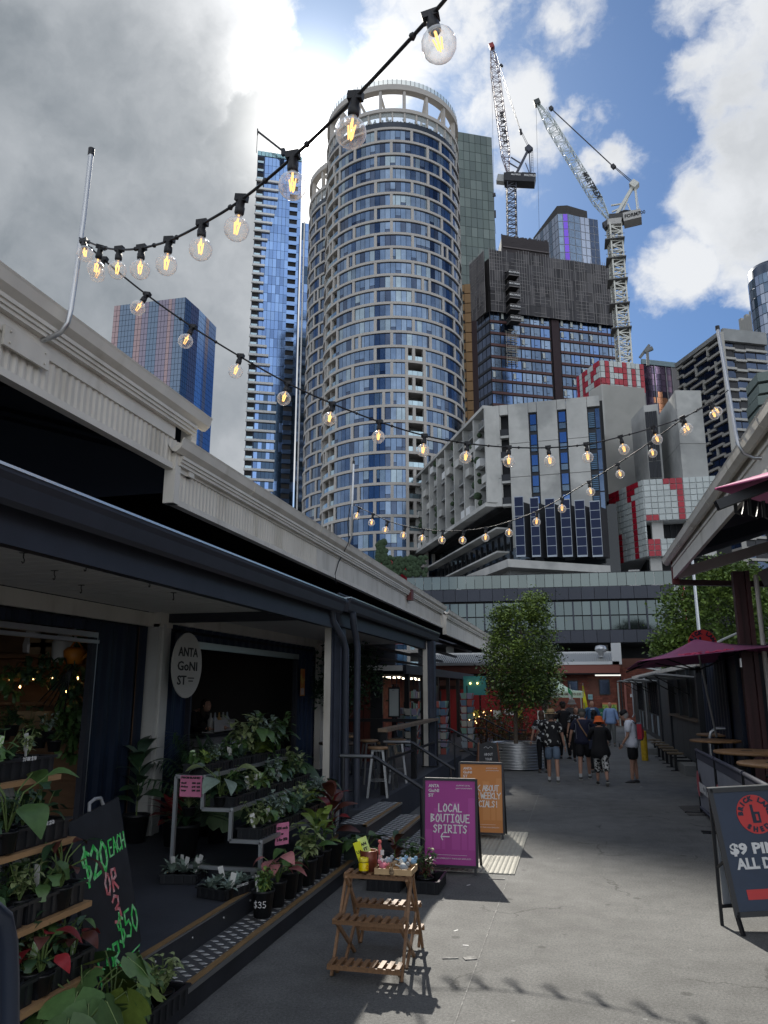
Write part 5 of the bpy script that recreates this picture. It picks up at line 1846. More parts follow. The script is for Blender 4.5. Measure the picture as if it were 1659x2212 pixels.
# bunting
bn=thing('bunting','string of dark triangular flags under the book shop ceiling','bunting',(-5.0,21.2,2.55))
MB().tube([(0,i*.8,-.12*sin(i%4/4*pi))for i in range(12)],.006,4).build('cord',M_black,bn)
for i in range(14):
 m_=MB().add([(0,i*.6,-.05),(.0,i*.6+.3,-.05),(0,i*.6+.15,-.38)],[(0,1,2)])
 m_.add([(0.006,i*.6,-.05),(.006,i*.6+.3,-.05),(.006,i*.6+.15,-.38)],[(2,1,0)])
 m_.build('flag',mat('bunting_%d'%(i%2),[(.10,.02,.03),(.04,.04,.05)][i%2],.8),bn)
def card_rack(label,x,y,z,h):
 t=thing('card_rack',label,'rack',(x,y,z),group='postcard racks outside the book shop')
 MB().tube([(0,0,0),(0,0,h)],.02,6).build('pole',M_black,t)
 MB().lathe([(.28,0),(.28,.03),(.02,.05)],n=12).build('base',M_black,t)
 cols_=[mat('card_%d'%i,c,.6)for i,c in enumerate([(.3,.36,.42),(.45,.44,.40),(.12,.2,.3),(.42,.12,.1),(.2,.35,.3),(.3,.28,.4)])]
 for k in range(int(h/.2)-1):
  for q in range(4):
   a=q*pi/2
   for s in(-.5,.5):
    m=frameM((.17*cos(a)-s*.17*sin(a),.17*sin(a)+s*.17*cos(a),.2+k*.2),(-sin(a),cos(a),0),(cos(a)*.25,sin(a)*.25,1))
    o=inst('card',unit_box(random.choice(cols_)),t,M=m@Matrix.Diagonal((.14,.17,.012,1)))
 return t
def at3(x,y,Y):
 return ay(674+x*.3125,1209.6+y*.3125,Y)
p=gp(674+1095*.3125,1209.6+1290*.3125,.35)
card_rack('tall postcard rack full of cards just left of a black post',-3.55,20.9,.35,1.75)
card_rack('postcard rack with blue and red cards in front of bookshop window',-4.7,21.6,.35,1.45)
card_rack('postcard rack half hidden behind the awning post',-4.35,21.0,.35,1.45)
card_rack('postcard rack farthest along, beside red panels',-3.2,23.6,.35,1.9)
bsx=thing('book_shelf','dark shelves of small books between two black posts','shelf',(-4.6,23.4,.35))
for k in range(5):
 MB().box((-.45,0,.1+k*.35),(.45,.3,.13+k*.35)).build('shelf',M_black,bsx)
 for i in range(12):
  h=random.uniform(.18,.27)
  inst('book',unit_box(random.choice([mat('card_%d'%i,(.3,.3,.3))for i in range(6)])),bsx,(-.4+i*.07,.12,.13+k*.35+h/2),scale=(.05,.18,h))
for xx in(-.47,.47):
 MB().box((xx-.02,0,0),(xx+.02,.3,1.9)).build('side_panel',M_black,bsx)
# red kiosk panels further on
rk=thing('red_kiosk','bright red panelled kiosk with white lettering behind the potted tree','kiosk',(-3.4,33.0,.0))
M_redk=mat('kiosk_red',(.26,.012,.016),.5)
for i,x in enumerate((-2.2,-1.35,-.5,.35,1.2)):
 MB().box((x,0,.4),(x+.78,.08,2.15)).build('panel',M_redk,rk)
MB().box((-2.3,.1,0),(2.1,2.0,2.3)).build('body',mat('kiosk_dark',(.05,.02,.02),.6),rk)
word('Coll',.34,M_txt,rk,frameM((.72,-.01,1.22),(1,0,0),(0,0,1)),width=.55,bold=.01)
for i in range(4):
 MB().box((-.9+i*.9,-.06,.95),(-.6+i*.9,-.02,1.3)).build('price_card',mat('card_y%d'%(i%2),[(.6,.5,.05),(.6,.6,.55)][i%2],.6),rk)
tq=thing('teal_panel','teal painted panel with small bulbs beside bookshop end','wall panel',(-3.5,27.5,2.2))
MB().box((-.35,0,-.25),(.45,.06,.4)).build('board',mat('teal_paint',(.05,.27,.27),.6),tq)
for i in range(2):
 MB().ball((-.1+i*.25,-.05,.15),.03,8,6).build('bulb',M_bulbw,tq)
fl_=thing('fairy_lights','row of tiny warm bulbs strung above the far left planting','lights',(-3.0,24.5,1.2))
for i in range(14):
 MB().ball((.1*sin(i),-2+i*.42,.14*sin(i*2.1)+.1),.013,6,5).build('bulb',M_bulbw,fl_)
MB().tube([(.1*sin(i),-2+i*.42,.14*sin(i*2.1)+.12)for i in range(14)],.006,4).build('wire',M_black,fl_)
# far ramp rails
for k,(lab,y,dy)in enumerate((('near black ramp handrail left of the potted tree',18.3,0),('second black ramp handrail behind the potted tree',25.0,0),('farthest black ramp handrail behind autumn leaved shrubs',
27.0,0))):
 t=thing('handrail',lab,'handrail',(-2.9,y,0),group='black ramp handrails')
 MB().tube([(-.4,0,1.25),(.0,0,1.25),(.85,0,.82),(1.2,0,.8)],.024,8).build('rail',M_rail,t)
 MB().tube([(-.4,0,.95),(.0,0,.95),(.85,0,.52)],.018,8).build('rail',M_rail,t)
 for x_,z_ in((-.3,1.25),(.1,1.2),(.8,.84)):
  MB().tube([(x_,0,0),(x_,0,z_)],.02,6).build('post',M_rail,t)
# - bar stools and tables on the left deck
M_seatw=mat('stool_timber',(.25,.155,.085),.55,var=.25,vscale=6)
M_stool=mat('stool_steel',(.16,.17,.18),.35,.8)
def bar_stool(label,x,y,rz=0.0):
 t=thing('bar_stool',label,'stool',(x,y,.49),rz,'steel bar stools on the left deck')
 MB().lathe([(.0001,.72),(.16,.72),(.165,.735),(.165,.75),(.155,.76),(.0001,.76)],n=20).build('seat',M_seatw,t)
 for i in range(4):
  a=pi/4+i*pi/2
  top,bot=Vector((.11*cos(a),.11*sin(a),.72)),Vector((.22*cos(a),.22*sin(a),0))
  MB().beam(bot,top,.035,.03).build('leg',M_stool,t)
 m_=MB()
 for i in range(4):
  a,b=pi/4+i*pi/2,pi/4+(i+1)*pi/2
  m_.tube([(.19*cos(a),.19*sin(a),.25),(.19*cos(b),.19*sin(b),.25)],.009,6)
 m_.build('foot_rail',M_stool,t)
 MB().box((-.1,-.1,.69),(.1,.1,.72)).build('seat_pan',M_stool,t)
 return t
bar_stool('timber topped steel stool nearest the stair handrail',-3.12,12.35,.2)
for i,(x,y,lab)in enumerate(((-2.98-.25,13.4,'timber topped steel stool second from the stair'),(-3.25,14.3,'steel stool against the timber leaning rail, third back'),
(-3.7,14.0,'steel stool with raised back slat by the round table'),(-4.4,15.2,'steel stool in the shade behind the table'))):
 bar_stool(lab,x,y,.3*i)
def round_bar_table(name,label,x,y,z0,h,r,mt,group,logo=False):
 t=thing(name,label,'table',(x,y,z0),0,group)
 MB().lathe([(.0001,h-.04),(r-.01,h-.04),(r,h-.03),(r,h-.005),(r-.01,h),(.0001,h)],n=40).build('table_top',mt,t)
 MB().lathe([(.03,.04),(.03,h-.1),(.16,h-.05),(.16,h-.04)],n=12).build('pedestal',M_black,t)
 MB().lathe([(.0001,0),(.26,0),(.26,.015),(.04,.05),(.03,.05)],n=20).build('base',M_black,t)
 if logo:
  MB().box((-.14,-.02,h+.001),(.02,.1,h+.003)).box((.06,.03,h+.001),(.2,.05,h+.003)).build('burnt_mark',M_ink,t)
 return t
round_bar_table('bar_table','dark round table on the left deck behind the handrail',-3.95,12.9,.49,.78,.33,mat('table_dark_wood',(.06,.045,.035),.5),'tables on the left deck')
round_bar_table('bar_table','second dark round table deeper in the bar shade',-4.7,15.6,.49,.78,.33,mat('table_dark_wood',(.06,.045,.035),.5),'tables on the left deck')
# - right shed
rs=thing('market_shed','right hand market shed roof with cream gutter and dark underside','shed',(2.2,2.0,0))
L=16.0
prof=[(.06,0),(-.02,-.14),(-.07,-.15),(-.13,-.10),(-.15,-.02),(-.16,.0),(-.14,.0),(-.12,-.05),(0,-.11),(.05,.0)]
k=len(prof)
vs=[(x,yy,5.02+z)for yy in(0,L+.25)for x,z in prof]
fs=[((i+1)%k,i,k+i,k+(i+1)%k)for i in range(k)]+[tuple(range(k)),tuple(range(2*k-1,k-1,-1))]
MB().add(vs,fs).build('gutter',M_cream,rs)
j=MB()
for yy in np.arange(1.2,L,1.8):
 for i in range(1,5):
  (x0,z0_),(x1,z1_)=prof[i],prof[i+1]
  j.beam((x0,yy,5.02+z0_),(x1,yy,5.02+z1_),.025,.01)
j.build('gutter_joint',M_cream2,rs)
MB().box((.02,0,4.52),(.08,L,4.98)).build('fascia_board',M_cream,rs)
MB().box((.0,0,4.78),(.03,L,4.82)).build('moulding',M_cream,rs)
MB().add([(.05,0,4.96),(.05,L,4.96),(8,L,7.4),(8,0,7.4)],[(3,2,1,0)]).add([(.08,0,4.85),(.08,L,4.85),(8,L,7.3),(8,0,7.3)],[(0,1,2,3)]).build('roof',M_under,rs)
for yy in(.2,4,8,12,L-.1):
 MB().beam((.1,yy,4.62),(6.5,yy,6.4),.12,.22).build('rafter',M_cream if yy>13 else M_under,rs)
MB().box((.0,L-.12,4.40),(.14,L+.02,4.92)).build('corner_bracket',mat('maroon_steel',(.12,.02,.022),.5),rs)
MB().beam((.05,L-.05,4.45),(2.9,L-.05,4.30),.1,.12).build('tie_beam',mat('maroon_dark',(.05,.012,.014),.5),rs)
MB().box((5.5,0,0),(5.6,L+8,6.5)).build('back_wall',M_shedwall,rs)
m_=MB().beam((1.7,L-2,4.5),(3.2,L-2,4.9),.1,.35).beam((1.6,L-1.2,4.3),(4.2,L-3.5,5.6),.2,.3)
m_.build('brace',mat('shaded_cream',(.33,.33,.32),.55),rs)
# maroon post with cream downpipe
mp=thing('roof_post','maroon steel post with cream downpipe beside the umbrella','post',(3.16,16.1,0))
MB().box((-.06,.0,0),(.02,.2,4.4)).box((.16,0,0),(.24,.2,4.4)).box((.02,.08,0),(.16,.12,4.4)).build('steel_section',mat('maroon_post',(.055,.012,.014),.5),mp)
MB().tube([(.34,-.05,4.3),(.34,-.05,.1)],.045,10).build('downpipe',M_cream,mp)
MB().box((-.09,.02,2.55),(-.05,.12,2.72)).build('wall_lamp',M_gal,mp)
# navy container with grey door, seating area edge
nc=thing('container_shop','dark navy container behind the round timber tables','shop',(3.05,16.1,0))
c_=MB()
corr(c_,(-.05,4.4),(-.05,1.2),0.2,2.95,9,.03)
c_.build('corrugated_wall',M_navy,nc)
MB().box((.0,.4,0),(2.3,4.4,3.0)).build('body',M_navy,nc)
c_=MB()
corr(c_,(1.0,.35),(2.6,.35),.2,3.2,6,.03)
c_.build('corrugated_end',M_shedwall,nc)
# - right hand bar row
br=thing('bar_building','long charcoal bar with serving windows and lift up flaps','bar',(2.95,20.7,0))
M_char=mat('charcoal_panel',(.045,.052,.058),.55,var=.12,vscale=2)
M_char2=mat('charcoal_trim',(.02,.022,.026),.5)
f7=Facade(br)
Lb=23.0
MB().box((.12,0,.25),(2.6,Lb,2.72)).build('body',M_dark,br)
MB().box((-.38,.9,0),(0,Lb,.25)).build('plinth',mat('plinth_concrete',(.18,.185,.18),.85,var=.15),br)
MB().box((-.05,-.1,2.70),(2.7,Lb,2.82)).build('roof_edge',M_cream,br)
yq=[0,.18,2.6,3.9,5.1,6.3,6.5,8.2,8.4,10.6,12.6,14.6,16.6,18.6,20.6,22.8]
segs=[('post',0,.25),('win',.25,6.3),('post',6.3,6.6),('wall',6.6,9.4),('post',9.4,9.7),('win2',9.7,14.5),('wall',14.5,17),('win2',17,20.5),('wall',20.5,23)]
for kd,y0,y1 in segs:
 if kd=='post':
  MB().box((-.06,y0,.25),(.12,y1,2.7)).build('post',M_char2,br)
 elif kd=='wall':
  n=max(1,int((y1-y0)/1.2))
  for i in range(n):
   MB().box((0,y0+(y1-y0)*i/n+.01,.27),(.1,y0+(y1-y0)*(i+1)/n-.01,2.68)).build('wall_panel',M_char,br)
 elif kd=='win':
  n=5
  for i in range(n):
   MB().box((0,y0+(y1-y0)*i/n+.01,.27),(.1,y0+(y1-y0)*(i+1)/n-.01,1.33)).build('wall_panel',M_char,br)
  MB().box((-.12,y0,1.34),(.3,y1,1.39)).build('serving_shelf',mat('shelf_brown',(.10,.075,.055),.6),br)
  MB().box((1.2,y0,1.3),(1.25,y1,2.7)).build('bar_back',mat('bar_back',(.05,.045,.04),.7),br)
  for yy in(y0+2.0,y0+4.0):
   MB().box((0,yy,1.39),(.08,yy+.08,2.7)).build('window_post',M_char,br)
  for i in range(9):
   b_=MB().lathe([(.0001,0),(.05,0),(.05,.2),(.018,.27),(.018,.33),(.0001,.33)],(.55+random.uniform(0,.3),y0+.5+i*.6,1.39),8)
   b_.build('bottle',mat('barbottle_%d'%(i%3),[(.02,.04,.02),(.35,.37,.38),(.14,.06,.02)][i%3],.3),br)
  for yy,zz in((y0+2.6,2.2),(y0+3.6,2.3),(y0+4.6,2.25)):
   MB().box((1.0,yy,zz-.2),(1.02,yy+.35,zz+.2)).build('lit_panel',mat('lit_panel',(.7,.75,.8),.5,emit=(.85,.93,1),estr=.7),br)
 else:
  MB().box((0,y0,.27),(.1,y1,1.2)).build('wall_panel',M_char,br)
  n=6
  for i in range(n):
   w0_,w1_=y0+(y1-y0)*i/n,y0+(y1-y0)*(i+1)/n
   MB().box((.02,w0_+.05,1.3),(.05,w1_-.05,2.5)).build('window_pane',GL[3],br)
   MB().box((-.02,w0_-.03,1.2),(.1,w0_+.03,2.6)).build('window_mullion',M_char2,br)
   MB().box((-.02,w0_+.08,.45),(-.0,w1_-.08,1.15)).build('low_panel',mat('pale_blue_panel',(.25,.32,.36),.5)if i%3==1 else M_char2,br)
for(y0,y1)in((.6,3.3),(3.5,6.1),(9.9,12.2),(12.5,14.6),(17,20.4)):
 m_=MB().slab([(0.0,y0,2.47),(0.0,y1,2.47),(-.95,y1,2.56),(-.95,y0,2.56)],.04)
 fl_=m_.build('window_flap',mat('flap_grey',(.30,.31,.31),.5),br)
 MB().beam((-.85,(y0+y1)/2,2.50),(0,(y0+y1)/2,2.0),.03,.03).build('strut',M_black,fl_)
MB().tube([(-.12,Lb-1,2.65),(-.12,Lb-1,.9),(-.2,Lb-1,.75)],.05,8).build('downpipe',M_gal,br)
MB().tube([(-.10,14.6,2.65),(-.10,14.6,.5)],.045,8).build('downpipe',M_gal,br)
MB().box((.3,.1,2.3),(.32,.3,2.35)).build('bracket',M_black,br)
# concrete step block
MB().box((2.25,28.3,0),(2.6,31.5,.2)).build('step',mat('plinth_concrete',(.18,.185,.18),.85),kind='structure')
# fixed stools along the plinth
M_fst=mat('fixed_stool_timber',(.15,.115,.075),.6,var=.3,vscale=8)
def fixed_stool(label,y):
 t=thing('fixed_stool',label,'stool',(2.5,y,0),0,'fixed timber stools along the bar')
 MB().box((-.20,-.16,.44),(.20,.16,.48)).build('seat',M_fst,t)
 MB().box((-.035,-.035,0),(.035,.035,.44)).box((-.14,-.05,0),(.14,.05,.02)).box((-.035,-.03,.25),(.42,.03,.29)).build('pedestal',M_black,t)
 return t
for i,y in enumerate((22.9,24.0,25.1,26.2,27.4,28.7)):
 fixed_stool(('fixed timber stool nearest along the bar wall','second fixed timber stool along the bar wall','third fixed timber stool along the bar wall',
'fourth fixed timber stool along the bar wall','fifth fixed timber stool along the bar wall','farthest fixed timber stool along the bar wall')[i],y)
o=MB().tube([(1.95,26.0,0),(1.95,26.0,.86)],.10,16).ball((1.95,26.0,.86),.10,16,8,sz=(1,1,.3)).build('bollard',mat('bollard_yellow',(.50,.33,.02),.55,var=.25,vscale=12))
tag(o,'yellow steel bollard behind the man in the white shirt','bollard')
# galvanised hoop rail
hr_=thing('hoop_rail','galvanised hoop rail behind the round timber tables','rail',(2.9,17.8,0))
MB().tube([(-.25,0,0),(-.25,0,1.15),(-.21,0,1.27),(-.1,0,1.34),(.9,0,1.34)],.033,10).build('hoop',M_gal,hr_)
MB().tube([(.35,0,1.34),(.35,0,0)],.03,10).ball((.35,0,1.35),.05,10,6).build('post',M_gal,hr_)
# - festoon strings
def clear_glass():
 m=bpy.data.materials.new('bulb_glass')
 m.use_nodes=True
 t=NT(m.node_tree)
 b=t.n['Principled BSDF']
 lw=t.node('ShaderNodeLayerWeight')
 lw.inputs[0].default_value=.45
 nz=t.noise(t.node('ShaderNodeTexCoord').outputs['Object'],30,3,.6)
 a=t.math('ADD',t.math('MULTIPLY',t.math('POWER',lw.outputs['Facing'],1.7),.85),t.remap(nz,.45,.75,.10,.34))
 t.l.new(a,b.inputs['Alpha'])
 b.inputs['Base Color'].default_value=(.86,.90,.92,1)
 b.inputs['Roughness'].default_value=.06
 b.inputs['Specular IOR Level'].default_value=1.0
 return m
M_cable=mat('festoon_rubber',(.012,.012,.014),.5)
M_bglass=clear_glass()
M_fil=mat('filament_glow',(1,.6,.2),.5,emit=(1.0,.50,.14),estr=.85)
sock=MB().lathe([(.0001,.075),(.017,.075),(.019,.03),(.022,.028),(.022,0),(.018,-.008),(.0001,-.008)],n=12)
sock.box((-.028,-.016,.055),(.028,.016,.085))
sock_me=sock.mesh('socket',M_cable)
glb=MB()
R0=.057
prof=[(.015,-.008),(.02,-.02),(.032,-.035)]+[(R0*sin(a),-.075-R0*(-1)*cos(a)*-1 if False else-.072+R0*cos(a))for a in[radians(d)for d in(38,55,72,90,110,130,150,168,179.9)]]
glb.lathe(prof,n=18)
glb_me=glb.mesh('globe',M_bglass)
fil=MB()
for i in range(4):
 a=i*pi/2
 fil.tube([(.014*cos(a),.014*sin(a),-.042),(.007*cos(a),.007*sin(a),-.096)],.0030,5)
fil.tube([(0,0,-.008),(0,0,-.05)],.005,5)
fil_me=fil.mesh('filament',M_fil)
def festoon(label,P,Q,ends,bulbs,group='festoon strings over the lane'):
 """P, Q: upright plane; ends and bulbs: where cable and bulbs are seen; returns the string"""
 o_=Vector((P[0],P[1],4.6))
 t=thing('festoon_string',label,'string lights',o_,group=group)
 cab=[apl(x,y,P,Q)-o_ for x,y in ends]
 pts=[]
 for i in range(len(cab)-1):
  for k in range(4):
   a=cab[max(i-1,0)]
   b,c,d=cab[i],cab[i+1],cab[min(i+2,len(cab)-1)]
   s=k/4
   pts.append(.5*((2*b)+(c-a)*s+(2*a-5*b+4*c-d)*s*s+(3*b-a-3*c+d)*s**3))
 pts.append(cab[-1])
 MB().tube(pts,.0068,7).build('cable',M_cable,t)
 tie=MB()
 for i in range(2,len(pts)-1,3):
  tie.ball(pts[i],.014,5,4)
 tie.build('cable_ties',M_cable,t,kind='stuff')
 for(cx,cy,bx,by)in bulbs:
  top=apl(cx,cy,P,Q)-o_
  b=apl(bx,by,P,Q)-o_
  d=(b-top).normalized()
  M=frameM(top-d*0,(1,0,0)if abs(d.x)<.9 else(0,1,0),(0,1,0))
  z=-d
  x=Vector((1,0,0))-z*z.x
  x.normalize()
  y=z.cross(x)
  M=Matrix(((x.x,y.x,z.x,top.x),(x.y,y.y,z.y,top.y),(x.z,y.z,z.z,top.z),(0,0,0,1)))@Matrix.Translation((0,0,-.07))
  s=inst('lamp_holder',sock_me,t,M=M)
  g_=inst('bulb',glb_me,s)
  inst('filament',fil_me,s)
 return t
PL,PR,PL2=(-3.38,4.33),(2.05,9.4),(-3.48,12.0)
PN=(-.15,1.9)
festoon('near festoon string rising from the left pole to upper right, biggest bulbs',PL,PN,[(172,514),(218,533),(260,539),(305,536),(365,520),(437,484),
(521,432),(632,340),(766,212),(928,38),(1010,-62),(1110,-180)],[(181,521,184,551),(218,534,209,572),(258,538,254,576),(306,535,303,574),(366,518,361,558),(437,482,434,527),(522,428,514,476),(633,336,632,388),(768,208,761,265),(930,36,945,86)])
festoon('long middle festoon string sagging across the whole lane',PL,PR,[(172,514),(232,568),(316,636),(415,706),(518,770),(622,828),(718,872),(822,912),
(917,941),(1010,958),(1099,966),(1183,967),(1267,960),(1342,943),(1410,924),(1475,902),(1530,874),(1573,843)],[(225,560,214,584),(318,636,302,659),(417,706,405,729),(520,769,511,796),(622,828,615,854),(718,872,713,899),(820,911,818,935),(917,941,915,962),(1010,958,1007,980),(1099,966,1099,989),(1184,966,1187,990),(1266,959,1269,982),(1340,943,1347,967),(1410,923,1419,947),(1474,901,1484,921),(1533,872,1540,889)])
festoon('far festoon string hanging lowest from the second left pole to right pole',PL2,PR,[(760,1088),(775,1096),(806,1110),(838,1125),(874,1136),(914,
1143),(957,1147),(1002,1146),(1050,1140),(1100,1127),(1160,1104),(1213,1076),(1272,1040),(1334,1002),(1405,955),(1475,905),(1535,868),(1573,843)],[(776,1097,771,1112),(806,1111,803,1127),(838,1127,833,1143),(875,1138,872,1153),(915,1144,912,1160),(957,1147,955,1163),(1002,1147,1000,1162),(1050,1141,1049,1158),(1101,1130,1100,1146),(1160,1106,1159,1128),(1214,1077,1214,1094),(1272,1041,1278,1073),(1334,1003,1344,1041),(1405,957,1414,998),(1473,909,1484,947),(1536,870,1551,890)])
def pole(label,pts,r,foot=None):
 t=thing('string_pole',label,'pole',pts[-1],group='bent galvanised poles holding festoon strings')
 o_=Vector(pts[-1])
 MB().tube([Vector(p)-o_ for p in pts],r,12).build('tube',M_gal,t)
 MB().tube([Vector(pts[0])-o_-Vector((0,0,.02)),Vector(pts[0])-o_+Vector((0,0,.035))],r*1.25,12).build('cap',M_blackp,t)
 return t
pole('bent galvanised pole on the nearest left gutter',[ax(197,330,-3.33),ax(181,470,-3.33),ax(166,580,-3.33),ax(153,668,-3.33),ax(146,697,-3.34),ax(133,
716,-3.38),ax(116,727,-3.44),ax(90,735,-3.54)],.019)
pole('thin pole with hanging cable on the middle left gutter',[ax(764,1000,-3.34),ax(762,1060,-3.34),ax(759,1160,-3.34),ax(752,1183,-3.44),ax(742,1196,-3.53)],
.017)
pole('bent galvanised pole crossing the right gutter',[ax(1550,710,2.0),ax(1565,795,2.0),ax(1578,870,2.0),ax(1590,940,2.0),ax(1596,962,2.0),ax(1607,980,
2.05),ax(1628,989,2.15),ax(1664,990,2.3)],.022)
o=MB().tube([ax(757,1090,-3.34),ax(751,1130,-3.34),ax(754,1170,-3.34),ax(740,1198,-3.50),ax(731,1215,-3.53),ax(724,1240,-3.53),ax(726,1262,-3.53)],.008,6).build('power_cable',M_cable)
tag(o,'black power cable hanging down the fascia below the thin pole','cable')
# = plants
M_leaf=[mat('leaf_%s'%n,c,.42,var=.22,vscale=25,rnd=.22,spec=.45)for n,c in(('mid',(.070,.135,.042)),('dark',(.032,.070,.032)),('lime',(.17,.24,.05)),('blue',(.07,.12,.085)),('grey',(.19,.25,.21)),('bronze',(.075,.025,.018)),('pink',(.42,.17,.17)),('red',(.22,.02,.025)),('variegated',(.22,.27,.12)))]
LM=dict(zip(('mid','dark','lime','blue','grey','bronze','pink','red','variegated'),M_leaf))
M_soil=mat('potting_soil',(.022,.014,.009),.95,var=.3,bump=.5,bscale=80)
M_stem=mat('stem_green',(.09,.14,.04),.5)
M_wood=mat('twig_brown',(.09,.06,.035),.7)
M_tagp=mat('plant_tag_white',(.62,.62,.60),.5)
M_tagg=mat('plant_tag_green',(.25,.42,.15),.5,col2=(.55,.6,.5),c2scale=60)
M_potb=mat('pot_black',(.012,.013,.015),.45,var=.2)
def leaf_verts(kind='oval',L=1.0,W=.5,droop=.35,cup=.12,seg=5):
 """one leaf from the origin along +x; returns verts, faces"""
 vs,fs=[],[]
 for i in range(seg+1):
  t=i/seg
  if kind=='oval':
   wd=W*.5*sin(pi*min(1,t*.96+.03))**.75
  elif kind=='heart':
   wd=W*.5*(sin(pi*(t**.62))**.8)if 0<t<1 else 0.02
  elif kind=='strap':
   wd=W*.5*(1-t**3)*(.55+.45*min(1,t*4))
  x=L*t
  z=-droop*L*t*t+.12*L*sin(pi*t)
  if kind=='heart' and i==0:
   x=-.08*L
  vs+=[(x,wd,z+cup*wd),(x,0,z-cup*wd*.3),(x,-wd,z+cup*wd)]
 for i in range(seg):
  a=i*3
  fs+=[(a,a+3,a+4,a+1),(a+1,a+4,a+5,a+2)]
 return vs,fs
def add_leaf(mb,pos,az,el,L,W,kind='oval',droop=.35,m=0,seg=4,roll=0.0):
 vs,fs=leaf_verts(kind,L,W,droop,seg=seg)
 M=Matrix.Translation(pos)@Matrix.Rotation(az,4,'Z')@Matrix.Rotation(-el,4,'Y')@Matrix.Rotation(roll,4,'X')
 mb.add([M@Vector(v)for v in vs],fs,m,True)
def monstera_leaf(L,W):
 """broad leaf with side notches"""
 out=[]
 N=22
 for i in range(N+1):
  t=-1+2*i/N
  a=t*pi*.97
  r=(.5+.5*cos(a))**.30
  x=L*(.45+.55*cos(a))*1.0
  y=W*.55*sin(a)*(1-.25*cos(a))
  if i%4==2 and 3<i<N-3:
   x,y=x*.86,y*.62
  out.append((x,y))
 vs=[(L*.18,0,0)]+[(x,y,-.12*L*((x/L)**2)-.10*abs(y))for x,y in out]
 fs=[(0,i+1,i)for i in range(1,N+1)]
 vs.append((L,0,-.12*L))
 return vs,[(0,i,i+1)for i in range(1,N+1)]
def pot(parent,r=.07,h=.12,mt=None,name='pot'):
 m_=MB().lathe([(.0001,0),(r*.74,0),(r*.96,h*.9),(r,h*.9),(r*1.04,h),(r*.95,h),(r*.9,h*.86)],n=14)
 o=m_.build(name,mt or M_potb,parent)
 MB().lathe([(r*.9,h*.86),(.0001,h*.88)],n=10).build('soil',M_soil,parent)
 return o
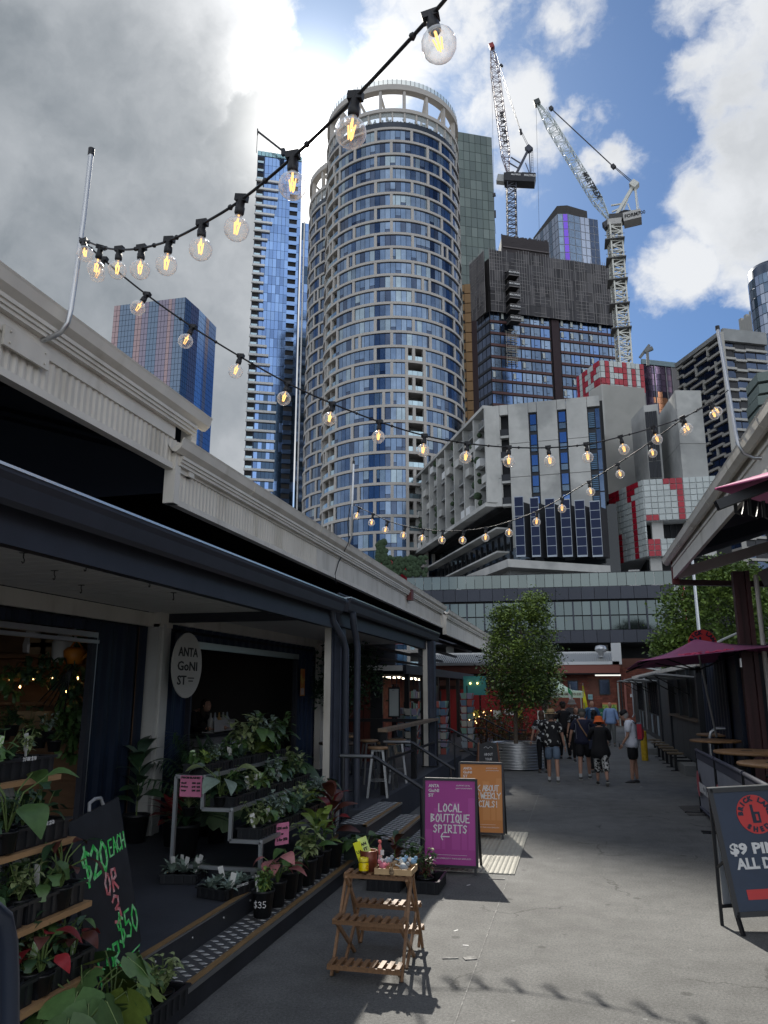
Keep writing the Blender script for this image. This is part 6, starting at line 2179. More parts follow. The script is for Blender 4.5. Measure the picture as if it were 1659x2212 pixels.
def plant(label,p,kind='bushy',col='mid',r=.07,h=.12,size=.2,n=14,seed=0,group=None,name='potted_plant',big=False,col2=None,tagm=None,z_in=0.0,rz=None):
 rnd=random.Random(seed*7+11)
 t=thing(name,label,'plant',p,rnd.uniform(0,6)if rz is None else rz,group)
 pot(t,r,h)
 top=Vector((0,0,h*.86))
 st=MB()
 mt,mt2=LM[col],LM[col2 or col]
 if big:
# separate leaves on stalks
  lm=MB()
  if kind=='monstera':
   vs,fs=monstera_leaf(1,1)
   lm.add(vs,fs,0,True)
  else:
   vs,fs=leaf_verts({'heart':'heart','rosette':'oval','upright':'oval'}.get(kind,'oval'),1,{'heart':.8,'rosette':.42,'upright':.45}.get(kind,.5),.3,seg=6)
   lm.add(vs,fs,0,True)
  me1,me2=lm.mesh('leaf',mt),lm.mesh('leaf',mt2)
  rib=MB().tube([(.02,0,.004),(.5,0,.02-.03),(.95,0,-.12 if kind=='monstera' else-.25)],[.010,.007,.002],4).mesh('midrib',mat('midrib_pale',(.20,.27,.11),.5))
  for i in range(n):
   az=i*2.4+rnd.uniform(-.3,.3)
   if kind=='upright':
    zz=h+size*(.15+.85*i/n)
    e=Vector((.015*cos(az),.015*sin(az),zz))
    el=.9-.5*(1-i/n)
   else:
    rr=size*rnd.uniform(.25,.75)
    e=Vector((rr*cos(az),rr*sin(az),h+size*rnd.uniform(.45,1.15)))
    st.tube([top,(e.x*.35,e.y*.35,h+(e.z-h)*.7),e],[.006,.005,.004],5)
    el=rnd.uniform(-1.25,-.35)if kind=='monstera' else rnd.uniform(-.6,.25)
   Lf=size*rnd.uniform(.55,.85)*(1.0 if kind!='upright' else.75)
   M=Matrix.Translation(e)@Matrix.Rotation(az,4,'Z')@Matrix.Rotation(-el,4,'Y')@Matrix.Rotation(rnd.uniform(-.4,.4),4,'X')@Matrix.Scale(Lf,4)
   o=inst('leaf',me1 if rnd.random()<.7 else me2,t,M=M)
   if kind=='monstera':
    inst('midrib',rib,o)
  if kind=='upright':
   st.tube([top,(0,0,h+size)],[.01,.005],6)
  st.build('stem',M_stem,t)
 else:
  fo=MB()
  for i in range(n):
   az=rnd.uniform(0,2*pi)
   if kind=='bushy':
    ln=size*rnd.uniform(.5,1.1)
    e=top+Vector((cos(az)*ln*rnd.uniform(.1,.6),sin(az)*ln*rnd.uniform(.1,.6),ln))
    st.tube([top,top.lerp(e,.5)+Vector((0,0,.01)),e],[.004,.003,.002],4)
    for j in range(5):
     q=top.lerp(e,.35+j*.16)
     add_leaf(fo,q,rnd.uniform(0,6.28),rnd.uniform(-.4,.8),size*rnd.uniform(.22,.4),size*rnd.uniform(.13,.22),'oval',.3,rnd.choice([0,0,1]),3)
   elif kind=='rosette':
    add_leaf(fo,top+Vector((cos(az)*r*rnd.uniform(0,.5),sin(az)*r*rnd.uniform(0,.5),0)),az,rnd.uniform(.2,1.4),size*rnd.uniform(.5,.9),size*.28,'oval',.25,rnd.choice([0,1]),4)
   elif kind=='grass':
    add_leaf(fo,top,az,rnd.uniform(.6,1.4),size*rnd.uniform(.7,1.2),size*.09,'strap',.6,rnd.choice([0,1]),5)
   elif kind=='heart':
    ln=size*rnd.uniform(.4,1)
    e=top+Vector((cos(az)*ln*.55,sin(az)*ln*.55,ln*rnd.uniform(.4,1)))
    st.tube([top,e],[.004,.002],4)
    add_leaf(fo,e,az+rnd.uniform(-.5,.5),rnd.uniform(-.7,.2),size*rnd.uniform(.35,.5),size*.36,'heart',.3,rnd.choice([0,1]),5)
   elif kind=='palm':
    el=rnd.uniform(.5,1.35)
    ln=size*rnd.uniform(.7,1.1)
    pts=[top]
    for k in range(1,7):
     s_=k/6
     pts.append(top+Vector((cos(az)*ln*s_*cos(el),sin(az)*ln*s_*cos(el),ln*s_*sin(el)-ln*.35*s_*s_)))
    st.tube(pts,[.006,.005,.004,.004,.003,.002,.001],4)
    for k in range(2,7):
     for sd in(-1,1):
      for hh in(0,.5):
       q=pts[k-1].lerp(pts[k],hh)
       add_leaf(fo,q,az+sd*.9,.1,ln*.22,ln*.03,'strap',.5,0,2)
  fo.build('foliage',[mt,mt2],t)
  if st.v:
   st.build('stem',M_stem,t)
 if tagm:
  az=rnd.uniform(-2.2,-.9)
  e=Vector((r*.5*cos(az),r*.5*sin(az),h))
  Mt=Matrix.Translation(e)@Matrix.Rotation(-t.rotation_euler[2]+rnd.uniform(-.5,.5),4,'Z')@Matrix.Rotation(rnd.uniform(-.3,.3),4,'Y')
  m_=MB().box((-.012,0,-.03),(.012,.002,.03)).box((-.024,0,.03),(.024,.002,.13))
  o=m_.build('label_tag',tagm,t)
  o.matrix_local=Mt
 return t
def scribble(mb,txt,o,ux,uy,h,m=0,th=.006,gap=.25):
 """hand drawn strokes: letters as polylines on the plane o, ux, uy"""
 G={'$':[[(.9,.85),(.5,1),(.1,.8),(.2,.58),(.8,.42),(.9,.2),(.5,0),(.1,.15)],[(.5,1.15),(.5,-.15)]],'0':[[(.5,1),(.15,.7),(.15,.3),(.5,0),(.85,.3),(.85,.7),(.5,1)]],'1':[[(.3,.8),(.55,1),(.55,0)]],'2':[[(.1,.8),(.5,1),(.9,.75),(.7,.45),(.1,0),(.95,.05)]],'3':[[(.1,.85),(.4,1),(.85,.88),(.8,.64),(.35,.54),(.85,.44),(.95,.2),(.6,0),(.08,.12)]],'5':[[(.85,1),(.2,1),(.15,.55),(.65,.6),(.9,.3),(.6,0),(.1,.1)]],'6':[[(.8,1),(.3,.6),(.15,.25),(.5,0),(.85,.25),(.5,.5),(.2,.35)]],'E':[[(.9,1),(.15,1),(.15,0),(.9,0)],[(.15,.52),(.7,.52)]],'A':[[(.05,0),(.5,1),(.95,0)],[(.25,.38),(.75,.38)]],'C':[[(.9,.85),(.5,1),(.1,.6),(.15,.2),(.5,0),(.9,.15)]],'H':[[(.1,1),(.1,0)],[(.9,1),(.9,0)],[(.1,.5),(.9,.5)]],'O':[[(.5,1),(.1,.6),(.2,.1),(.6,0),(.9,.45),(.75,.9),(.4,1)]],'R':[[(.1,0),(.1,1),(.75,.95),(.8,.6),(.15,.48),(.9,0)]],'F':[[(.1,0),(.1,1),(.9,1)],[(.1,.52),(.7,.52)]],'_':[[(0,0),(1,0)]],'e':[[(.15,.3),(.8,.35),(.5,.6),(.15,.3),(.4,0),(.85,.1)]],'a':[[(.8,.6),(.3,.6),(.15,.2),(.5,0),(.8,.5),(.85,0)]],'L':[[(.15,1),(.15,0),(.85,0)]],'B':[[(.1,0),(.1,1),(.7,.9),(.2,.55),(.85,.3),(.1,0)]],'U':[[(.1,1),(.15,.2),(.5,0),(.85,.2),(.9,1)]],'T':[[(0,1),(1,1)],[(.5,1),(.5,0)]],'I':[[(.5,1),(.5,0)],[(.2,1),(.8,1)],[(.2,0),(.8,0)]],'Q':[[(.5,1),(.1,.6),(.2,.1),(.6,0),(.9,.45),(.75,.9),(.4,1)],[(.6,.25),(.95,-.1)]],'S':[[(.85,.85),(.5,1),(.15,.78),(.8,.35),(.5,0),(.1,.15)]],'P':[[(.15,0),(.15,1),(.8,.9),(.75,.55),(.15,.5)]],'W':[[(0,1),(.25,0),(.5,.7),(.75,0),(1,1)]],'K':[[(.1,1),(.1,0)],[(.85,1),(.1,.45),(.9,0)]],'Y':[[(0,1),(.5,.5),(1,1)],[(.5,.5),(.5,0)]],'!':[[(.5,1),(.5,.35)],[(.5,.12),(.5,0)]],'N':[[(.1,0),(.1,1),(.9,0),(.9,1)]],'b':[[(.15,1),(.15,0),(.7,.1),(.7,.45),(.15,.5)]],'<':[[(1.6,.5),(0,.5)],[(.3,.85),(0,.5),(.3,.15)]],}
 ux,uy=Vector(ux).normalized(),Vector(uy).normalized()
 n=ux.cross(uy)
 x=0.0
 w_=h*.62
 for ch in txt:
  if ch==' ':
   x+=w_*.6
   continue
  for line in G.get(ch,[]):
   for a,b in zip(line[:-1],line[1:]):
    p=Vector(o)+ux*(x+a[0]*w_)+uy*(a[1]*h)
    q=Vector(o)+ux*(x+b[0]*w_)+uy*(b[1]*h)
    d=(q-p).normalized()
    mb.beam(p-d*th*.4,q+d*th*.4,th,.0025,m,up=n)
  x+=w_*(1+gap)
 return x
def centred(mb,txt,o,ux,uy,h,m=0,th=.006,gap=.25):
 n=sum(.6 if c==' ' else 1+gap for c in txt)-gap
 scribble(mb,txt,Vector(o)-Vector(ux).normalized()*n*h*.62/2,ux,uy,h,m,th,gap)
def tray(label,p,lx,ly,h=.11,txt=None,rz=0,group='black nursery trays'):
 t=thing('nursery_tray',label,'tray',p,rz,group)
 m_=MB()
 w_=.012
 m_.box((-lx/2,-ly/2,0),(lx/2,ly/2,.008))
 for s in(-1,1):
  m_.box((s*lx/2-w_/2,-ly/2,.0),(s*lx/2+w_/2,ly/2,h*.86)).box((-lx/2,s*ly/2-w_/2,0),(lx/2,s*ly/2+w_/2,h*.86))
 m_.build('tub',M_blackp,t)
 r_=MB()
 for s in(-1,1):
  r_.box((s*(lx/2+.006)-.012,-ly/2-.018,h*.86),(s*(lx/2+.006)+.012,ly/2+.018,h)).box((-lx/2+.006,s*(ly/2+.006)-.012,h*.86),(lx/2-.006,s*(ly/2+.006)+.012,h-.001))
 r_.build('rim',mat('rim_black',(.018,.019,.022),.35),t)
 m_=MB()
 n=int(ly/.07)
 for i in range(n):
  y=-ly/2+(i+.5)*ly/n
  m_.box((lx/2+.002,y-.012,.01),(lx/2+.014,y+.012,h*.85))
 n=int(lx/.07)
 for i in range(n):
  x=-lx/2+(i+.5)*lx/n
  m_.box((x-.012,-ly/2-.014,.01),(x+.012,-ly/2-.002,h*.85))
 m_.build('ribs',mat('rim_black',(.018,.019,.022),.35),t,kind='stuff')
 if txt:
  s_=MB()
  centred(s_,txt,(lx/2+.020,0,h*.86+.002),(0,1,0),(0,0,1),.019,th=.0025)
  s_.build('chalk_writing',M_txt,t)
 return t
M_pine=mat('pine_plank',(.33,.195,.095),.6,var=.28,vscale=6,stretch=(5,.5,5))
# ---- left plank stand with four tiers
ls=thing('plank_stand','stepped plant stand of pine planks on white struts at the left edge','plant stand',(-3.0,3.2,.0))
tiers=[(-3.28,1.63),(-3.14,1.28),(-3.0,.94),(-2.9,.60)]
for i,(x,z)in enumerate(tiers):
 for j in range(3):
  MB().box((x+3.0-.15+j*.125,-1.4,z-.03),(x+3.0-.15+j*.125+.105,1.10,z)).build('plank',M_pine,ls)
for y in(-.9,.95):
 MB().beam((.25,y,.0),(-.35,y,1.62),.04,.05).build('strut',mat('strut_white',(.5,.5,.48),.5),ls)
 MB().beam((-.35,y,.33),(-.35,y,1.62),.04,.05).build('strut',mat('strut_white',(.5,.5,.48),.5),ls)
rnd=random.Random(12)
kinds_=[('bushy','dark'),('heart','mid'),('bushy','blue'),('rosette','dark'),('heart','dark'),('bushy','variegated')]
WH=('topmost','second','third','fourth')
desc={'bushy':'bushy','heart':'heart leaved','rosette':'rosette','grass':'spiky','palm':'palm'}
cdesc={'dark':'dark green','mid':'mid green','blue':'blue green','variegated':'cream edged','lime':'lime green','grey':'silvery','bronze':'bronze','red':'red',
'pink':'pink'}
for i,(x,z)in enumerate(tiers):
 for j,y in enumerate((4.03,3.51)):
  tray('black nursery tray at the %s end of the %s plank tier'%(('far','near')[j],WH[i]),(x,y,z),.32,.48,.115,('$20 3 FOR $50' if i in(1,2)and j==1-i%2 else '3 FOR $10' if i==0 and j==0 else None),group='nursery trays on the plank stand')
 for j in range(6):
  y=3.36+j*.15
  for k,dx in enumerate((-.08,.09)):
   kd,cl=kinds_[(i*5+j*2+k)%6]
   plant('%s %s plant, number %s along the %s tier, %s row'%(cdesc[cl],desc[kd],('one','two','three','four','five','six')[j],WH[i],('back','front')[k]),
(x+dx,y,z+.01),kd,cl,.068,.11,.19+rnd.uniform(-.03,.05),9 if kd=='bushy' else 12,seed=i*31+j*3+k,group='small pots on the plank stand',tagm=rnd.choice([M_tagp,M_tagg,
None,None]))
# feature plants on the stand
def P2(x,y,X):
 return ax(x*.4688,1598.5+.4688*y,X)
plant('tall stalked arrow leaf plant rising past the second plank tier',(-2.98,3.75,1.29),'heart','mid',.06,.11,.26,6,seed=201,big=True,col2='mid')
plant('rubber plant with brown pink leaves at the far end of third tier',(-2.86,4.08,.95),'rosette','bronze',.07,.11,.22,10,seed=203,big=True,col2='dark')
plant('red leaved caladium low at the left edge of stand',(-2.76,3.84,.61),'heart','red',.07,.1,.17,10,seed=205,big=True,col2='bronze')
plant('pinkish bronze fittonia at the far end of fourth tier',(-2.78,4.14,.61),'heart','bronze',.06,.1,.14,10,seed=206,big=True,col2='red')
plant('heart leaf philodendron trailing in front of the chalkboard',(-2.85,4.16,.61),'heart','mid',.05,.09,.20,4,seed=207,big=True)
# bottom row on the tread: monsteras and a long tray
tray('long black tray on the lower step by the monsteras',(-2.68,4.72,.17),.30,.62,.12,group='nursery trays on the plank stand')
tray('black tray under the monstera leaves at the bottom edge',(-2.62,4.0,.17),.34,.7,.12,group='nursery trays on the plank stand')
plant('big glossy monstera with split leaves, left of the two at the bottom',(-2.62,4.02,.18),'monstera','mid',.10,.13,.38,11,seed=301,big=True,col2='lime',
rz=.3)
plant('big lime green monstera, right of the two at the bottom',(-2.66,4.38,.18),'monstera','lime',.10,.13,.30,7,seed=306,big=True,col2='mid',rz=1.2)
plant('third monstera hanging over the bottom edge of the picture',(-2.5,3.75,.12),'monstera','mid',.10,.13,.34,6,seed=309,big=True,rz=2.0)
for i,(y,kd,cl)in enumerate(((4.52,'heart','dark'),(4.64,'bushy','mid'),(4.76,'grass','variegated'),(4.9,'bushy','variegated'),(4.97,'grass','lime'))):
 plant('%s %s plant in the long tray, %s from the left'%(cdesc[cl],desc[kd],('first','second','third','fourth','fifth')[i]),(-2.68+(.05 if i%2 else-.05),
y,.18),kd,cl,.07,.1,.2,12,seed=320+i,group='plants in the long step tray')
for(x,y,lab)in((2530,0,''),):
 pass
for i,(xx,yy)in enumerate(((505,1245),(590,1250))):
 p=P2(xx,yy,-2.52)
 o=MB().lathe([(.0001,0),(.028,.0),(.030,.01),(.0001,.012)],n=14)
 m_=MB()
 N=16
 m_.add([(0,.026*cos(2*pi*k/N),.05*sin(2*pi*k/N))for k in range(N)]+[(.003,.026*cos(2*pi*k/N),.05*sin(2*pi*k/N))for k in range(N)],[tuple(range(N)),tuple(range(2*N-1,N-1,-1))]+[(k,N+k,N+(k+1)%N,(k+1)%N)for k in range(N)])
 o=m_.box((0,-.006,-.14),(.003,.006,-.04)).build('plant_marker',M_tagp,loc=p)
 o.rotation_euler=(.15,.1,-.5)
 tag(o,'blank white oval plant marker, %s of the two by the monstera'%('left' if i==0 else 'right'),'plant label','oval plant markers')
# ---- chalkboard
cbd=thing('chalkboard_sign','black chalkboard with green and pink hand drawn prices beside the stand','sign',(-3.1,4.75,.33))
tl,tr=ax(253-60,1738,-3.34),ax(253,1722.7,-3.18)
TR=P2(540,265,-3.18)
BR=P2(640,935,-2.99)
BL0=P2(600,1056,-2.97)
BR=P2(645,930,-2.99)
o_=Vector(cbd.location)
uy=(TR-BR).normalized()
uxh=Vector((-.13,.99,0)).normalized()
ux=(uxh-uy*uxh.dot(uy)).normalized()
nn=ux.cross(uy)
if nn.x<0:
 nn=-nn
Wb,Hb=.72,(TR-BR).length
b_=MB()
quad=[BR-o_,TR-o_,TR-ux*Wb-o_,BR-ux*Wb-o_]
th_=nn*.012
m_=MB().add([q+th_ for q in quad]+[q-th_ for q in quad],[(0,1,2,3),(7,6,5,4),(0,4,5,1),(1,5,6,2),(2,6,7,3),(3,7,4,0)])
M_board=mat('chalkboard_black',(.016,.018,.022),.55,var=.5,vscale=6)
m_.build('board',M_board,cbd)
for k in(.06,Wb-.06):
 MB().beam(BR-ux*k-o_,BR-ux*k-uy*.16-o_,.035,.022).build('leg',M_black,cbd)
back=[TR-ux*k-o_ for k in(.0,Wb)]
for q in back:
 MB().beam(q,(q.x-.42,q.y,0.0),.03,.025).build('leg',M_black,cbd)
hd=TR-ux*.42-o_
MB().tube([hd,hd+uy*.05+ux*.02,hd+uy*.06+ux*.10,hd+uy*.05+ux*.18,hd+ux*.2],.012,8).build('handle',mat('handle_grey',(.25,.26,.27),.4),cbd)
M_ng=mat('neon_green',(.06,.62,.12),.6,col2=(.30,.72,.35),c2scale=22)
M_np=mat('chalk_pink',(.62,.14,.16),.6,col2=(.72,.45,.45),c2scale=22)
g_=MB()
O=lambda a,b:TR-ux*a-uy*b-o_+nn*.015
centred(g_,'$20',O(.465,.39),ux,uy,.18,th=.022,gap=.05)
centred(g_,'EACH',O(.145,.33),ux,uy,.10,th=.012,gap=.02)
centred(g_,'FOR',O(.47,.99),ux,uy,.16,th=.019,gap=.05)
centred(g_,'$50',O(.16,.87),ux,uy,.16,th=.016,gap=.05)
scribble(g_,'_',O(.27,.97),ux,uy,.36,th=.009)
scribble(g_,'_',O(.25,1.0),ux,uy,.30,th=.007)
g_.build('green_writing',M_ng,cbd,kind='stuff')
g_=MB()
centred(g_,'OR',O(.30,.54),ux,uy,.13,th=.018)
centred(g_,'3',O(.28,.74),ux,uy,.17,th=.018)
g_.build('pink_writing',M_np,cbd)
# ---- aluminium tiered trolley
tr_=thing('plant_trolley','galvanised three tier plant trolley on castors on the deck','trolley',(-3.6,7.2,.33))
o_=Vector(tr_.location)
Y0,Y1=7.40,10.3
zl=[(-3.05,.05),(-3.42,.53),(-3.62,.93),(-3.80,1.25)]
def bar(a,b,w=.035):
 MB().beam(Vector(a)-o_,Vector(b)-o_,w,w).build('tube',M_gal,tr_)
fx_=-3.06
X1,X2,X3,X4=-3.05,-3.35,-3.66,-3.96
Z1,Z2,Z3=.33+.37,.33+.65,.33+.95
bar((X1+.02,Y0,.45),(X4,Y0,.45)),bar((X1+.02,Y0,.45),(X1+.02,Y0,Z1)),bar((X1+.02,Y0,Z1),(X2,Y0,Z1)),bar((X2,Y0,Z1),(X2,Y0,Z2)),bar((X2,Y0,Z2),(X3,Y0,Z2)),bar((X3,Y0,Z2),(X3,Y0,Z3)),bar((X3,Y0,Z3),(X4,Y0,Z3)),bar((X4,Y0,.45),(X4,Y0,Z3))
YE=9.9
for(x,z)in((X1+.02,Z1),(X2,Z2),(X3,Z3)):
 bar((x,Y0,z),(x,YE,z),.04)
bar((X4,Y0,Z3),(X4,YE,Z3))
bar((X1+.02,YE,.45),(X1+.02,YE,Z1)),bar((X2,YE,Z1),(X2,YE,Z2)),bar((X4,YE,.4),(X4,YE,Z3)),bar((X1,YE,.45),(X4,YE,.45))
for(xa,xb,z)in((X1,X2,Z1),(X2,X3,Z2),(X3,X4,Z3)):
 MB().box((min(xa,xb)-o_.x,Y0-o_.y,z-o_.z-.004),(max(xa,xb)-o_.x,YE-o_.y,z-o_.z+.006)).build('shelf_mesh',mat('shelf_dark',(.05,.05,.05),.6),tr_)
for(x,y)in((X4+.03,Y0),(X1,YE),(X4+.03,YE),(X1-.05,Y0)):
 m_=MB()
 q=Vector((x,y,.33))-o_
 m_.lathe([(.0001,-.012),(.035,-.012),(.035,.012),(.0001,.012)],(0,0,0),12)
 m_.xf(Matrix.Translation(q+Vector((0,0,.035)))@Matrix.Rotation(pi/2,4,'Y'))
 m_.box((q.x-.02,q.y-.012,q.z+.05),(q.x+.02,q.y+.012,q.z+.11))
 m_.build('castor',M_gal,tr_)
rnd=random.Random(5)
tk=[('bushy','variegated'),('heart','mid'),('rosette','lime'),('bushy','grey'),('heart','dark'),('bushy','mid'),('rosette','blue')]
TN=('lowest','middle','top')
ordn=('first','second','third','fourth','fifth','sixth','seventh','eighth','ninth','tenth')
for i,(x,z)in enumerate((((X1+X2)/2+.03,Z1),((X2+X3)/2+.03,Z2),((X3+X4)/2+.02,Z3))):
 nt=4
 for j in range(nt):
  y=Y0+.31+j*.58
  tray('black nursery tray, %s along the %s trolley tier'%(ordn[j],TN[i]),(x,y,z+.006),.25,.52,.11,group='nursery trays on the trolley')
  for k in range(3):
   kd,cl=tk[(i*4+j*3+k)%7]
   hh=.2 if(j<2)else.28
   plant('%s %s plant in the %s tray of the %s trolley tier, %s'%(cdesc[cl],desc[kd],ordn[j],TN[i],('near','centre','far')[k]),(x+rnd.uniform(-.03,.04),
y-.17+k*.17,z+.016),kd,cl,.075,.1,hh+rnd.uniform(-.03,.06)+(.12 if i==2 and j>1 else 0),16,seed=400+i*40+j*5+k,group='plants on the trolley',tagm=rnd.choice([M_tagp,None,None,M_tagg]))
# larger accent plants
plant('tall pale leaved dieffenbachia at the far end of the trolley top',(-3.9,9.3,1.32),'upright','variegated',.08,.12,.36,12,seed=501,big=True,col2='mid')
plant('broad dark philodendron standing behind the trolley',(-4.35,9.2,.33),'monstera','dark',.14,.28,.62,12,seed=503,big=True,col2='mid')
plant('big drooping leaved plant between the trolley and cream post',(-4.1,10.2,.33),'heart','dark',.15,.3,.55,12,seed=504,big=True,col2='mid')
plant('silver striped plant in front middle tier of trolley',(-3.5,7.45,Z2+.02),'heart','grey',.07,.1,.26,9,seed=505,big=True,col2='variegated')
# pink notices
M_pink=mat('pink_paper',(.62,.20,.34),.7)
def notice(label,c,w_,h_,ux,lines):
 t=thing('price_notice',label,'sign',c,0,'pink price notices on the trolley')
 u=Vector(ux).normalized()
 n=u.cross(Vector((0,0,1)))
 MB().slab([Vector(u)*-w_/2+Vector((0,0,-h_/2)),u*w_/2+Vector((0,0,-h_/2)),u*w_/2+Vector((0,0,h_/2)),u*-w_/2+Vector((0,0,h_/2))],.003).build('sheet',M_pink,t)
 for s,x,z,wd,sz in lines:
  word(s,sz,M_ink,t,frameM(u*x+Vector((0,0,z))+n*.004,u,(0,0,1)),width=wd,bold=.0015)
 return t
c=ay(879*.4688,1598.5+.4688*213,7.36)
notice('pink notice headed PRICES SLASHED hanging at the trolley top corner',c,.235,.20,(1,.0,0),[('PRICES SLASHED',0,.08,.21,.024),('Small',-.075,.03,.055,
.02),('$30  $25',.06,.03,.09,.02),('Medium',-.067,-.005,.075,.02),('$45  $35',.06,-.005,.09,.02),('Large',-.075,-.04,.055,.02),('$85  $60',.06,-.04,.09,.02)])
c=ax(1300*.4688,1598.5+.4688*432,-3.0)
notice('pink notice reading $20 each 3 for $50 on the lowest trolley rail',c,.17,.21,(.55,.85,0),[('$20 each',0,.055,.13,.035),('or',0,.0,.03,.03),('3 for $50',
0,-.055,.13,.035)])
# things under and around the trolley on the deck
def pf(x,y,z=.33):
 return gp(x*.4688,1598.5+.4688*y,z)
tray('black tray of silvery succulents with chalk prices, on the deck edge',pf(1020,722)+Vector((0,.12,0)),.30,.46,.09,'$10 3 FOR $25',rz=-.25-pi/2*0,group='nursery trays on the deck')
bp_=pf(1020,722)+Vector((0,.12,.01))
for i in range(8):
 plant('silvery succulent, %s in the tray with chalk prices'%ordn[i],bp_+Vector((-.09+.18*(i%2),-.17+.11*(i//2),0)),'rosette','grey',.05,.08,.13,26,seed=520+i,
group='silvery succulents in the chalked tray',tagm=M_tagp if i in(1,4)else None)
tray('black tray of pale succulents in the shade behind the trolley castor',pf(850,640),.34,.44,.09,rz=.2,group='nursery trays on the deck')
for i in range(6):
 plant('pale succulent, %s in the shaded tray'%ordn[i],pf(790+(i%3)*55,632+(i//3)*14),'rosette','grey',.05,.08,.16,22,seed=540+i,group='pale succulents in the shaded tray',
tagm=M_tagp)
# pots on the lower tread
seq=[((1250,815),.105,.22,'bushy','mid',.17,70,'bright green fine leaved shrub in black pot marked $35',None),((1335,768),.09,.22,'heart','pink',.21,10,
'pink leaved syngonium in a black pot on the step',True),((1385,728),.10,.24,'heart','mid',.19,9,'green arrowhead plant, third pot from the left on the step',
True),((1418,700),.07,.2,'bushy','dark',.14,9,'small dark plant in a narrow pot, fourth on the step',None),((1460,668),.11,.25,'bushy','variegated',.34,
16,'tall variegated shrub in a black pot, fifth on the step',None),((1500,640),.09,.24,'upright','lime',.40,14,'upright croton with lime leaves, sixth on the step',
True),((1530,612),.09,.24,'upright','lime',.34,12,'second lime croton behind the first on the step',True),((1562,582),.13,.26,'upright','bronze',.52,16,
'big bronze red leaved rubber plant at the end of step',True)]
for i,(q,r,h,kd,cl,sz,n,lab,bg)in enumerate(seq):
 p=pf(q[0],q[1],.17)
 p.x=-2.82
 t=plant(lab,p,kd,cl,r,h,sz,n,seed=560+i,group='potted plants along the lower step',big=bool(bg),col2={'lime':'mid','bronze':'red','pink':'pink','mid':'lime'}.get(cl,
'mid'),tagm=M_tagp if i in(0,3)else None,rz=0)
 if i==0:
  s_=MB()
  for k,ch in enumerate('$35'):
   a=-1.45+(k-1)*.42
   c_=Vector((cos(a),sin(a),0))*(r*.9+.002)
   u_=Vector((-sin(a),cos(a),0))
   scribble(s_,ch,c_+Vector((0,0,.09))-u_*.015,u_,(0,0,1),.05,th=.005)
  s_.build('chalk_price',M_txt,t)
# pots in the shade against the posts
plant('rubber plant in black pot beside the white corner post',pf(620,470),'upright','dark',.16,.32,.75,16,seed=601,big=True,col2='blue')
plant('tall dark palm beside the oval sign',Vector((-5.0,9.95,.33)),'palm','dark',.2,.4,1.5,26,seed=602)
plant('second dark palm fronds below the oval sign',Vector((-4.7,9.6,.33)),'palm','dark',.16,.35,1.15,22,seed=607)
plant('dark red leaved cordyline in the shade left of trolley',Vector((-4.75,8.9,.33)),'rosette','red',.16,.3,.5,30,seed=603)
plant('pot of dark strap leaves behind the pink notice',Vector((-4.3,8.3,.33)),'grass','dark',.16,.35,.5,40,seed=604)
hp=plant('spider plant with looping pale leaves hanging under the pink notice',ax(868*.4688,1598.5+.4688*350,-3.95),'grass','variegated',.07,.09,.26,36,
seed=605)
# shop window plants inside the opening
for i,(x,y,kd,cl,sz)in enumerate(((100,1010,'bushy','dark',.26),(30,1050,'bushy','mid',.24),(250,1040,'heart','dark',.28),(350,1120,'heart','mid',.24),(430,1060,'bushy','grey',
.2),(480,1150,'heart','dark',.2))):
 plant('%s %s plant on the shop bench, %s from the left'%(cdesc[cl],desc[kd],ordn[i]),C1(x,y,7.9),kd,cl,.08,.12,sz,12,seed=620+i,group='plants on the shop bench')
for i,(x,y,n)in enumerate(((420,400,40),(60,500,20),(640,720,26),(620,880,26),(640,1050,24),(660,480,18))):
 fo=MB()
 rr=random.Random(640+i)
 for k in range(n*2):
  a=rr.uniform(0,6.28)
  add_leaf(fo,(rr.uniform(-.26,.26)*(1.4 if i==0 else.5),rr.uniform(-.1,.1),rr.uniform(-.18,.16)),a,rr.uniform(-1,.3),rr.uniform(.08,.16),rr.uniform(.06,.1),'heart',.4,0,4)
 for k in range(5):
  fo.tube([(0,0,.2),(rr.uniform(-.2,.2),0,0),(rr.uniform(-.25,.25),0,-.2)],.004,4)
 o=fo.build('trailing_plant',LM['dark' if i in(0,5)else 'mid'],loc=C1(x,y,8.35))
 tag(o,('wide dark ivy clump on the second shop shelf','small trailing vine at the left picture edge in the shop','light green trailing vine beside the shop door frame, upper',
'trailing vine beside the shop door frame, middle','trailing vine beside the shop door frame, lowest','dark foliage below the orange watering can')[i],'plant',
'trailing plants in the shop')
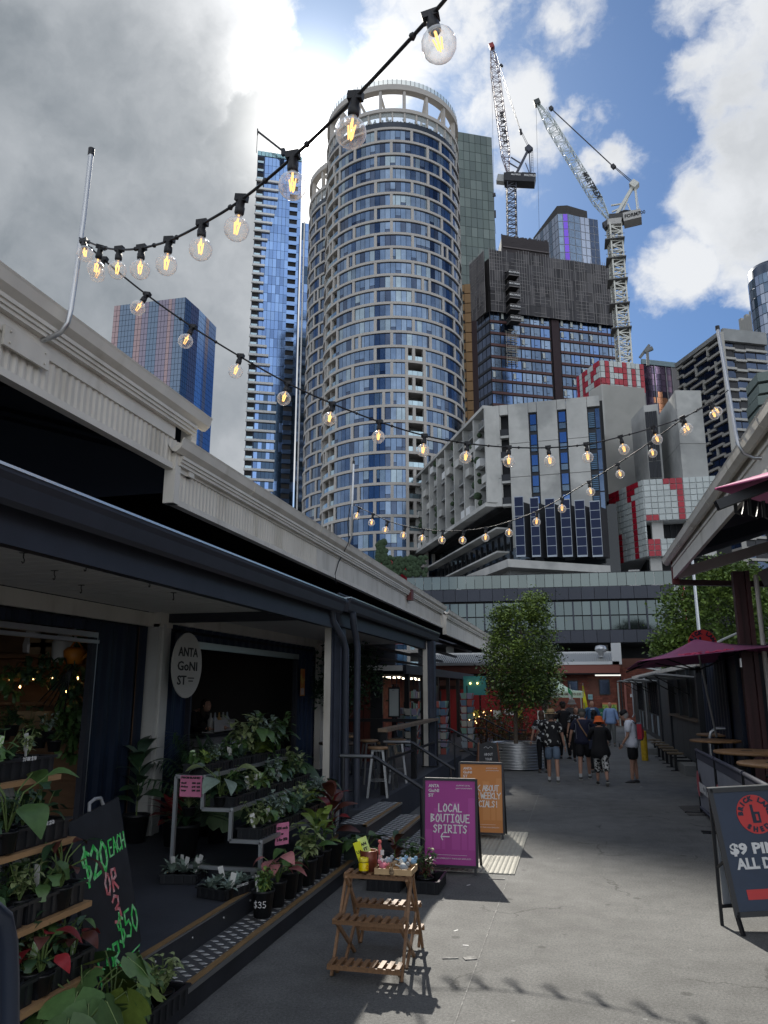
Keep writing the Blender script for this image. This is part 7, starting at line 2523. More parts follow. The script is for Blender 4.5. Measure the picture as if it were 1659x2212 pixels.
# plants on the ground by the stairs (behind the rack)
def z5(x,y,z=0):
 return gp(674+.5937*x,1598.5+.5937*y,z)
tray('black nursery tray on the asphalt under the magenta sign corner',Vector((-1.72,9.0,0)),.34,.5,.13,rz=0,group='nursery trays beside the stairs')
tray('second black tray of pots on the asphalt behind the slatted stand',Vector((-2.15,9.0,0)),.36,.5,.13,rz=0,group='nursery trays beside the stairs')
for i,(x,y,kd,cl,sz,n,bg,lab)in enumerate(((-2.5,9.25,'heart','mid',.28,12,True,'glossy green plant on the ground left of the terracotta pot'),(-2.1,9.1,
'upright','bronze',.34,12,True,'near black leaved zz plant behind the toy birds'),(-1.95,9.15,'bushy','mid',.32,14,False,'fine leaved green plant beside the black leaved one'),
(-1.72,9.1,'bushy','variegated',.24,12,False,'pale bushy plant in the tray by the magenta sign'),(-1.70,8.85,'bushy','bronze',.2,10,False,'small reddish plant at the near corner of the tray'),
(-2.22,8.9,'rosette','dark',.2,16,False,'dark rosette plant half behind the slatted stand'))):
 plant(lab,(x,y,.01),kd,cl,.09,.14,sz,n,seed=660+i,group='plants beside the stairs',big=bg,col2='mid' if cl!='bronze' else 'dark',tagm=M_tagp if i==3 else None)
t=thing('planter_box','plain dark green square planter beside the stairs','planter',(-2.62,9.5,0))
MB().box((-.16,-.14,0),(.16,.14,.42)).build('box',mat('planter_dark',(.015,.025,.022),.5),t)
# = slatted plant stand with toys
M_slat=mat('acacia_slat',(.215,.118,.060),.5,var=.28,vscale=14,stretch=(5,.8,3),rnd=.16)
sr=thing('slatted_stand','folding timber slatted plant stand with five tiers on sunlit asphalt','plant stand',(-1.66,6.62,0),0)
XL,XR=-.275,.275
def sb(p,q,w_=.028,h_=.020,nm='leg'):
 MB().beam(p,q,w_,h_,up=(1,0,0)).build(nm,M_slat,sr)
for X in(XL,XR):
 sg_=1 if X<0 else-1
 sb((X,-.40,0),(X,-.02,.64))
 sb((X,.42,0),(X,.04,.64))
 X2_=X+sg_*.022
 sb((X2_,-.36,.37),(X2_,.18,.0),nm='brace')
 sb((X2_,.34,.35),(X2_,-.12,.0),nm='brace')
 sb((X2_,-.10,.64),(X2_,.22,.34),nm='brace')
 sb((X2_,.10,.64),(X2_,-.19,.36),nm='brace')
 sb((X2_,-.47,.10),(X2_,-.30,.0),nm='brace')
 sb((X2_,.46,.14),(X2_,.36,.02),nm='brace')
slm=MB().box((-.018,-.085,0),(.018,.085,.012)).mesh('slat',M_slat)
for(yc,z)in((0,.655),(-.30,.385),(-.42,.105),(.28,.365),(.40,.155)):
 for s in(-1,1):
  MB().box((XL-.01,yc+s*.062-.008,z-.032),(XR+.01,yc+s*.062+.008,z-.001)).build('rail',M_slat,sr)
 for i in range(9):
  inst('slat',slm,sr,(XL+.015+i*(XR-XL-.03)/8,yc,z),(0,0,random.uniform(-.02,.02)))
ZT=.667
wb=thing('divided_tray','pale timber tray with dividers, full of small felt birds','tray',(-1.53,6.62,ZT+.004),.0)
M_ply2=mat('pale_timber',(.50,.34,.18),.55,var=.15,vscale=10)
MB().box((-.14,-.10,0),(.16,.13,.008)).build('base',M_ply2,wb)
for a,b in(((-.145,-.105,0),(.165,-.097,.045)),((-.145,.127,0),(.165,.135,.045)),((-.145,-.097,0),(-.137,.127,.045)),((.157,-.097,0),(.165,.127,.045))):
 MB().box(a,b).build('side',M_ply2,wb)
for x in(-.04,.06):
 MB().box((x,-.097,.008),(x+.005,.127,.035)).build('divider',M_ply2,wb)
MB().box((-.137,.015,.008),(.157,.02,.035)).build('divider',M_ply2,wb)
def toy_bird(label,p,col,rz,ears=False,s=1.0):
 t=thing('toy_animal' if ears else 'toy_bird',label,'toy',p,rz,'felt toys in the divided tray')
 mt_=mat('felt_%s'%str(col),col,.95,var=.15,vscale=60)
 MB().ball((0,0,.03*s),.026*s,12,8,sz=(1.5,.95,.95)).ball((.032*s,0,.056*s),.017*s,10,6).build('body',mt_,t)
 MB().add([(.045*s,.004,.058*s),(.045*s,-.004,.058*s),(.045*s,0,.052*s),(.062*s,0,.053*s)],[(0,1,3),(1,2,3),(2,0,3)]).build('beak',mat('beak',(.10,.06,.03),.6),t)
 if ears:
  MB().beam((.03*s,.008,.066*s),(.022*s,.014,.10*s),.008,.005).beam((.03*s,-.008,.066*s),(.022*s,-.014,.10*s),.008,.005).build('ears',mt_,t)
 else:
  MB().beam((-.03*s,0,.035*s),(-.07*s,0,.05*s),.018,.006).build('tail',mt_,t)
 MB().ball((.04*s,.013*s,.06*s),.0025,6,4).ball((.04*s,-.013*s,.06*s),.0025,6,4).build('eyes',M_ink,t)
 return t
B_=Vector(wb.location)
for i,(x,y,col,rz,ears,lab)in enumerate(((-.09,-.05,(.62,.18,.24),2.6,0,'pink and white felt bird at the near left corner of the tray'),(-.10,.0,(.60,.22,
.28),2.9,0,'pink felt galah just behind the near left one'),(-.07,.07,(.28,.34,.40),.4,0,'grey blue felt bird raised at the tray back left'),(-.01,.06,(.30,
.22,.14),1.0,0,'brown felt bird in the middle of the tray'),(.0,-.09,(.26,.19,.12),-1.5,1,'brown felt rabbit hanging over the near tray edge'),(.05,.09,
(.22,.36,.52),.6,0,'sky blue felt bird at the back middle'),(.10,.08,(.12,.08,.06),1.9,1,'dark brown felt koala near the back right'),(.13,.1,(.22,.38,.55),
-.3,0,'blue felt bird at the back right corner'),(.09,-.05,(.30,.33,.36),.1,0,'grey felt bird at the near right of the tray'),(.07,.0,(.55,.55,.52),2.2,
0,'white and blue felt bird right of the brown one'))):
 toy_bird(lab,B_+Vector((x,y,.012+(.03 if i in(2,5,7)else.01)-(.03 if i==4 else 0))),col,rz,bool(ears))
 if i in(1,2,5,7,9):
  o=MB().box((-.014,0,0),(.014,.001,.032)).build('swing_tag',M_tagp,None,loc=B_+Vector((x-.01,y-.02,.075)))
  o.rotation_euler=(0,.4,.5*i)
  tag(o,'white paper tag tied to the '+{1:'pink galah',2:'raised grey blue bird',5:'sky blue bird',7:'back right blue bird',9:'white and blue bird'}[i],
'tag','paper tags on the toys')
t=thing('cylinder_pot','rusty red metal pot holding yellow papers on the slatted stand','pot',(-1.76,6.66,ZT),0)
MB().lathe([(.0001,0),(.070,0),(.074,.155),(.070,.157),(.066,.15),(.06,.01)],n=28).build('pot_wall',mat('rust_red',(.17,.045,.025),.4,.2,var=.35,vscale=30),t)
M_yel=mat('yellow_paper',(.72,.75,.02),.6)
M_yel2=mat('lime_paper',(.62,.75,.25),.6)
o=MB().box((-.05,0,0),(.012,.004,.15)).build('folded_card',M_yel,None)
o.location=(-1.79,6.63,ZT+.085)
o.rotation_euler=(-.12,-.35,.2)
tag(o,'bright yellow card with black lettering, left in the red pot','card')
word('UA',.034,M_ink,o,frameM((-.02,-.002,.07),(1,0,0),(0,0,1)),width=.045,bold=.001)
o=MB().box((-.04,0,0),(.04,.004,.19)).build('leaflet',M_yel2,None)
o.location=(-1.755,6.655,ZT+.075)
o.rotation_euler=(-.1,-.38,.1)
tag(o,'lime leaflet with black letters AN IT leaning in the red pot','leaflet')
word('AN',.032,M_ink,o,frameM((.0,-.002,.135),(1,0,0),(0,0,1)),width=.05,bold=.0015)
word('IT',.032,M_ink,o,frameM((.005,-.002,.095),(1,0,0),(0,0,1)),width=.034,bold=.0015)
t=thing('yeast_jar','yellow lidded jar candle with brown base and red diamond on stand','jar',(-1.775,6.555,ZT),0)
MB().lathe([(.0001,0),(.040,0),(.041,.022),(.0001,.022)],n=24).build('base_band',mat('jar_brown',(.05,.02,.008),.3),t)
MB().lathe([(.041,.022),(.041,.075),(.036,.082)],n=24).build('label_band',mat('jar_yellow',(.75,.58,.0),.3),t)
MB().lathe([(.036,.082),(.036,.088),(.0001,.088)],n=24).build('neck',mat('jar_brown',(.05,.02,.008),.3),t)
m_=MB()
m_.lathe([(.039,.088),(.040,.112),(.036,.118),(.033,.112),(.0001,.110)],n=40)
m_.build('lid',mat('lid_yellow',(.72,.60,.04),.4),t)
MB().add([(.0,-.0415,.048),(.0,-.0415,.048)],[]).v
dm=MB()
for k in range(1):
 c_,r_=-.5,.0425
 pts=[(-.9,.048),(-.5,.066),(-.1,.048),(-.5,.030)]
 dm.add([(r_*cos(a_),r_*sin(a_),z_)for a_,z_ in pts],[(0,1,2,3)][::-1])
dm.build('red_diamond',mat('diamond_red',(.55,.02,.02),.5),t)
t=thing('pink_bird_ornament','pink bird ornament on a stick with white tag by the red pot','ornament',(-1.672,6.69,ZT+.02),0)
MB().beam((0,0,.0),(.0,0,.12),.006,.006).build('stick',M_slat,t)
MB().ball((0,0,.14),.024,10,7,sz=(.7,.8,1.9)).ball((.0,0,.2),.016,8,6).build('body',mat('felt_pinkred',(.60,.16,.15),.9),t)
MB().box((.01,-.02,.10),(.04,-.018,.14)).build('paper_label',M_tagp,t)
MB().box((-.008,-.015,.02),(.02,.0,.10)).build('tail',mat('felt_pinkpale',(.60,.35,.33),.9),t)
# = A-frame signs
M_frame=mat('sign_frame_black',(.015,.016,.02),.4)
def aframe(label,c,rz,w_,h_,col,lean=.13,z0=.10,back=.48,skyline=None,group='advertising stands of the bar',cols=None):
 """panel with its base at z0, top leaning back; local x right, y away"""
 t=thing('a_frame_sign',label,'sign',(c[0],c[1],0),rz,group)
 up=Vector((0,lean,1)).normalized()
 def P(x,v,d=0.0):
  return Vector((x,0,z0))+up*v+Vector((0,-1,lean)).normalized()*d
 m_=MB().slab([P(-w_/2,0),P(w_/2,0),P(w_/2,h_),P(-w_/2,h_)],.012)
 m_.build('panel',mat('panel_'+str(col),col,.5,var=.03),t)
 f_=MB()
 k=.022
 for(x0,v0,x1,v1)in((-w_/2-k/2,-.02,-w_/2-k/2,h_+k),(w_/2+k/2,-.02,w_/2+k/2,h_+k),(-w_/2,-k/2,w_/2,-k/2),(-w_/2,h_+k/2,w_/2,h_+k/2)):
  f_.beam(P(x0,v0,.002),P(x1,v1,.002),k*1.3,.025,up=(0,-1,lean))
 f_.build('frame',M_frame,t)
 MB().beam(P(-w_/2,h_+.024),P(w_/2,h_+.024),.02,.012).build('top_strip',M_alu,t)
 for s in(-1,1):
  MB().beam(P(s*(w_/2-.01),0),P(s*(w_/2-.01),-z0*1.02),.03,.025,up=(0,-1,lean)).build('leg',M_frame,t)
  MB().beam(P(s*(w_/2+.012),h_-.03),(s*(w_/2+.012),back,0),.022,.03,up=(1,0,0)).build('rear_leg',M_frame,t)
 q=[Vector((s*w_/2,back*f,z))for s,f,z in((1,.93,.10),(-1,.93,.10),(-1,.35,h_*.95),(1,.35,h_*.95))]
 MB().slab(q,.01).build('rear_panel',mat('rear_panel_grey',(.22,.20,.20),.6),t)
 return t,P,up
def sk(P,w_,h_,t,mt):
 m_=MB()
 for(x0,x1,v)in((-.30,-.22,.34),(-.2,-.12,.55),(-.1,-.06,.3),(.02,.12,.62),(.14,.2,.42),(.22,.3,.66)):
  a,b=P(x0*w_/.62,h_*.18,.0015),P(x1*w_/.62,h_*v*1.15,.0015)
  m_.add([P(x0*w_/.62,h_*.18,.0015),P(x1*w_/.62,h_*.18,.0015),P(x1*w_/.62,h_*v*1.2,.0015),P(x0*w_/.62,h_*v*1.2,.0015)],[(0,1,2,3)])
 m_.build('printed_skyline',mt,t)
for idx,(lab,c,rz,col,col2,lines)in enumerate((('magenta stand sign reading LOCAL BOUTIQUE SPIRITS with a left arrow',(-1.567,9.72),.03,(.36,.045,.26),(.42,
.065,.31),('LOCAL','BOUTIQUE','SPIRITS')),('orange stand sign half hidden behind the magenta one, ABOUT WEEKLY SPECIALS',(-1.45,11.95),.03,(.55,.215,.055),
(.60,.26,.08),('ASK ABOUT','OUR WEEKLY','SPECIALS!')))):
 w_,h_=.62,.95
 t,P,up=aframe(lab,c,rz,w_,h_,col)
 sk(P,w_,h_,t,mat('print_skyline_%d'%idx,col2,.5))
 g_=MB()
 for k,s in enumerate(lines):
  if idx==0:
   centred(g_,s,P((.0,.0,.0)[k],h_*(.625,.50,.375)[k],.004),(1,0,0),up,.085,th=.013,gap=.14)
  else:
   n_=len(s)
   centred(g_,s,P((.05,.05,.03)[k],h_*(.60,.49,.37)[k],.004),(1,0,0),up,.082,th=.012,gap=.08 if n_<9 else-.06)
 if idx==0:
  scribble(g_,'<',P(-.11,h_*.275,.004),(1,0,0),up,.10,th=.012)
 g_.build('hand_lettering',M_txt,t)
 for k,s in enumerate(('ANTA','GoNI','ST')):
  word(s,.05,M_txt,t,frameM(P(-.20 if k<2 else-.235,h_*(.93-.058*k),.004),(1,0,0),up),width=.13 if k<2 else.065,bold=.001)
 word('#SUPPORT LOCAL',.022,M_txt,t,frameM(P(.16,h_*.94,.004),(1,0,0),up),width=.17)
 word('@ANTAGONISTSPIRITS',.02,M_txt,t,frameM(P(.17,h_*.905,.004),(1,0,0),up),width=.20)
 word('- CREATING COMPLEXITY THROUGH SIMPLICITY -',.022,M_txt,t,frameM(P(0,h_*.075,.004),(1,0,0),up),width=.53)
 MB().slab([P(-.26,h_*.115,.003),P(.2,h_*.115,.003),P(.2,h_*.118,.003),P(-.26,h_*.118,.003)],.001).build('printed_rule',M_txt,t)
# small chalk A-board by the planter
q=gp(1087,1706)
t=thing('chalk_a_board','small timber framed chalkboard with arched top by the round planter','sign',(q.x-.28,q.y,0),.25,None)
M_brn=mat('timber_redbrown',(.15,.06,.03),.55)
MB().beam((.27,0,0),(.21,.18,.98),.035,.02,up=(0,1,0)).build('leg',M_brn,t)
MB().beam((-.27,0,0),(-.21,.18,.98),.035,.02,up=(0,1,0)).build('leg',M_brn,t)
MB().beam((.27,.62,0),(.21,.2,.95),.035,.02,up=(0,1,0)).build('leg',M_brn,t)
MB().beam((-.27,.62,0),(-.21,.2,.95),.035,.02,up=(0,1,0)).build('leg',M_brn,t)
arc=[(-.25,.03,.12),(.25,.03,.12),(.215,.17,.9),(.12,.18,.965),(0,.185,.99),(-.12,.18,.965),(-.215,.17,.9)]
MB().slab(arc,.015).build('board',M_board,t)
g_=MB()
centred(g_,'ABOUT',(0,.13,.70),(1,0,0),(0,.18,1),.05,th=.006)
centred(g_,'YOUR',(0,.11,.60),(1,0,0),(0,.18,1),.05,th=.006)
g_.tube([(-.1,.155,.86),(-.05,.16,.89),(0,.155,.85),(.05,.16,.89),(.1,.155,.86)],.004,4)
g_.build('chalk_writing',M_txt,t)
# right hand BRICK LANE stand
ZR=lambda x,y:(1347.8+.3126*x,1339.2+.3126*y)
TL=ad(*ZR(592,1180),8.35)
BL=gp(*ZR(782,2040),.16)
ux=Vector((_R.x,_R.y,0))
uy=(TL-BL)
Hs=uy.length
uy.normalize()
ux=(ux-uy*ux.dot(uy)).normalized()
O_=Vector((BL.x+.4,BL.y,0))
t=thing('a_frame_sign','navy stand sign with red round BRICK LANE SHED emblem at right edge','sign',O_)
nz_=ux.cross(uy)
S_=lambda a,b,d=0.0:BL-O_+ux*a+uy*b+nz_*d
Ws=.78
MB().slab([S_(0,0),S_(Ws,0),S_(Ws,Hs),S_(0,Hs)],.015).build('panel',mat('sign_navy',(.012,.030,.070),.4,var=.12,vscale=9),t)
f_=MB()
for a,b in((S_(0,-.02,.004),S_(0,Hs+.02,.004)),(S_(Ws,-.02,.004),S_(Ws,Hs+.02,.004)),(S_(0,0,.004),S_(Ws,0,.004)),(S_(0,Hs,.004),S_(Ws,Hs,.004))):
 f_.beam(a,b,.045,.02,up=nz_)
f_.build('frame',M_frame,t)
MB().beam(S_(-.02,Hs+.025),S_(Ws+.02,Hs+.025),.03,.01).build('top_strip',M_alu,t)
MB().beam(S_(.0,0),S_(.02,-.2),.035,.03).build('leg',M_frame,t)
MB().beam(S_(Ws,0),S_(Ws-.02,-.2),.035,.03).build('leg',M_frame,t)
rb=gp(1560,1999)-O_
MB().beam(S_(.0,Hs-.05,-.02),rb,.03,.03).build('rear_leg',M_frame,t)
MB().beam(S_(Ws,Hs-.05,-.02),rb+ux*Ws,.03,.03).build('rear_leg',M_frame,t)
rm=rb.lerp(S_(.0,Hs,0),.14)
MB().beam(rm,rm+ux*Ws,.03,.03).build('rear_rail',M_frame,t)
rm2=rb.lerp(S_(.0,Hs,0),.42)
MB().beam(rm2,S_(.0,Hs*.42,-.01),.02,.02).build('brace',M_frame,t)
MB().slab([rm+ux*.03,rm+ux*Ws,rm.lerp(S_(.0,Hs,0),.85)+ux*Ws,rm.lerp(S_(.0,Hs,0),.85)+ux*.03],.008).build('rear_panel',mat('rear_panel_pale',(.35,.37,.40),.6),t)
M_br=mat('emblem_red',(.60,.045,.045),.5)
M_inkn=mat('emblem_navy',(.012,.02,.045),.5)
def emblem(parent,C_,ex,ey,r,lower='SHED',boxed=True,mt=None):
 ex,ey=Vector(ex).normalized(),Vector(ey).normalized()
 en=ex.cross(ey)
 N=40
 d_=MB()
 f0=[C_+(ex*cos(2*pi*i/N)+ey*sin(2*pi*i/N))*r+en*.003 for i in range(N)]
 f1=[p-en*.006 for p in f0]
 d_.add(f0+f1,[tuple(range(N)),tuple(range(2*N-1,N-1,-1))]+[(i,N+i,N+(i+1)%N,(i+1)%N)for i in range(N)])
 e_=d_.build('emblem',M_br if mt is None else mt,parent)
 def ring(s,a0,a1,flip=False):
  n=len(s)
  for i,ch in enumerate(s):
   if ch==' ':
    continue
   a=radians(a0+(a1-a0)*i/(n-1))
   rad=ex*cos(a)+ey*sin(a)
   tan_=(ex*sin(a)-ey*cos(a))*(1 if not flip else-1)
   up_=rad*(1 if not flip else-1)
   word(ch,r*.34,M_inkn,e_,frameM(C_+rad*r*.79+en*.0045,tan_,up_),bold=r*.026)
 ring('BRICK LANE',176,4)
 if lower:
  ring(lower,232,308,True)
 b_=MB()
 def bx_(x0,y0,x1,y1):
  q=[C_+ex*(x*r)+ey*(y*r)+en*.0045 for x,y in((x0,y0),(x1,y0-.0),(x1,y1),(x0,y1))]
  b_.slab(q,.001)
 bx_(-.22,-.45,-.06,.50)
 bx_(-.06,-.45,.25,-.33),bx_(-.06,.0,.25,.12),bx_(.13,-.33,.25,.0),bx_(-.06,-.33,.0,.0)
 b_.build('letter_b',M_inkn,e_)
 return e_
def sc(x,y):
 p=BL
 r_=ray(*ZR(x,y))
 k=nz_.dot(BL-CAM)/nz_.dot(r_)
 q=CAM+r_*k-BL
 return q.dot(ux),q.dot(uy)
ea,eb=sc(905,1342)
emblem(t,S_(ea,eb,.004),ux,uy,.172)
for s,x,y,wd,sz in(('$9 PINTS',730,1590,.62,.125),('ALL DAY',782,1692,.50,.125)):
 a,b=sc(x,y)
 word(s,sz,M_txt,t,frameM(S_(a,b,.006),ux,uy),width=wd,bold=.005,ax_='LEFT')
a,b=sc(845,1865)
a2,b2_=sc(860,1936)
MB().slab([S_(a,b2_,.004),S_(Ws-.05,b2_,.004),S_(Ws-.05,b,.004),S_(a,b,.004)],.002).build('red_bar',M_br,t)
g_=MB()
for i in range(5):
 g_.slab([S_(.18+i*.05,Hs*.37+.004*(i%2),.005),S_(.18+i*.05+.035,Hs*.37+.004*(i%2),.005),S_(.18+i*.05+.035,Hs*.373+.004*(i%2),.005),S_(.18+i*.05,Hs*.373+.004*(i%2),.005)],.0005)
g_.build('scratches',mat('scratch_grey',(.3,.33,.38),.6),t)
# = banner barriers, tables and umbrellas at right
M_ban=mat('banner_grey',(.24,.25,.29),.7,var=.12,vscale=3)
M_band=mat('banner_top_dark',(.055,.058,.085),.7)
Pq=[(2.04,15.4,1.07),(2.03,13.3,1.08),(1.99,10.9,1.10),(1.93,8.9,1.12)]
for i in range(3):
 a,b=Vector(Pq[i]),Vector(Pq[i+1])
 a=a.lerp(b,.015)
 b=a.lerp(b,.96)
 lab=('farthest grey cafe barrier banner with white lettering and red dot','middle grey cafe barrier banner along the table area','nearest grey cafe barrier banner behind the navy stand sign')[i]
 t=thing('barrier_banner',lab,'barrier',(a.x,a.y,0),0,'grey cafe barrier banners')
 A,B=a-Vector((a.x,a.y,0)),b-Vector((a.x,a.y,0))
 za=.10
 sag=MB()
 N=10
 vs,fs=[],[]
 for k in range(N+1):
  p=A.lerp(B,k/N)
  bow=.03*sin(pi*k/N)
  vs+=[(p.x+bow,p.y,za+.0),(p.x-bow*.3,p.y,p.z-.12-.01*sin(pi*k/N))]
 for k in range(N):
  fs.append((k*2,k*2+1,k*2+3,k*2+2))
 n_=len(vs)
 vs+=[(x+.006,y,z)for x,y,z in vs]
 fs+=[(f[3]+n_,f[2]+n_,f[1]+n_,f[0]+n_)for f in fs]
 sag.add(vs,fs,0,True)
 sag.build('cloth',M_ban,t)
 MB().tube([A,A.lerp(B,.5),B],.03,10).build('top_sleeve',M_band,t)
 MB().slab([(A.x-.012,A.y,A.z-.14),(B.x-.012,B.y,B.z-.14),(B.x-.012,B.y,B.z),(A.x-.012,A.y,A.z)],.02).build('top_band',M_band,t)
 MB().tube([(A.x,A.y,za),(B.x,B.y,za)],.025,8).build('bottom_sleeve',M_band,t)
 for q in(A,B):
  MB().tube([(q.x,q.y,.02),(q.x,q.y,q.z)],.02,8).build('post',M_black,t)
  MB().box((q.x-.28,q.y-.03,0),(q.x+.2,q.y+.03,.02)).build('foot',M_black,t)
 mid=A.lerp(B,.5)
 if i==0:
  word('BRICK LANE',.2,mat('banner_white',(.62,.62,.62),.6),t,frameM((mid.x-.04,mid.y-.1,.48),(0,-1,0),(0,0,1)),width=1.45,bold=.01)
 md=MB()
 N2=24
 cc_=Vector((A.lerp(B,.12).x-.035,A.lerp(B,.10).y,.52))
 md.add([cc_+Vector((0,-.17*cos(2*pi*k/N2),.22*sin(2*pi*k/N2)))for k in range(N2)],[tuple(range(N2))])
 md.build('red_dot',mat('banner_red',(.42,.10,.12),.6),t)
M_ttop=mat('table_timber',(.27,.15,.07),.45,var=.28,vscale=5,stretch=(1,6,1))
q=gp(1545,1598,1.2)
round_bar_table('bar_table','round timber table carrying the umbrella pole, farthest at right',q.x,q.y,0,1.2,.46,M_ttop,'round timber tables at right')
q2=gp(1553,1587,1.2)
round_bar_table('bar_table','round timber table mostly hidden behind the umbrella table',q2.x+.05,q2.y+.3,0,1.2,.46,M_ttop,'round timber tables at right')
q3=gp(1541,1621,1.2)
round_bar_table('bar_table','middle round timber table with burnt logo at right',q3.x+.55,q3.y,0,1.2,.55,M_ttop,'round timber tables at right',True)
q4=gp(1592,1646,1.2)
round_bar_table('bar_table','nearest round timber table cut by the right edge',q4.x+.5,q4.y,0,1.2,.50,M_ttop,'round timber tables at right',True)
for i,(x,y)in enumerate(((q3.x-.1+.5,q3.y-.8),(q3.x+1.0,q3.y+.5),(q4.x+.4,q4.y-.7),(q.x-.4+.6,q.y-.8))):
 t=thing('bar_stool','black round bar stool in the shade among the timber tables, '+('second from the near end','behind the middle table','nearest','farthest')[i],
'stool',(x,y,0),i*.6,'black stools at right')
 MB().lathe([(.0001,.76),(.17,.76),(.18,.78),(.17,.80),(.0001,.80)],n=20).build('seat',M_black,t)
 for k in range(4):
  a=k*pi/2
  MB().beam((.13*cos(a),.13*sin(a),.77),(.22*cos(a),.22*sin(a),0),.022,.022).build('leg',M_black,t)
 MB().lathe([(.19,.25),(.205,.25),(.205,.265),(.19,.265),(.19,.25)],n=18).build('foot_ring',M_alu,t)
M_umb=mat('umbrella_plum',(.32,.085,.19),.75,var=.06,vscale=2)
M_umbt=mat('umbrella_print',(.62,.05,.14),.7)
def umbrella(label,corners,apex,foot,rows=None,group='plum market umbrellas'):
 C_=[Vector(c)for c in corners]
 A_=Vector(apex)
 o_=Vector((foot[0],foot[1],foot[2]))
 t=thing('umbrella',label,'umbrella',o_,0,group)
 N=8
 names=[]
 for k in range(4):
  a,b=C_[k],C_[(k+1)%4]
  m_=MB()
  vs=[]
  for i in range(N+1):
   for j in range(N+1):
    e=a.lerp(b,j/N)
    p=A_.lerp(e,i/N)
    f_=i/N
    p.z-=.07*sin(pi*j/N)*-(-1)*f_*.0
    p.z-=.12*sin(pi*f_)*(.5+.5*sin(pi*j/N))
    vs.append(p-o_)
  fs=[]
  for i in range(N):
   for j in range(N):
    q=i*(N+1)+j
    fs.append((q,q+1,q+N+2,q+N+1))
  m_.add(vs,fs,0,True)
  o=m_.build('canopy_panel',M_umb,t)
  md=o.modifiers.new('thick','SOLIDIFY')
  md.thickness=.006
  MB().beam(A_-o_-Vector((0,0,.08)),a-o_-Vector((0,0,.05)),.03,.03).build('rib',M_black,t)
  hub=A_-o_-Vector((0,0,.62))
  MB().beam(hub,(A_-o_).lerp(a-o_,.55)-Vector((0,0,.14)),.022,.022).build('strut',M_black,t)
 MB().lathe([(.05,-.05),(.05,.05),(.0001,.05)],A_-o_-Vector((0,0,.62)),10).build('hub',M_black,t)
 MB().tube([(0,0,0),A_-o_],.022,10).build('pole',M_alu,t)
 MB().ball(A_-o_,.04,8,6).build('finial',M_black,t)
 return t,o_
NL,NR,FR,FL=ad(1378,1429,15.6),ad(1712,1392,15.1),ad(1621,1425,18.7),ad(1353,1447,19.0)
AP=ad(1502,1381,17.0)
ft=gp(1548,1592,1.2)
t,o_=umbrella('plum square umbrella with pink BRICK LANE lettering over the tables',(NL,NR,FR,FL),AP,(ft.x,ft.y,1.2))
# lettering on the near slope and, reversed by the fabric, the far one
def slope_M(A_,a,b,f,s,lift):
 e=a.lerp(b,s)
 p=A_.lerp(e,f)
 ux_=(b-a).normalized()
 up_=(A_-e).normalized()
 M=frameM(p-o_,ux_,up_)
 return Matrix.Translation(M.to_3x3()@Vector((0,0,lift))+Vector((0,0,-.115*sin(pi*f))))@M
t4_=word('BRICK LANE',.22,M_umbt,t,slope_M(AP,NL,NR,.62,.45,.02),width=1.5,bold=.012,depth=.012)
word('SHED',.2,M_umbt,t,slope_M(AP,FL,FR,.72,.42,-.03),width=.9,bold=.01,depth=.012)
T_=ad(1545,1058,2.5)
umbrella('near plum umbrella whose strapped corner pokes in at right edge',(T_,T_+Vector((1.7,-1.5,.0)),T_+Vector((3.2,.25,0)),T_+Vector((1.5,1.75,.0))),
T_+Vector((1.6,.12,.62)),(T_.x+1.6,T_.y+.12,0))
lp=MB()
for k in range(4):
 c=T_+Vector((.06+.05*k,.03+.045*k,-.015))
 lp.tube([c,c+Vector((.0,.01,-.05)),c+Vector((.02,.02,-.06)),c+Vector((.035,.02,-.01))],.006,6)
o=lp.build('strap_loops',M_black)
tag(o,'four black strap loops hanging from the near umbrella corner','straps')
# round sign behind the umbrella
t=thing('round_sign','round red BRICK LANE sign standing above the plum umbrella','sign',ad(1518,1392,19.5))
emblem(t,Vector((0,0,0)),_R,(0,0,1),.34)
MB().tube([(0,.05,-.3),(0,.05,-.9)],.03,8).build('post',M_black,t)
# hose of white tube lighting running from the brick hall
m_=MB()
pts=[ay(1392,1442,40),ay(1410,1445,36),ay(1440,1449,32),ay(1475,1437,27),ay(1500,1424,24),ay(1520,1405,22),ay(1560,1382,21),ay(1592,1368,20.5)]
m_=MB().tube(pts,.03,8).build('white_conduit',mat('conduit_white',(.50,.52,.50),.5))
tag(m_,'slack white conduit running from the brick hall over the bar roof','conduit')
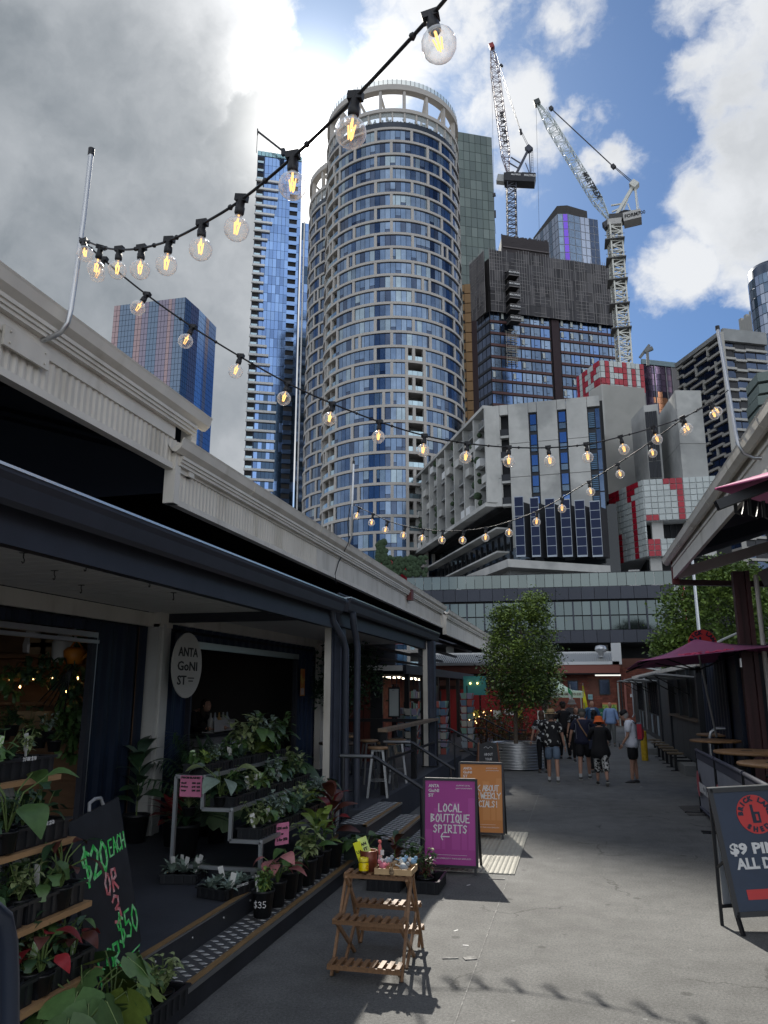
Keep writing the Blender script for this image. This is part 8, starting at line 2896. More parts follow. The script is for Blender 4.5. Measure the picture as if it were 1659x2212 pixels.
# = street lamp, gazebo, flags
lpo=ad(1504,1300,40)
t=thing('street_pole','slim galvanised street pole in front of the plane tree','pole',(lpo.x,lpo.y,0))
MB().tube([(0,0,0),(0,0,9.0)],[.11,.06],10).build('tube',M_gal,t)
t=thing('gazebo','pale green pop up gazebo with gelato valance before brick wall','gazebo',(-.6,36.0,0))
o_=Vector(t.location)
ce=[ay(1130,1492,34.5)-o_,ay(1261,1494,34.5)-o_,ay(1254,1492,37.5)-o_,ay(1137,1490,37.5)-o_]
ap=ay(1196,1459,36)-o_
M_gz=mat('gazebo_pale_green',(.50,.62,.48),.7)
for k in range(4):
 a,b=ce[k],ce[(k+1)%4]
 m_=MB()
 vs,fs=[],[]
 N=6
 for i in range(N+1):
  for j in range(N+1):
   p=ap.lerp(a.lerp(b,j/N),i/N)
   p.z-=.22*sin(pi*i/N)
   vs.append(p)
 for i in range(N):
  for j in range(N):
   q=i*(N+1)+j
   fs.append((q,q+1,q+N+2,q+N+1))
 m_.add(vs,fs,0,True).build('canopy_panel',M_gz,t)
 MB().slab([a-Vector((0,0,.26)),b-Vector((0,0,.26)),b,a],.01).build('valance',M_gz,t)
 MB().beam(a-Vector((0,0,.02)),(a.x,a.y,0),.05,.05).build('leg',M_alu,t)
word('ITALIAN GELATO CO',.12,mat('gelato_brown',(.12,.05,.04),.7),t,frameM(ce[0].lerp(ce[1],.72)+Vector((0,-.01,-.12)),(1,0,0),(0,0,1)),width=1.2,bold=.004)
t=thing('gelato_counter','pale serving counter under the gazebo','counter',(-.35,34.9,0))
MB().box((-.6,0,0),(.0,.6,1.15)).build('cabinet',mat('counter_pale',(.45,.55,.48),.6),t)
MB().box((-1.6,.1,0),(-.6,.6,1.0)).build('cabinet',mat('counter_dark',(.04,.045,.045),.6),t)
MB().box((-.62,-.03,1.15),(.02,.62,1.19)).build('counter_top',M_white,t)
def flag(label,x0,y0,x1,y1,Y,stripes,fl_box):
 t=thing('flag',label,'flag',ay(x1,y1,Y),0,'flags beside the gazebo')
 o_=Vector(t.location)
 MB().tube([(0,0,0),ay(x0,y0,Y)-o_],.015,6).build('flagpole',M_alu,t)
 n=len(stripes)
 for i,c in enumerate(stripes):
  m_=MB()
  vs,fs=[],[]
  N=8
  for j in range(N+1):
   for s in(0,1):
    u=(i+s)/n
    xx,yy=fl_box(u,j/N)
    p=ay(xx,yy,Y)-o_
    p.y+=.06*sin(j*1.1+u*4)
    vs.append(p)
  for j in range(N):
   q=j*2
   fs.append((q,q+1,q+3,q+2))
  m_.add(vs,fs,0,True).build('stripe' if n>1 else 'cloth',mat('flag_%s'%str(c),c,.8),t)
flag('small green white and red flag hanging furled on its pole',1230.5,1478,1240,1545,33.8,[(.02,.28,.09),(.60,.62,.60),(.45,.03,.03)],lambda u,v:(1226+10*v+u*3,
1484+46*(v*.25+u*.75)))
flag('plain yellow flag hanging from the right gazebo leg',1259,1476,1263,1538,33.9,[(.62,.58,.02)],lambda u,v:(1257.5+u*(3+8*v)+3*v,1480+v*52+u*3))
# = trees
def foliage(m_,centre,rad,n,per,leaf,rnd,m=(0,1),shape=None,clump=.3):
 cx,cy,cz=centre
 for i in range(n):
  while True:
   x,y,z=rnd.uniform(-1,1),rnd.uniform(-1,1),rnd.uniform(-1,1)
   k=shape(z)if shape else sqrt(max(0,1-z*z))
   rr=hypot(x,y)
   if rr<k and(rr>k*.45 or rnd.random()<.35):
    break
  c=Vector((cx+x*rad[0],cy+y*rad[1],cz+z*rad[2]))
  cs=clump*rnd.uniform(.6,1.3)
  mi=m[0]if rnd.random()<.5-.35*z else m[1]  # second leaf tone likelier higher up, painting lit tops onto the tree crowns
  for j in range(per):
   p=c+Vector((rnd.gauss(0,cs*.5),rnd.gauss(0,cs*.5),rnd.gauss(0,cs*.45)))
   a,e=rnd.uniform(0,6.28),rnd.uniform(-.9,.9)
   L=leaf*rnd.uniform(.6,1.3)
   d=Vector((cos(a)*cos(e),sin(a)*cos(e),sin(e)))
   s=d.cross(Vector((rnd.uniform(-1,1),rnd.uniform(-1,1),1))).normalized()*L*.28
   m_.add([p,p+d*L*.5+s,p+d*L,p+d*L*.5-s],[(0,1,2,3)],mi)
def tree(label,base,trunk,limbs,crown,leafmats,name='tree',group=None,tc=(.14,.115,.09),r=(.06,.04)):
 t=thing(name,label,'tree',base,0,group)
 MB().tube(trunk,[r[0]+(r[1]-r[0])*i/(len(trunk)-1)for i in range(len(trunk))],10).build('trunk',mat('bark_%s'%str(tc),tc,.85,var=.3,vscale=20,bump=.4),t)
 m_=MB()
 for l in limbs:
  m_.tube(l,[r[1]*.7,r[1]*.45,r[1]*.15][:len(l)],6)
 m_.build('limbs',mat('bark_%s'%str(tc),tc,.85),t)
 c_=MB()
 crown(c_)
 c_.build('crown',leafmats,t)
 return t
def limbset(n,z0,z1,r0,r1,rnd,h=.6,cx=0,cy=0):
 out=[]
 for i in range(n):
  z=z0+(z1-z0)*i/n
  a=i*2.4
  rr=rnd.uniform(r0,r1)
  out.append([(cx*z,cy,z),(cx*z+rr*.5*cos(a),rr*.5*sin(a),z+h*.6),(cx*z+rr*cos(a),rr*sin(a),z+h)])
 return out
rnd=random.Random(21)
FG=[mat('ficus_leaf',(.062,.105,.028),.38,var=.35,vscale=6,spec=.6),mat('ficus_leaf_highlight',(.17,.24,.045),.38,var=.3,vscale=6,spec=.6)]  # second tone is the highlight painted onto the upper ficus leaves
def shp(z):
 return(1-((z+.15)/1.2)**2)**.5*(1.0 if z<.1 else 1.0-.16*(z-.1))if abs((z+.15)/1.2)<1 else 0
def ficus_crown(c_):
 foliage(c_,(.24,0,3.12),(1.02,1.0,1.52),430,34,.095,rnd,shape=shp,clump=.30)
 foliage(c_,(.68,0,4.35),(.42,.45,.50),80,30,.09,rnd,clump=.22)
 foliage(c_,(-.25,0,4.15),(.40,.4,.38),60,28,.09,rnd,clump=.2)
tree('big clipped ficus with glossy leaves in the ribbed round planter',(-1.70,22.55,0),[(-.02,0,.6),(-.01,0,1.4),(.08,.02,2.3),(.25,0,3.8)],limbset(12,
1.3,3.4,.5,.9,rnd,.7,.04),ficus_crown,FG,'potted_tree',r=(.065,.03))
pl_=thing('round_planter','round planter of ribbed galvanised steel holding the ficus','planter',(-1.70,22.6,0))
prof=[]
for i in range(0,91):
 z=.02+.66*i/90
 prof.append((.70+.022*sin(2*pi*i/10.0),z))
prof+=[(.72,.69),(.72,.70),(.69,.70),(.68,.62)]
MB().lathe([(.0001,.01)]+prof,n=48).build('ribbed_wall',mat('corrugated_zinc',(.55,.56,.57),.35,.85,var=.08),pl_)
MB().lathe([(.69,.60),(.0001,.63)],n=30).build('soil',M_soil,pl_)
rnd=random.Random(33)
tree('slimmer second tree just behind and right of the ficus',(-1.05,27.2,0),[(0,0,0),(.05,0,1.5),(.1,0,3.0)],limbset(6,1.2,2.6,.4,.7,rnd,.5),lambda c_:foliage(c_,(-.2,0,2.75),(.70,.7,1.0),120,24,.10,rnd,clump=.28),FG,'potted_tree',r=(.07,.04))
rnd=random.Random(35)
tree('dim indoor tree in the shade of the bar deck',(-4.9,16.4,.49),[(0,0,0),(.0,0,1.0),(.0,0,1.8)],limbset(6,.9,1.7,.3,.6,rnd,.5),lambda c_:foliage(c_,(0,0,1.95),(.85,.8,.75),150,22,.09,rnd,clump=.25),[LM['dark'],LM['dark']],'potted_tree',r=(.03,.02))
rnd=random.Random(36)
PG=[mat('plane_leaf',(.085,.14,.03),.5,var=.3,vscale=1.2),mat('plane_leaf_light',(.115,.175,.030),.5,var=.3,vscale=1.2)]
pc=ad(1535,1350,46)
def plane_crown(c_):
 foliage(c_,(.6,0,6.0),(3.1,2.6,3.1),620,26,.23,rnd,clump=.62)
 foliage(c_,(1.2,0,8.2),(1.6,1.4,1.1),130,26,.22,rnd,clump=.5)
 foliage(c_,(-1.9,0,4.4),(1.3,1.2,1.2),110,26,.22,rnd,clump=.5)
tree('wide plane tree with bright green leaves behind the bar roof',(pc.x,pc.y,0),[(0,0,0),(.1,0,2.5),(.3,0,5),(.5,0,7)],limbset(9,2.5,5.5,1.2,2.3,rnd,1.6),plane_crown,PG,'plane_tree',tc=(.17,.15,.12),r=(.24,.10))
rnd=random.Random(38)
for i,(x,y,lab)in enumerate(((-2.5,25.6,'autumn leaved shrub right behind the planter'),(-3.1,26.5,'autumn leaved shrub by the black ramp handrail'),(-1.9,
27.6,'autumn leaved shrub below the second tree'))):
 t=thing('shrub',lab,'shrub',(x,y,0),0,'russet shrubs behind the planter')
 m_=MB()
 foliage(m_,(0,0,.95),(.45,.4,.55),60,14,.09,rnd,clump=.2)
 m_.build('foliage',[mat('russet_leaf',(.20,.085,.03),.6,var=.4,vscale=9),mat('olive_leaf',(.10,.11,.03),.6,var=.4,vscale=9)],t)
 m_=MB()
 for k in range(8):
  a=k*.8
  m_.tube([(0,0,0),(.25*cos(a),.25*sin(a),1.2)],.012,4)
 m_.build('stems',M_wood,t)
# gum twig with yellow leaves against the brick wall
# dark hoop rail end at the lower left corner
t=thing('hoop_rail','dark blue grey curved rail end in the lower left corner','rail',(-1.85,2.6,0))
o_=Vector(t.location)
q=[ax(-60,1985,-1.62),ax(-22,1960,-1.62),ax(6,1985,-1.62),ax(17,2040,-1.62),ax(20,2120,-1.62),ax(20,2300,-1.62)]
q.append(Vector((q[-1].x,q[-1].y,0)))
MB().tube([p-o_ for p in q],.028,14).build('hoop',mat('rail_blue_grey',(.035,.045,.07),.3,.5),t)
# = people
def skin(verts,edges,radii,sub=1):
 me=bpy.data.meshes.new('skin_tmp')
 me.from_pydata([tuple(v)for v in verts],edges,[])
 o=bpy.data.objects.new('skin_tmp',me)
 COL.objects.link(o)
 md=o.modifiers.new('s','SKIN')
 md.use_smooth_shade=True
 sv=me.skin_vertices[0].data
 for i,r in enumerate(radii):
  sv[i].radius=r if isinstance(r,tuple)else(r,r)
  sv[i].use_root=(i==0)
 if sub:
  ms=o.modifiers.new('u','SUBSURF')
  ms.levels=ms.render_levels=sub
 return o
SKINS=[]
def queue_skin(o,name,mt,parent,extra=None):
 SKINS.append((o,name,mt,parent,extra))
def flush_skins():
 bpy.context.view_layer.update()
 dg=bpy.context.evaluated_depsgraph_get()
 out=[]
 for o,name,mt,parent,extra in SKINS:
  me=bpy.data.meshes.new_from_object(o.evaluated_get(dg))
  vs=[tuple(v.co)for v in me.vertices]
  fs=[tuple(p.vertices)for p in me.polygons]
  bpy.data.objects.remove(o)
  m_=MB()
  m_.add(vs,fs,0,True)
  if extra:
   m_.add(extra.v,extra.f,0,True)
  m_.build(name,mt,parent)
 SKINS.clear()
M_sk=mat('skin_fair',(.42,.235,.165),.55,var=.06,vscale=12,sss=.05)
M_sk2=mat('skin_tan',(.33,.17,.11),.55,var=.06,vscale=12,sss=.05)
def cloth(name,col,**k):
 return mat(name,col,.85,var=.10,vscale=14,bump=.25,bscale=18,**k)
def pattern(name,base,top,scale,lo,hi,voronoi=False):
 if name in MATS:
  return MATS[name]
 m=bpy.data.materials.new(name)
 m.use_nodes=True
 t=NT(m.node_tree)
 b=t.n['Principled BSDF']
 pos=t.node('ShaderNodeTexCoord').outputs['Object']
 if voronoi:
  v=t.node('ShaderNodeTexVoronoi')
  v.inputs['Scale'].default_value=scale
  t.put(v.inputs['Vector'],pos)
  v2=t.node('ShaderNodeTexVoronoi')
  v2.inputs['Scale'].default_value=scale
  t.put(v2.inputs['Vector'],t.vmath('ADD',pos,(.028,.0,.022)))
  f=t.math('MULTIPLY',t.remap(v.outputs['Distance'],.34,.40,1,0),t.remap(v2.outputs['Distance'],.30,.36,0,1))
 else:
  f=t.remap(t.noise(pos,scale,1,.4,.6),lo,hi)
 t.l.new(t.mix(f,(*base,1),(*top,1)),b.inputs['Base Color'])
 b.inputs['Roughness'].default_value=.85
 MATS[name]=m
 return m
def person(label,pos,rz,h=1.68,build=1.0,legs=((.0,.0),(.0,.0)),arms=None,lean=0.0,head=(0,0),skinm=None,top=None,bottom=None,sleeve='short',leglen='short',shoe=None,sock=None,hair=None,hat=None,skirt=0.0,bag=None,extra=None,
coat=False,hairlong=0,group='people walking in the lane'):
 """local axes: +y the way the person faces, +x their right... legs: (swing, knee) per side"""
 t=thing('person',label,'person',pos,rz,group)
 sm=skinm or M_sk
 k=h/1.70
 L=lambda x,y,z:Vector((x*k,y*k,z*k))
 bw=build*1.04
 pel=L(0,0,.93)
 ln=lean
 chest=L(0,.0+ln*.42,1.30)
 waist=L(0,ln*.18,1.10)
 neck=L(0,ln*.62,1.46)
 hd=L(head[0]*.10,ln*.8+.015+head[1]*.09,1.585-abs(head[1])*.03)
 V,E_,R_=[pel,waist,chest,L(0,ln*.56,1.40),neck,hd+L(0,0,-.09)],[(0,1),(1,2),(2,3),(3,4),(4,5)],[(.145*k*bw,.105*k*bw),(.135*k*bw,.10*k*bw),(.155*k*bw,.11*k*bw),(.12*k,.075*k),.052*k,.05*k]
 feet=[]
 J={}
 for s in(-1,1):
  sw,kn=legs[0 if s<0 else 1]
  hip=L(s*.085,0,.90)
  th,sh=.42*k,.42*k
  knee=hip+Vector((s*.01,sin(sw)*th,-cos(sw)*th))
  a2=sw-kn
  ank=knee+Vector((s*.005,sin(a2)*sh,-cos(a2)*sh))
  J['leg%d'%s]=(hip,knee,ank)
  i=len(V)
  V+=[hip,hip.lerp(knee,.5),knee,knee.lerp(ank,.35),ank]
  R_+=[.095*k*bw,.080*k*bw,.054*k,.056*k,.036*k]
  E_+=[(0,i),(i,i+1),(i+1,i+2),(i+2,i+3),(i+3,i+4)]
  feet.append((ank,a2))
 arms=arms or{-1:((-.25,.0),(.1,.15)),1:((.25,.0),(.1,.15))}
 hands=[]
 for s in(-1,1):
  (out,fwd),(bend,_)=arms[s]
  shd=L(s*.185*bw**.5,ln*.54,1.385)
  d1=Vector((s*abs(sin(out))*(1 if out*s>=0 else 1),sin(fwd),-cos(out)*cos(fwd))).normalized()
  elb=shd+d1*.29*k
  d2=Vector((d1.x*(1-abs(bend)*.5)-s*.25*max(0,bend),sin(fwd+bend),-cos(fwd+bend)*cos(out))).normalized()
  wr=elb+d2*.25*k
  J['arm%d'%s]=(shd,elb,wr)
  i=len(V)
  V+=[shd,shd.lerp(elb,.5),elb,wr]
  R_+=[.058*k,.048*k,.038*k,.027*k]
  E_+=[(3,i),(i,i+1),(i+1,i+2),(i+2,i+3)]
  hands.append((wr,d2,s))
 ex=MB()
# head
 ex.ball(hd+L(0,.012,.0),.093*k,16,12,sz=(.82,.98,1.18))
 ex.ball(hd+L(0,.035,-.055),.06*k,12,8,sz=(.85,1.0,.9))
 ex.add([hd+L(-.012,.098,-.012),hd+L(.012,.098,-.012),hd+L(0,.094,.028),hd+L(0,.124,-.014)],[(0,1,3),(1,2,3),(2,0,3)])
 for s in(-1,1):
  ex.ball(hd+L(s*.078,.0,-.005),.02*k,8,6,sz=(.4,.7,1.1))
 for wr,d,s in hands:
  side=d.cross(Vector((0,1,0)))
  side=side.normalized()if side.length>.1 else Vector((1,0,0))
  pa=wr+d*.045*k
  ex.ball(pa,.034*k,10,6,sz=(.75,1.0,1.15))
  for f in range(4):
   b0=pa+d*.02*k+Vector((0,(f-1.5)*.015*k,0))
   l_=(.062,.072,.068,.052)[f]*k
   ex.tube([b0,b0+d*l_*.5,b0+d*l_+Vector((-s*.012,.006,0))*k],[.009*k,.0085*k,.006*k],6)
  ex.tube([pa+Vector((0,.02,0))*k,pa+Vector((0,.045,0))*k+d*.02*k,pa+Vector((-s*.005,.052,0))*k+d*.045*k],[.011*k,.010*k,.007*k],6)
 queue_skin(skin(V,E_,R_),'body',sm,t,ex)
 fy=L(0,0,0)
 eyes=MB()
 for s in(-1,1):
  eyes.ball(hd+L(s*.03,.089,.012),.009*k,8,6)
 eyes.build('eyes',mat('eye_dark',(.03,.025,.02),.3),t)
 MB().ball(hd+L(0,.092,-.047),.018*k,8,5,sz=(1,.4,.25)).build('mouth',mat('lips',(.30,.10,.09),.5),t)
# top garment
 if top:
  g=1.13
  low=.86-skirt if coat else.86-skirt*.5
  z_low=L(0,0,low)
  V2=[z_low-L(0,0,.04),pel,waist,chest,L(0,ln*.56,1.40),L(0,ln*.60,1.445)]
  w0=.150+(.07 if coat else.012)
  R2=[(w0*k*bw*1.42,(.165+(.05 if coat else 0))*k*bw),(.205*k*bw,.150*k*bw),(.170*k*bw,.130*k*bw),(.180*k*bw,.130*k*bw),(.128*k,.085*k),(.062*k,.062*k)]
  E2=[(i,i+1)for i in range(5)]
  for s in(-1,1):
   shd,elb,wr=J['arm%d'%s]
   i=len(V2)
   end={'short':shd.lerp(elb,.75),'long':wr.lerp(elb,.04),'rolled':elb.lerp(wr,.45)}[sleeve]
   mids=[shd,shd.lerp(elb,.5)]+([elb]if sleeve!='short' else[])+[end]
   V2+=mids
   R2+=[.078*k,.074*k]+([.058*k]if sleeve!='short' else[])+[(.074 if sleeve=='short' else.044)*k]
   E2+=[(4,i)]+[(i+j,i+j+1)for j in range(len(mids)-1)]
  queue_skin(skin(V2,E2,R2),'coat' if coat else 'shirt',top,t)
 if bottom:
  V3,E3,R3=[L(0,ln*.1,1.0),pel],[(0,1)],[(.142*k*bw,.108*k*bw),(.152*k*bw,.115*k*bw)]
  for s in(-1,1):
   hip,knee,ank=J['leg%d'%s]
   i=len(V3)
   if leglen=='short':
    pts=[hip,hip.lerp(knee,.5),hip.lerp(knee,.95)]
    rr=[.112*k*bw,.100*k*bw,.092*k*bw]
   elif leglen=='capri':
    pts=[hip,hip.lerp(knee,.5),knee,knee.lerp(ank,.5)]
    rr=[.112*k*bw,.095*k*bw,.085*k*bw,.080*k*bw]
   else:
    pts=[hip,hip.lerp(knee,.5),knee,knee.lerp(ank,.5),ank+Vector((0,0,.02))]
    rr=[.108*k*bw,.090*k*bw,.070*k*bw,.062*k*bw,.056*k]
   V3+=pts
   R3+=rr
   E3+=[(1,i)]+[(i+j,i+j+1)for j in range(len(pts)-1)]
  queue_skin(skin(V3,E3,R3),'shorts' if leglen=='short' else 'trousers',bottom,t)
 for(ank,a2),s in zip(feet,(-1,1)):
  m_=MB()
  pitch=max(-.6,min(.9,-a2))if ank.z>.14*k else 0.0
  up_=(.035,.055,.075,.06,.03)
  prof_y=(-.055,-.03,.03,.12,.17)
  vs,fs=[],[]
  n=10
  for i in range(5):
   wd=(.022,.036,.040,.046,.026)[i]
   ht=(.05,.075,.08,.05,.03)[i]
   for j in range(n):
    a=2*pi*j/n
    z=(ht*.5)+sin(a)*ht*.5
    vs.append(Vector((cos(a)*wd,prof_y[i],z))*k)
  for i in range(4):
   for j in range(n):
    j2=(j+1)%n
    fs.append((i*n+j,i*n+j2,(i+1)*n+j2,(i+1)*n+j))
  fs+=[tuple(range(n-1,-1,-1)),tuple(range(4*n,5*n))]
  M=Matrix.Translation(ank+Vector((0,0,-.075*k)))@Matrix.Rotation(pitch*-1,4,'X')
  m_.add([M@v for v in vs],fs,0,True)
  sh_=m_.build('shoe',shoe or mat('shoe_grey',(.08,.08,.075),.7),t)
  so_=MB().box((-.042*k,-.058*k,-.006*k),(.042*k,.165*k,.012*k))
  so_.xf(M)
  so_.build('sole',mat('sole_pale',(.35,.35,.33),.7),sh_)
  if sock:
   MB().tube([ank+Vector((0,0,-.01)),ank+Vector((0,0,.07*k))],[.040*k,.042*k],10).build('sock',sock,t)
 if hair:
  m_=MB().ball(hd+L(0,-.012,.022),.099*k,16,10,sz=(.86,1.0,1.12))
  o=len(m_.v)
  m_.v=[tuple(Vector(v)if not(v[1]>hd.y+.045*k and v[2]<hd.z+.06*k)else Vector((hd.x+(v[0]-hd.x)*.8,hd.y+.03*k,max(v[2],hd.z+.0))))for v in m_.v]
  if hairlong:
   m_.ball(hd+L(0,-.05,-.09),.085*k,12,8,sz=(1,.6,1.5*hairlong))
  m_.build('hair',hair,t)
 if hat:
  kind,mt_=hat
  m_=MB()
  tilt=Matrix.Translation(hd+L(0,.0,.055))@Matrix.Rotation(-head[1]*.5-.08,4,'X')
  if kind=='straw':
   m_.lathe([(.19*k,-.01),(.175*k,.0),(.105*k,.008),(.100*k,.07),(.085*k,.105),(.05*k,.095),(.0001,.09)],n=24)
   m_.xf(tilt@Matrix.Diagonal((.95,1.1,1,1)))
  elif kind=='bucket':
   m_.lathe([(.155*k,-.07),(.15*k,-.068),(.112*k,-.01),(.104*k,.03),(.092*k,.078),(.05*k,.09),(.0001,.092)],n=24)
   m_.xf(tilt)
  else:
   m_.lathe([(.100*k,-.02),(.103*k,.02),(.085*k,.07),(.04*k,.09),(.0001,.092)],n=20)
   m_.add([(-.06*k,.08*k,-.005),(.06*k,.08*k,-.005),(.05*k,.165*k,-.025),(-.05*k,.165*k,-.025),(-.06*k,.08*k,-.015),(.06*k,.08*k,-.015),(.05*k,.165*k,-.033),(-.05*k,.165*k,-.033)],[(0,1,2,3),(7,6,5,4),(0,4,5,1),(1,5,6,2),(2,6,7,3)])
   m_.xf(tilt)
  hobj=m_.build('hat',mt_,t)
  if kind=='straw':
   b_=MB().lathe([(.1065*k,.01),(.1045*k,.035)],n=24)
   b_.xf(tilt@Matrix.Diagonal((.95,1.1,1,1)))
   b_.build('hat_band',mat('hat_band',(.10,.07,.04),.8),hobj)
 return t,J,L,k
AW=0.0
sw=.28
navy=cloth('cloth_navy',(.012,.014,.035))
blk=cloth('cloth_black',(.008,.008,.010))
pa=person('person in straw hat, black shirt with white crescents and pale blue shorts',(-.63,19.45,0),.05,1.63,1.08,((.14,.05),(-.22,.10)),{-1:((-.55,.5),
(.7,0)),1:((.22,-.05),(.15,0))},top=pattern('shirt_crescents',(.010,.010,.012),(.55,.55,.52),8.5,.5,.52,True),bottom=cloth('denim_pale',(.13,.18,.25)),sock=mat('sock_white',
(.5,.5,.5),.8),hair=mat('hair_grey',(.14,.12,.10),.8),hat=('straw',mat('straw',(.36,.25,.12),.8,var=.25,vscale=40)))
pb,JB,LB,kb=person('person in navy tee and black shorts with tan bag strap, seen from behind',(.10,20.25,0),-.06,1.66,1.2,((-.20,.12),(.26,.05)),{-1:((-.3,
.08),(.2,0)),1:((.3,.35),(.6,0))},head=(0,.5),top=navy,bottom=blk,sock=mat('sock_white',(.5,.5,.5),.8),hair=mat('hair_grey',(.14,.12,.10),.8),hat=('cap',cloth('cap_grey',(.05,.055,.05))))
st_=MB().tube([LB(-.12,-.10,1.45),LB(-.05,-.155,1.3),LB(.06,-.165,1.12),LB(.17,-.13,.93)],.016,6)
st_.build('bag_strap',mat('leather_tan',(.25,.14,.07),.6),pb)
MB().tube([LB(-.19,-.02,1.40),LB(-.16,-.13,1.32),LB(-.16,-.15,1.15),LB(-.15,-.13,.98)],.004,4).build('shirt_piping',mat('piping_grey',(.25,.26,.30),.7),pb)
MB().tube([LB(.19,-.02,1.40),LB(.16,-.13,1.32),LB(.17,-.15,1.15),LB(.18,-.12,.98)],.004,4).build('shirt_piping',mat('piping_grey',(.25,.26,.30),.7),pb)
MB().box(LB(.14,-.16,.74),LB(.25,.06,.95)).build('bag',mat('bag_navy',(.02,.025,.05),.7),pb)
pc_,*_=person('person in orange bucket hat and long black coat over patterned trousers',(.47,19.25,0),.05,1.50,1.12,((.16,.05),(-.30,.25)),{-1:((-.25,.6),
(1.1,0)),1:((.25,.5),(1.1,0))},head=(0,.3),top=blk,bottom=pattern('trouser_swirl',(.008,.008,.01),(.45,.45,.43),20,.50,.54),sleeve='long',leglen='capri',shoe=mat('sandal_black',
(.02,.02,.02),.6),coat=True,skirt=.22,hat=('bucket',cloth('hat_orange',(.62,.11,.02))),hair=mat('hair_dark',(.03,.02,.015),.8))
pd,JD,LD,kd_=person('person in white shirt and black cap with red backpack, standing in profile',(1.22,19.85,0),radians(80),1.66,1.12,((.05,.0),(-.06,.0)),
{-1:((-.08,.12),(.45,0)),1:((.08,-.1),(.4,0))},head=(0,.95),lean=.06,top=cloth('shirt_white',(.68,.70,.76)),bottom=blk,sleeve='short',shoe=mat('shoe_black',(.02,.02,.022),.6),hat=('cap',cloth('cap_black',
(.012,.012,.014))),hair=mat('hair_white',(.35,.33,.31),.8),skirt=.1)
bpk=MB().box(LD(-.13,-.27,.98),LD(.13,-.13,1.40))
bo=bpk.build('backpack',mat('backpack_grey',(.10,.10,.12),.7),pd)
bv=bo.modifiers.new('b','BEVEL')
bv.width=.05
bv.segments=3
for s in(-1,1):
 MB().box(LD(s*.135-.006,-.26,1.02),LD(s*.135+.006,-.15,1.37)).build('backpack_side',mat('backpack_red',(.40,.02,.04),.7),bo)
 MB().tube([LD(s*.1,-.14,1.36),LD(s*.12,-.02,1.44),LD(s*.12,.10,1.34),LD(s*.11,.10,1.15),LD(s*.12,-.12,1.05)],.014,6).build('backpack_strap',blk,bo)
MB().box(LD(-.1,-.285,1.05),LD(.1,-.27,1.25)).build('backpack_pocket',mat('backpack_red',(.40,.02,.04),.7),bo)
q=JD['arm-1'][2]+Vector((0,0,-.06))
MB().box(tuple(q+Vector((-.05,.06,.0))),tuple(q+Vector((.02,.075,.09)))).build('phone',M_black,pd)
MB().ball(LD(-.02,-.2,1.30),.05,10,7).ball(LD(.0,-.22,1.26),.03,8,6).build('soft_toy',mat('toy_cream',(.45,.38,.34),.9),bo)
person('bald person in light blue shirt and grey trousers walking toward the camera',(1.24,32.2,0),pi-.05,1.66,1.12,((.22,.1),(-.2,.05)),{-1:((-.2,.1),(.15,
0)),1:((.2,-.1),(.2,0))},top=cloth('shirt_sky',(.22,.33,.56)),bottom=cloth('trouser_grey',(.12,.13,.13)),sleeve='rolled',leglen='long')
person('person all in black with black cap, standing behind the straw hat',(-.45,26.0,0),.5,1.74,1.1,((.1,.0),(-.15,.0)),{-1:((-.3,.1),(.3,0)),1:((.3,.2),(.5,0))},top=blk,bottom=blk,leglen='long',hat=('cap',blk),hair=mat('hair_dark',(.03,.02,.015),.8),shoe=mat('shoe_black',(.02,.02,.022),.6))
pg,JG,LG,kg=person('person in sunglasses and black top with white print between two others',(-.05,25.2,0),pi+.2,1.62,1.0,((.1,.0),(-.1,.0)),top=pattern('top_print',
(.012,.012,.015),(.42,.44,.46),13,.56,.60),bottom=blk,leglen='long',hair=mat('hair_brown',(.06,.03,.02),.7),hairlong=1,shoe=mat('shoe_black',(.02,.02,.022),.6))
MB().box(LG(-.06,.088,1.585),LG(.06,.104,1.612)).build('sunglasses',mat('lens_black',(.01,.01,.01),.15),pg)
person('tall person in grey brimmed hat seen behind the sunglasses wearer',(-.18,28.4,0),pi,1.78,1.0,top=cloth('tee_charcoal',(.05,.05,.055)),bottom=blk,
leglen='long',hat=('bucket',cloth('hat_grey',(.18,.17,.16))),hair=mat('hair_grey',(.14,.12,.10),.8))
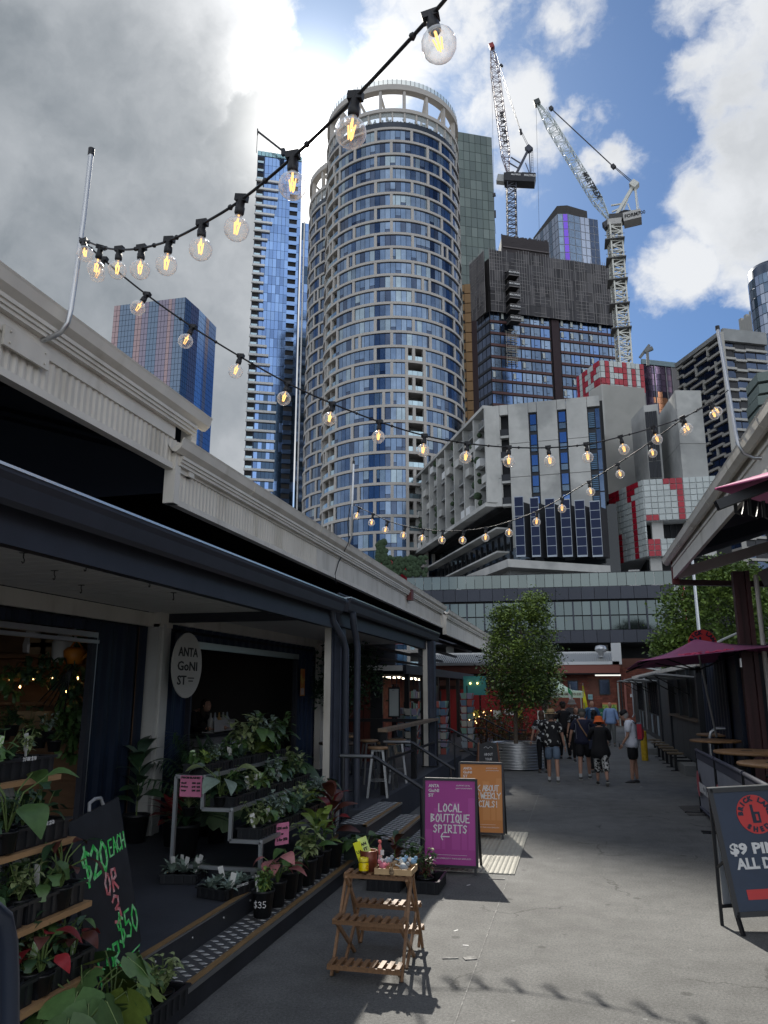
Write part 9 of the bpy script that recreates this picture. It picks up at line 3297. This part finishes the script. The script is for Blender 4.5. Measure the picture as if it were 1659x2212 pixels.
person('person with black hooded head and dark tee with back logo',(.42,21.9,0),-.2,1.60,1.08,((-.1,.1),(.15,.0)),top=pattern('tee_logo',(.025,.027,.035),
(.3,.32,.36),7,.66,.68),bottom=blk,leglen='long',hair=mat('hair_black',(.008,.008,.01),.7),hairlong=1)
pj,JJ,LJ,kj=person('bearded person in blue blazer over white shirt facing the camera',(.50,29.6,0),pi+.25,1.76,1.08,top=cloth('blazer_blue',(.035,.085,.17)),
bottom=cloth('trouser_navy',(.02,.025,.04)),sleeve='long',leglen='long',hair=mat('hair_brown',(.06,.03,.02),.7),skirt=.1)
MB().slab([LJ(-.055,.15,1.0),LJ(.055,.15,1.0),LJ(.07,.11,1.42),LJ(-.07,.11,1.42)][::-1],.02).build('shirt_front',cloth('shirt_white',(.68,.70,.76)),pj)
MB().ball(LJ(0,.055,1.53),.055,10,7,sz=(.95,.9,.8)).build('beard',mat('hair_brown',(.06,.03,.02),.7),pj)
person('person in pale patterned top mostly hidden behind the straw hat',(-.95,21.6,0),.3,1.58,1.0,top=pattern('top_print',(.012,.012,.015),(.42,.44,.46),
13,.56,.60),bottom=blk,leglen='long',hair=mat('hair_brown',(.06,.03,.02),.7),hairlong=1)
ps,JS,LS,ks=person('dark haired person in black bent over the counter in the shade',(-6.95,13.3,.33),radians(-100),1.66,1.0,((.0,.0),(.0,.0)),{-1:((-.25,
.7),(.8,0)),1:((.25,.7),(.8,0))},lean=.35,head=(0,1.0),top=blk,bottom=blk,sleeve='long',leglen='long',hair=mat('hair_dark',(.03,.02,.015),.8),hairlong=1,group='people in the stalls')
flush_skins()
# dog-sized trolley behind the hat wearer, litter on the road
for i,(x,y)in enumerate(((1006,2042),(985,2010),(1463,1663),(1385,1700),(1012,1912),(1590,1735))):
 p=gp(x,y)
 o=MB().box((-.025,-.006,0),(.025,.006,.002)).build('litter',M_txt,loc=p)
 o.rotation_euler=(0,0,i)
 tag(o,'tiny pale scrap of litter on the asphalt, '+('nearest the slatted stand','in the sun right of the stand','by the nearest fixed stool','in front of the backpack wearer',
'just off the stand shadow','near the barrier foot')[i],'litter','litter on the asphalt')
bake_texts()
print('objects',len(bpy.data.objects),'tris ~',sum(len(m.polygons)for m in bpy.data.meshes)*2)
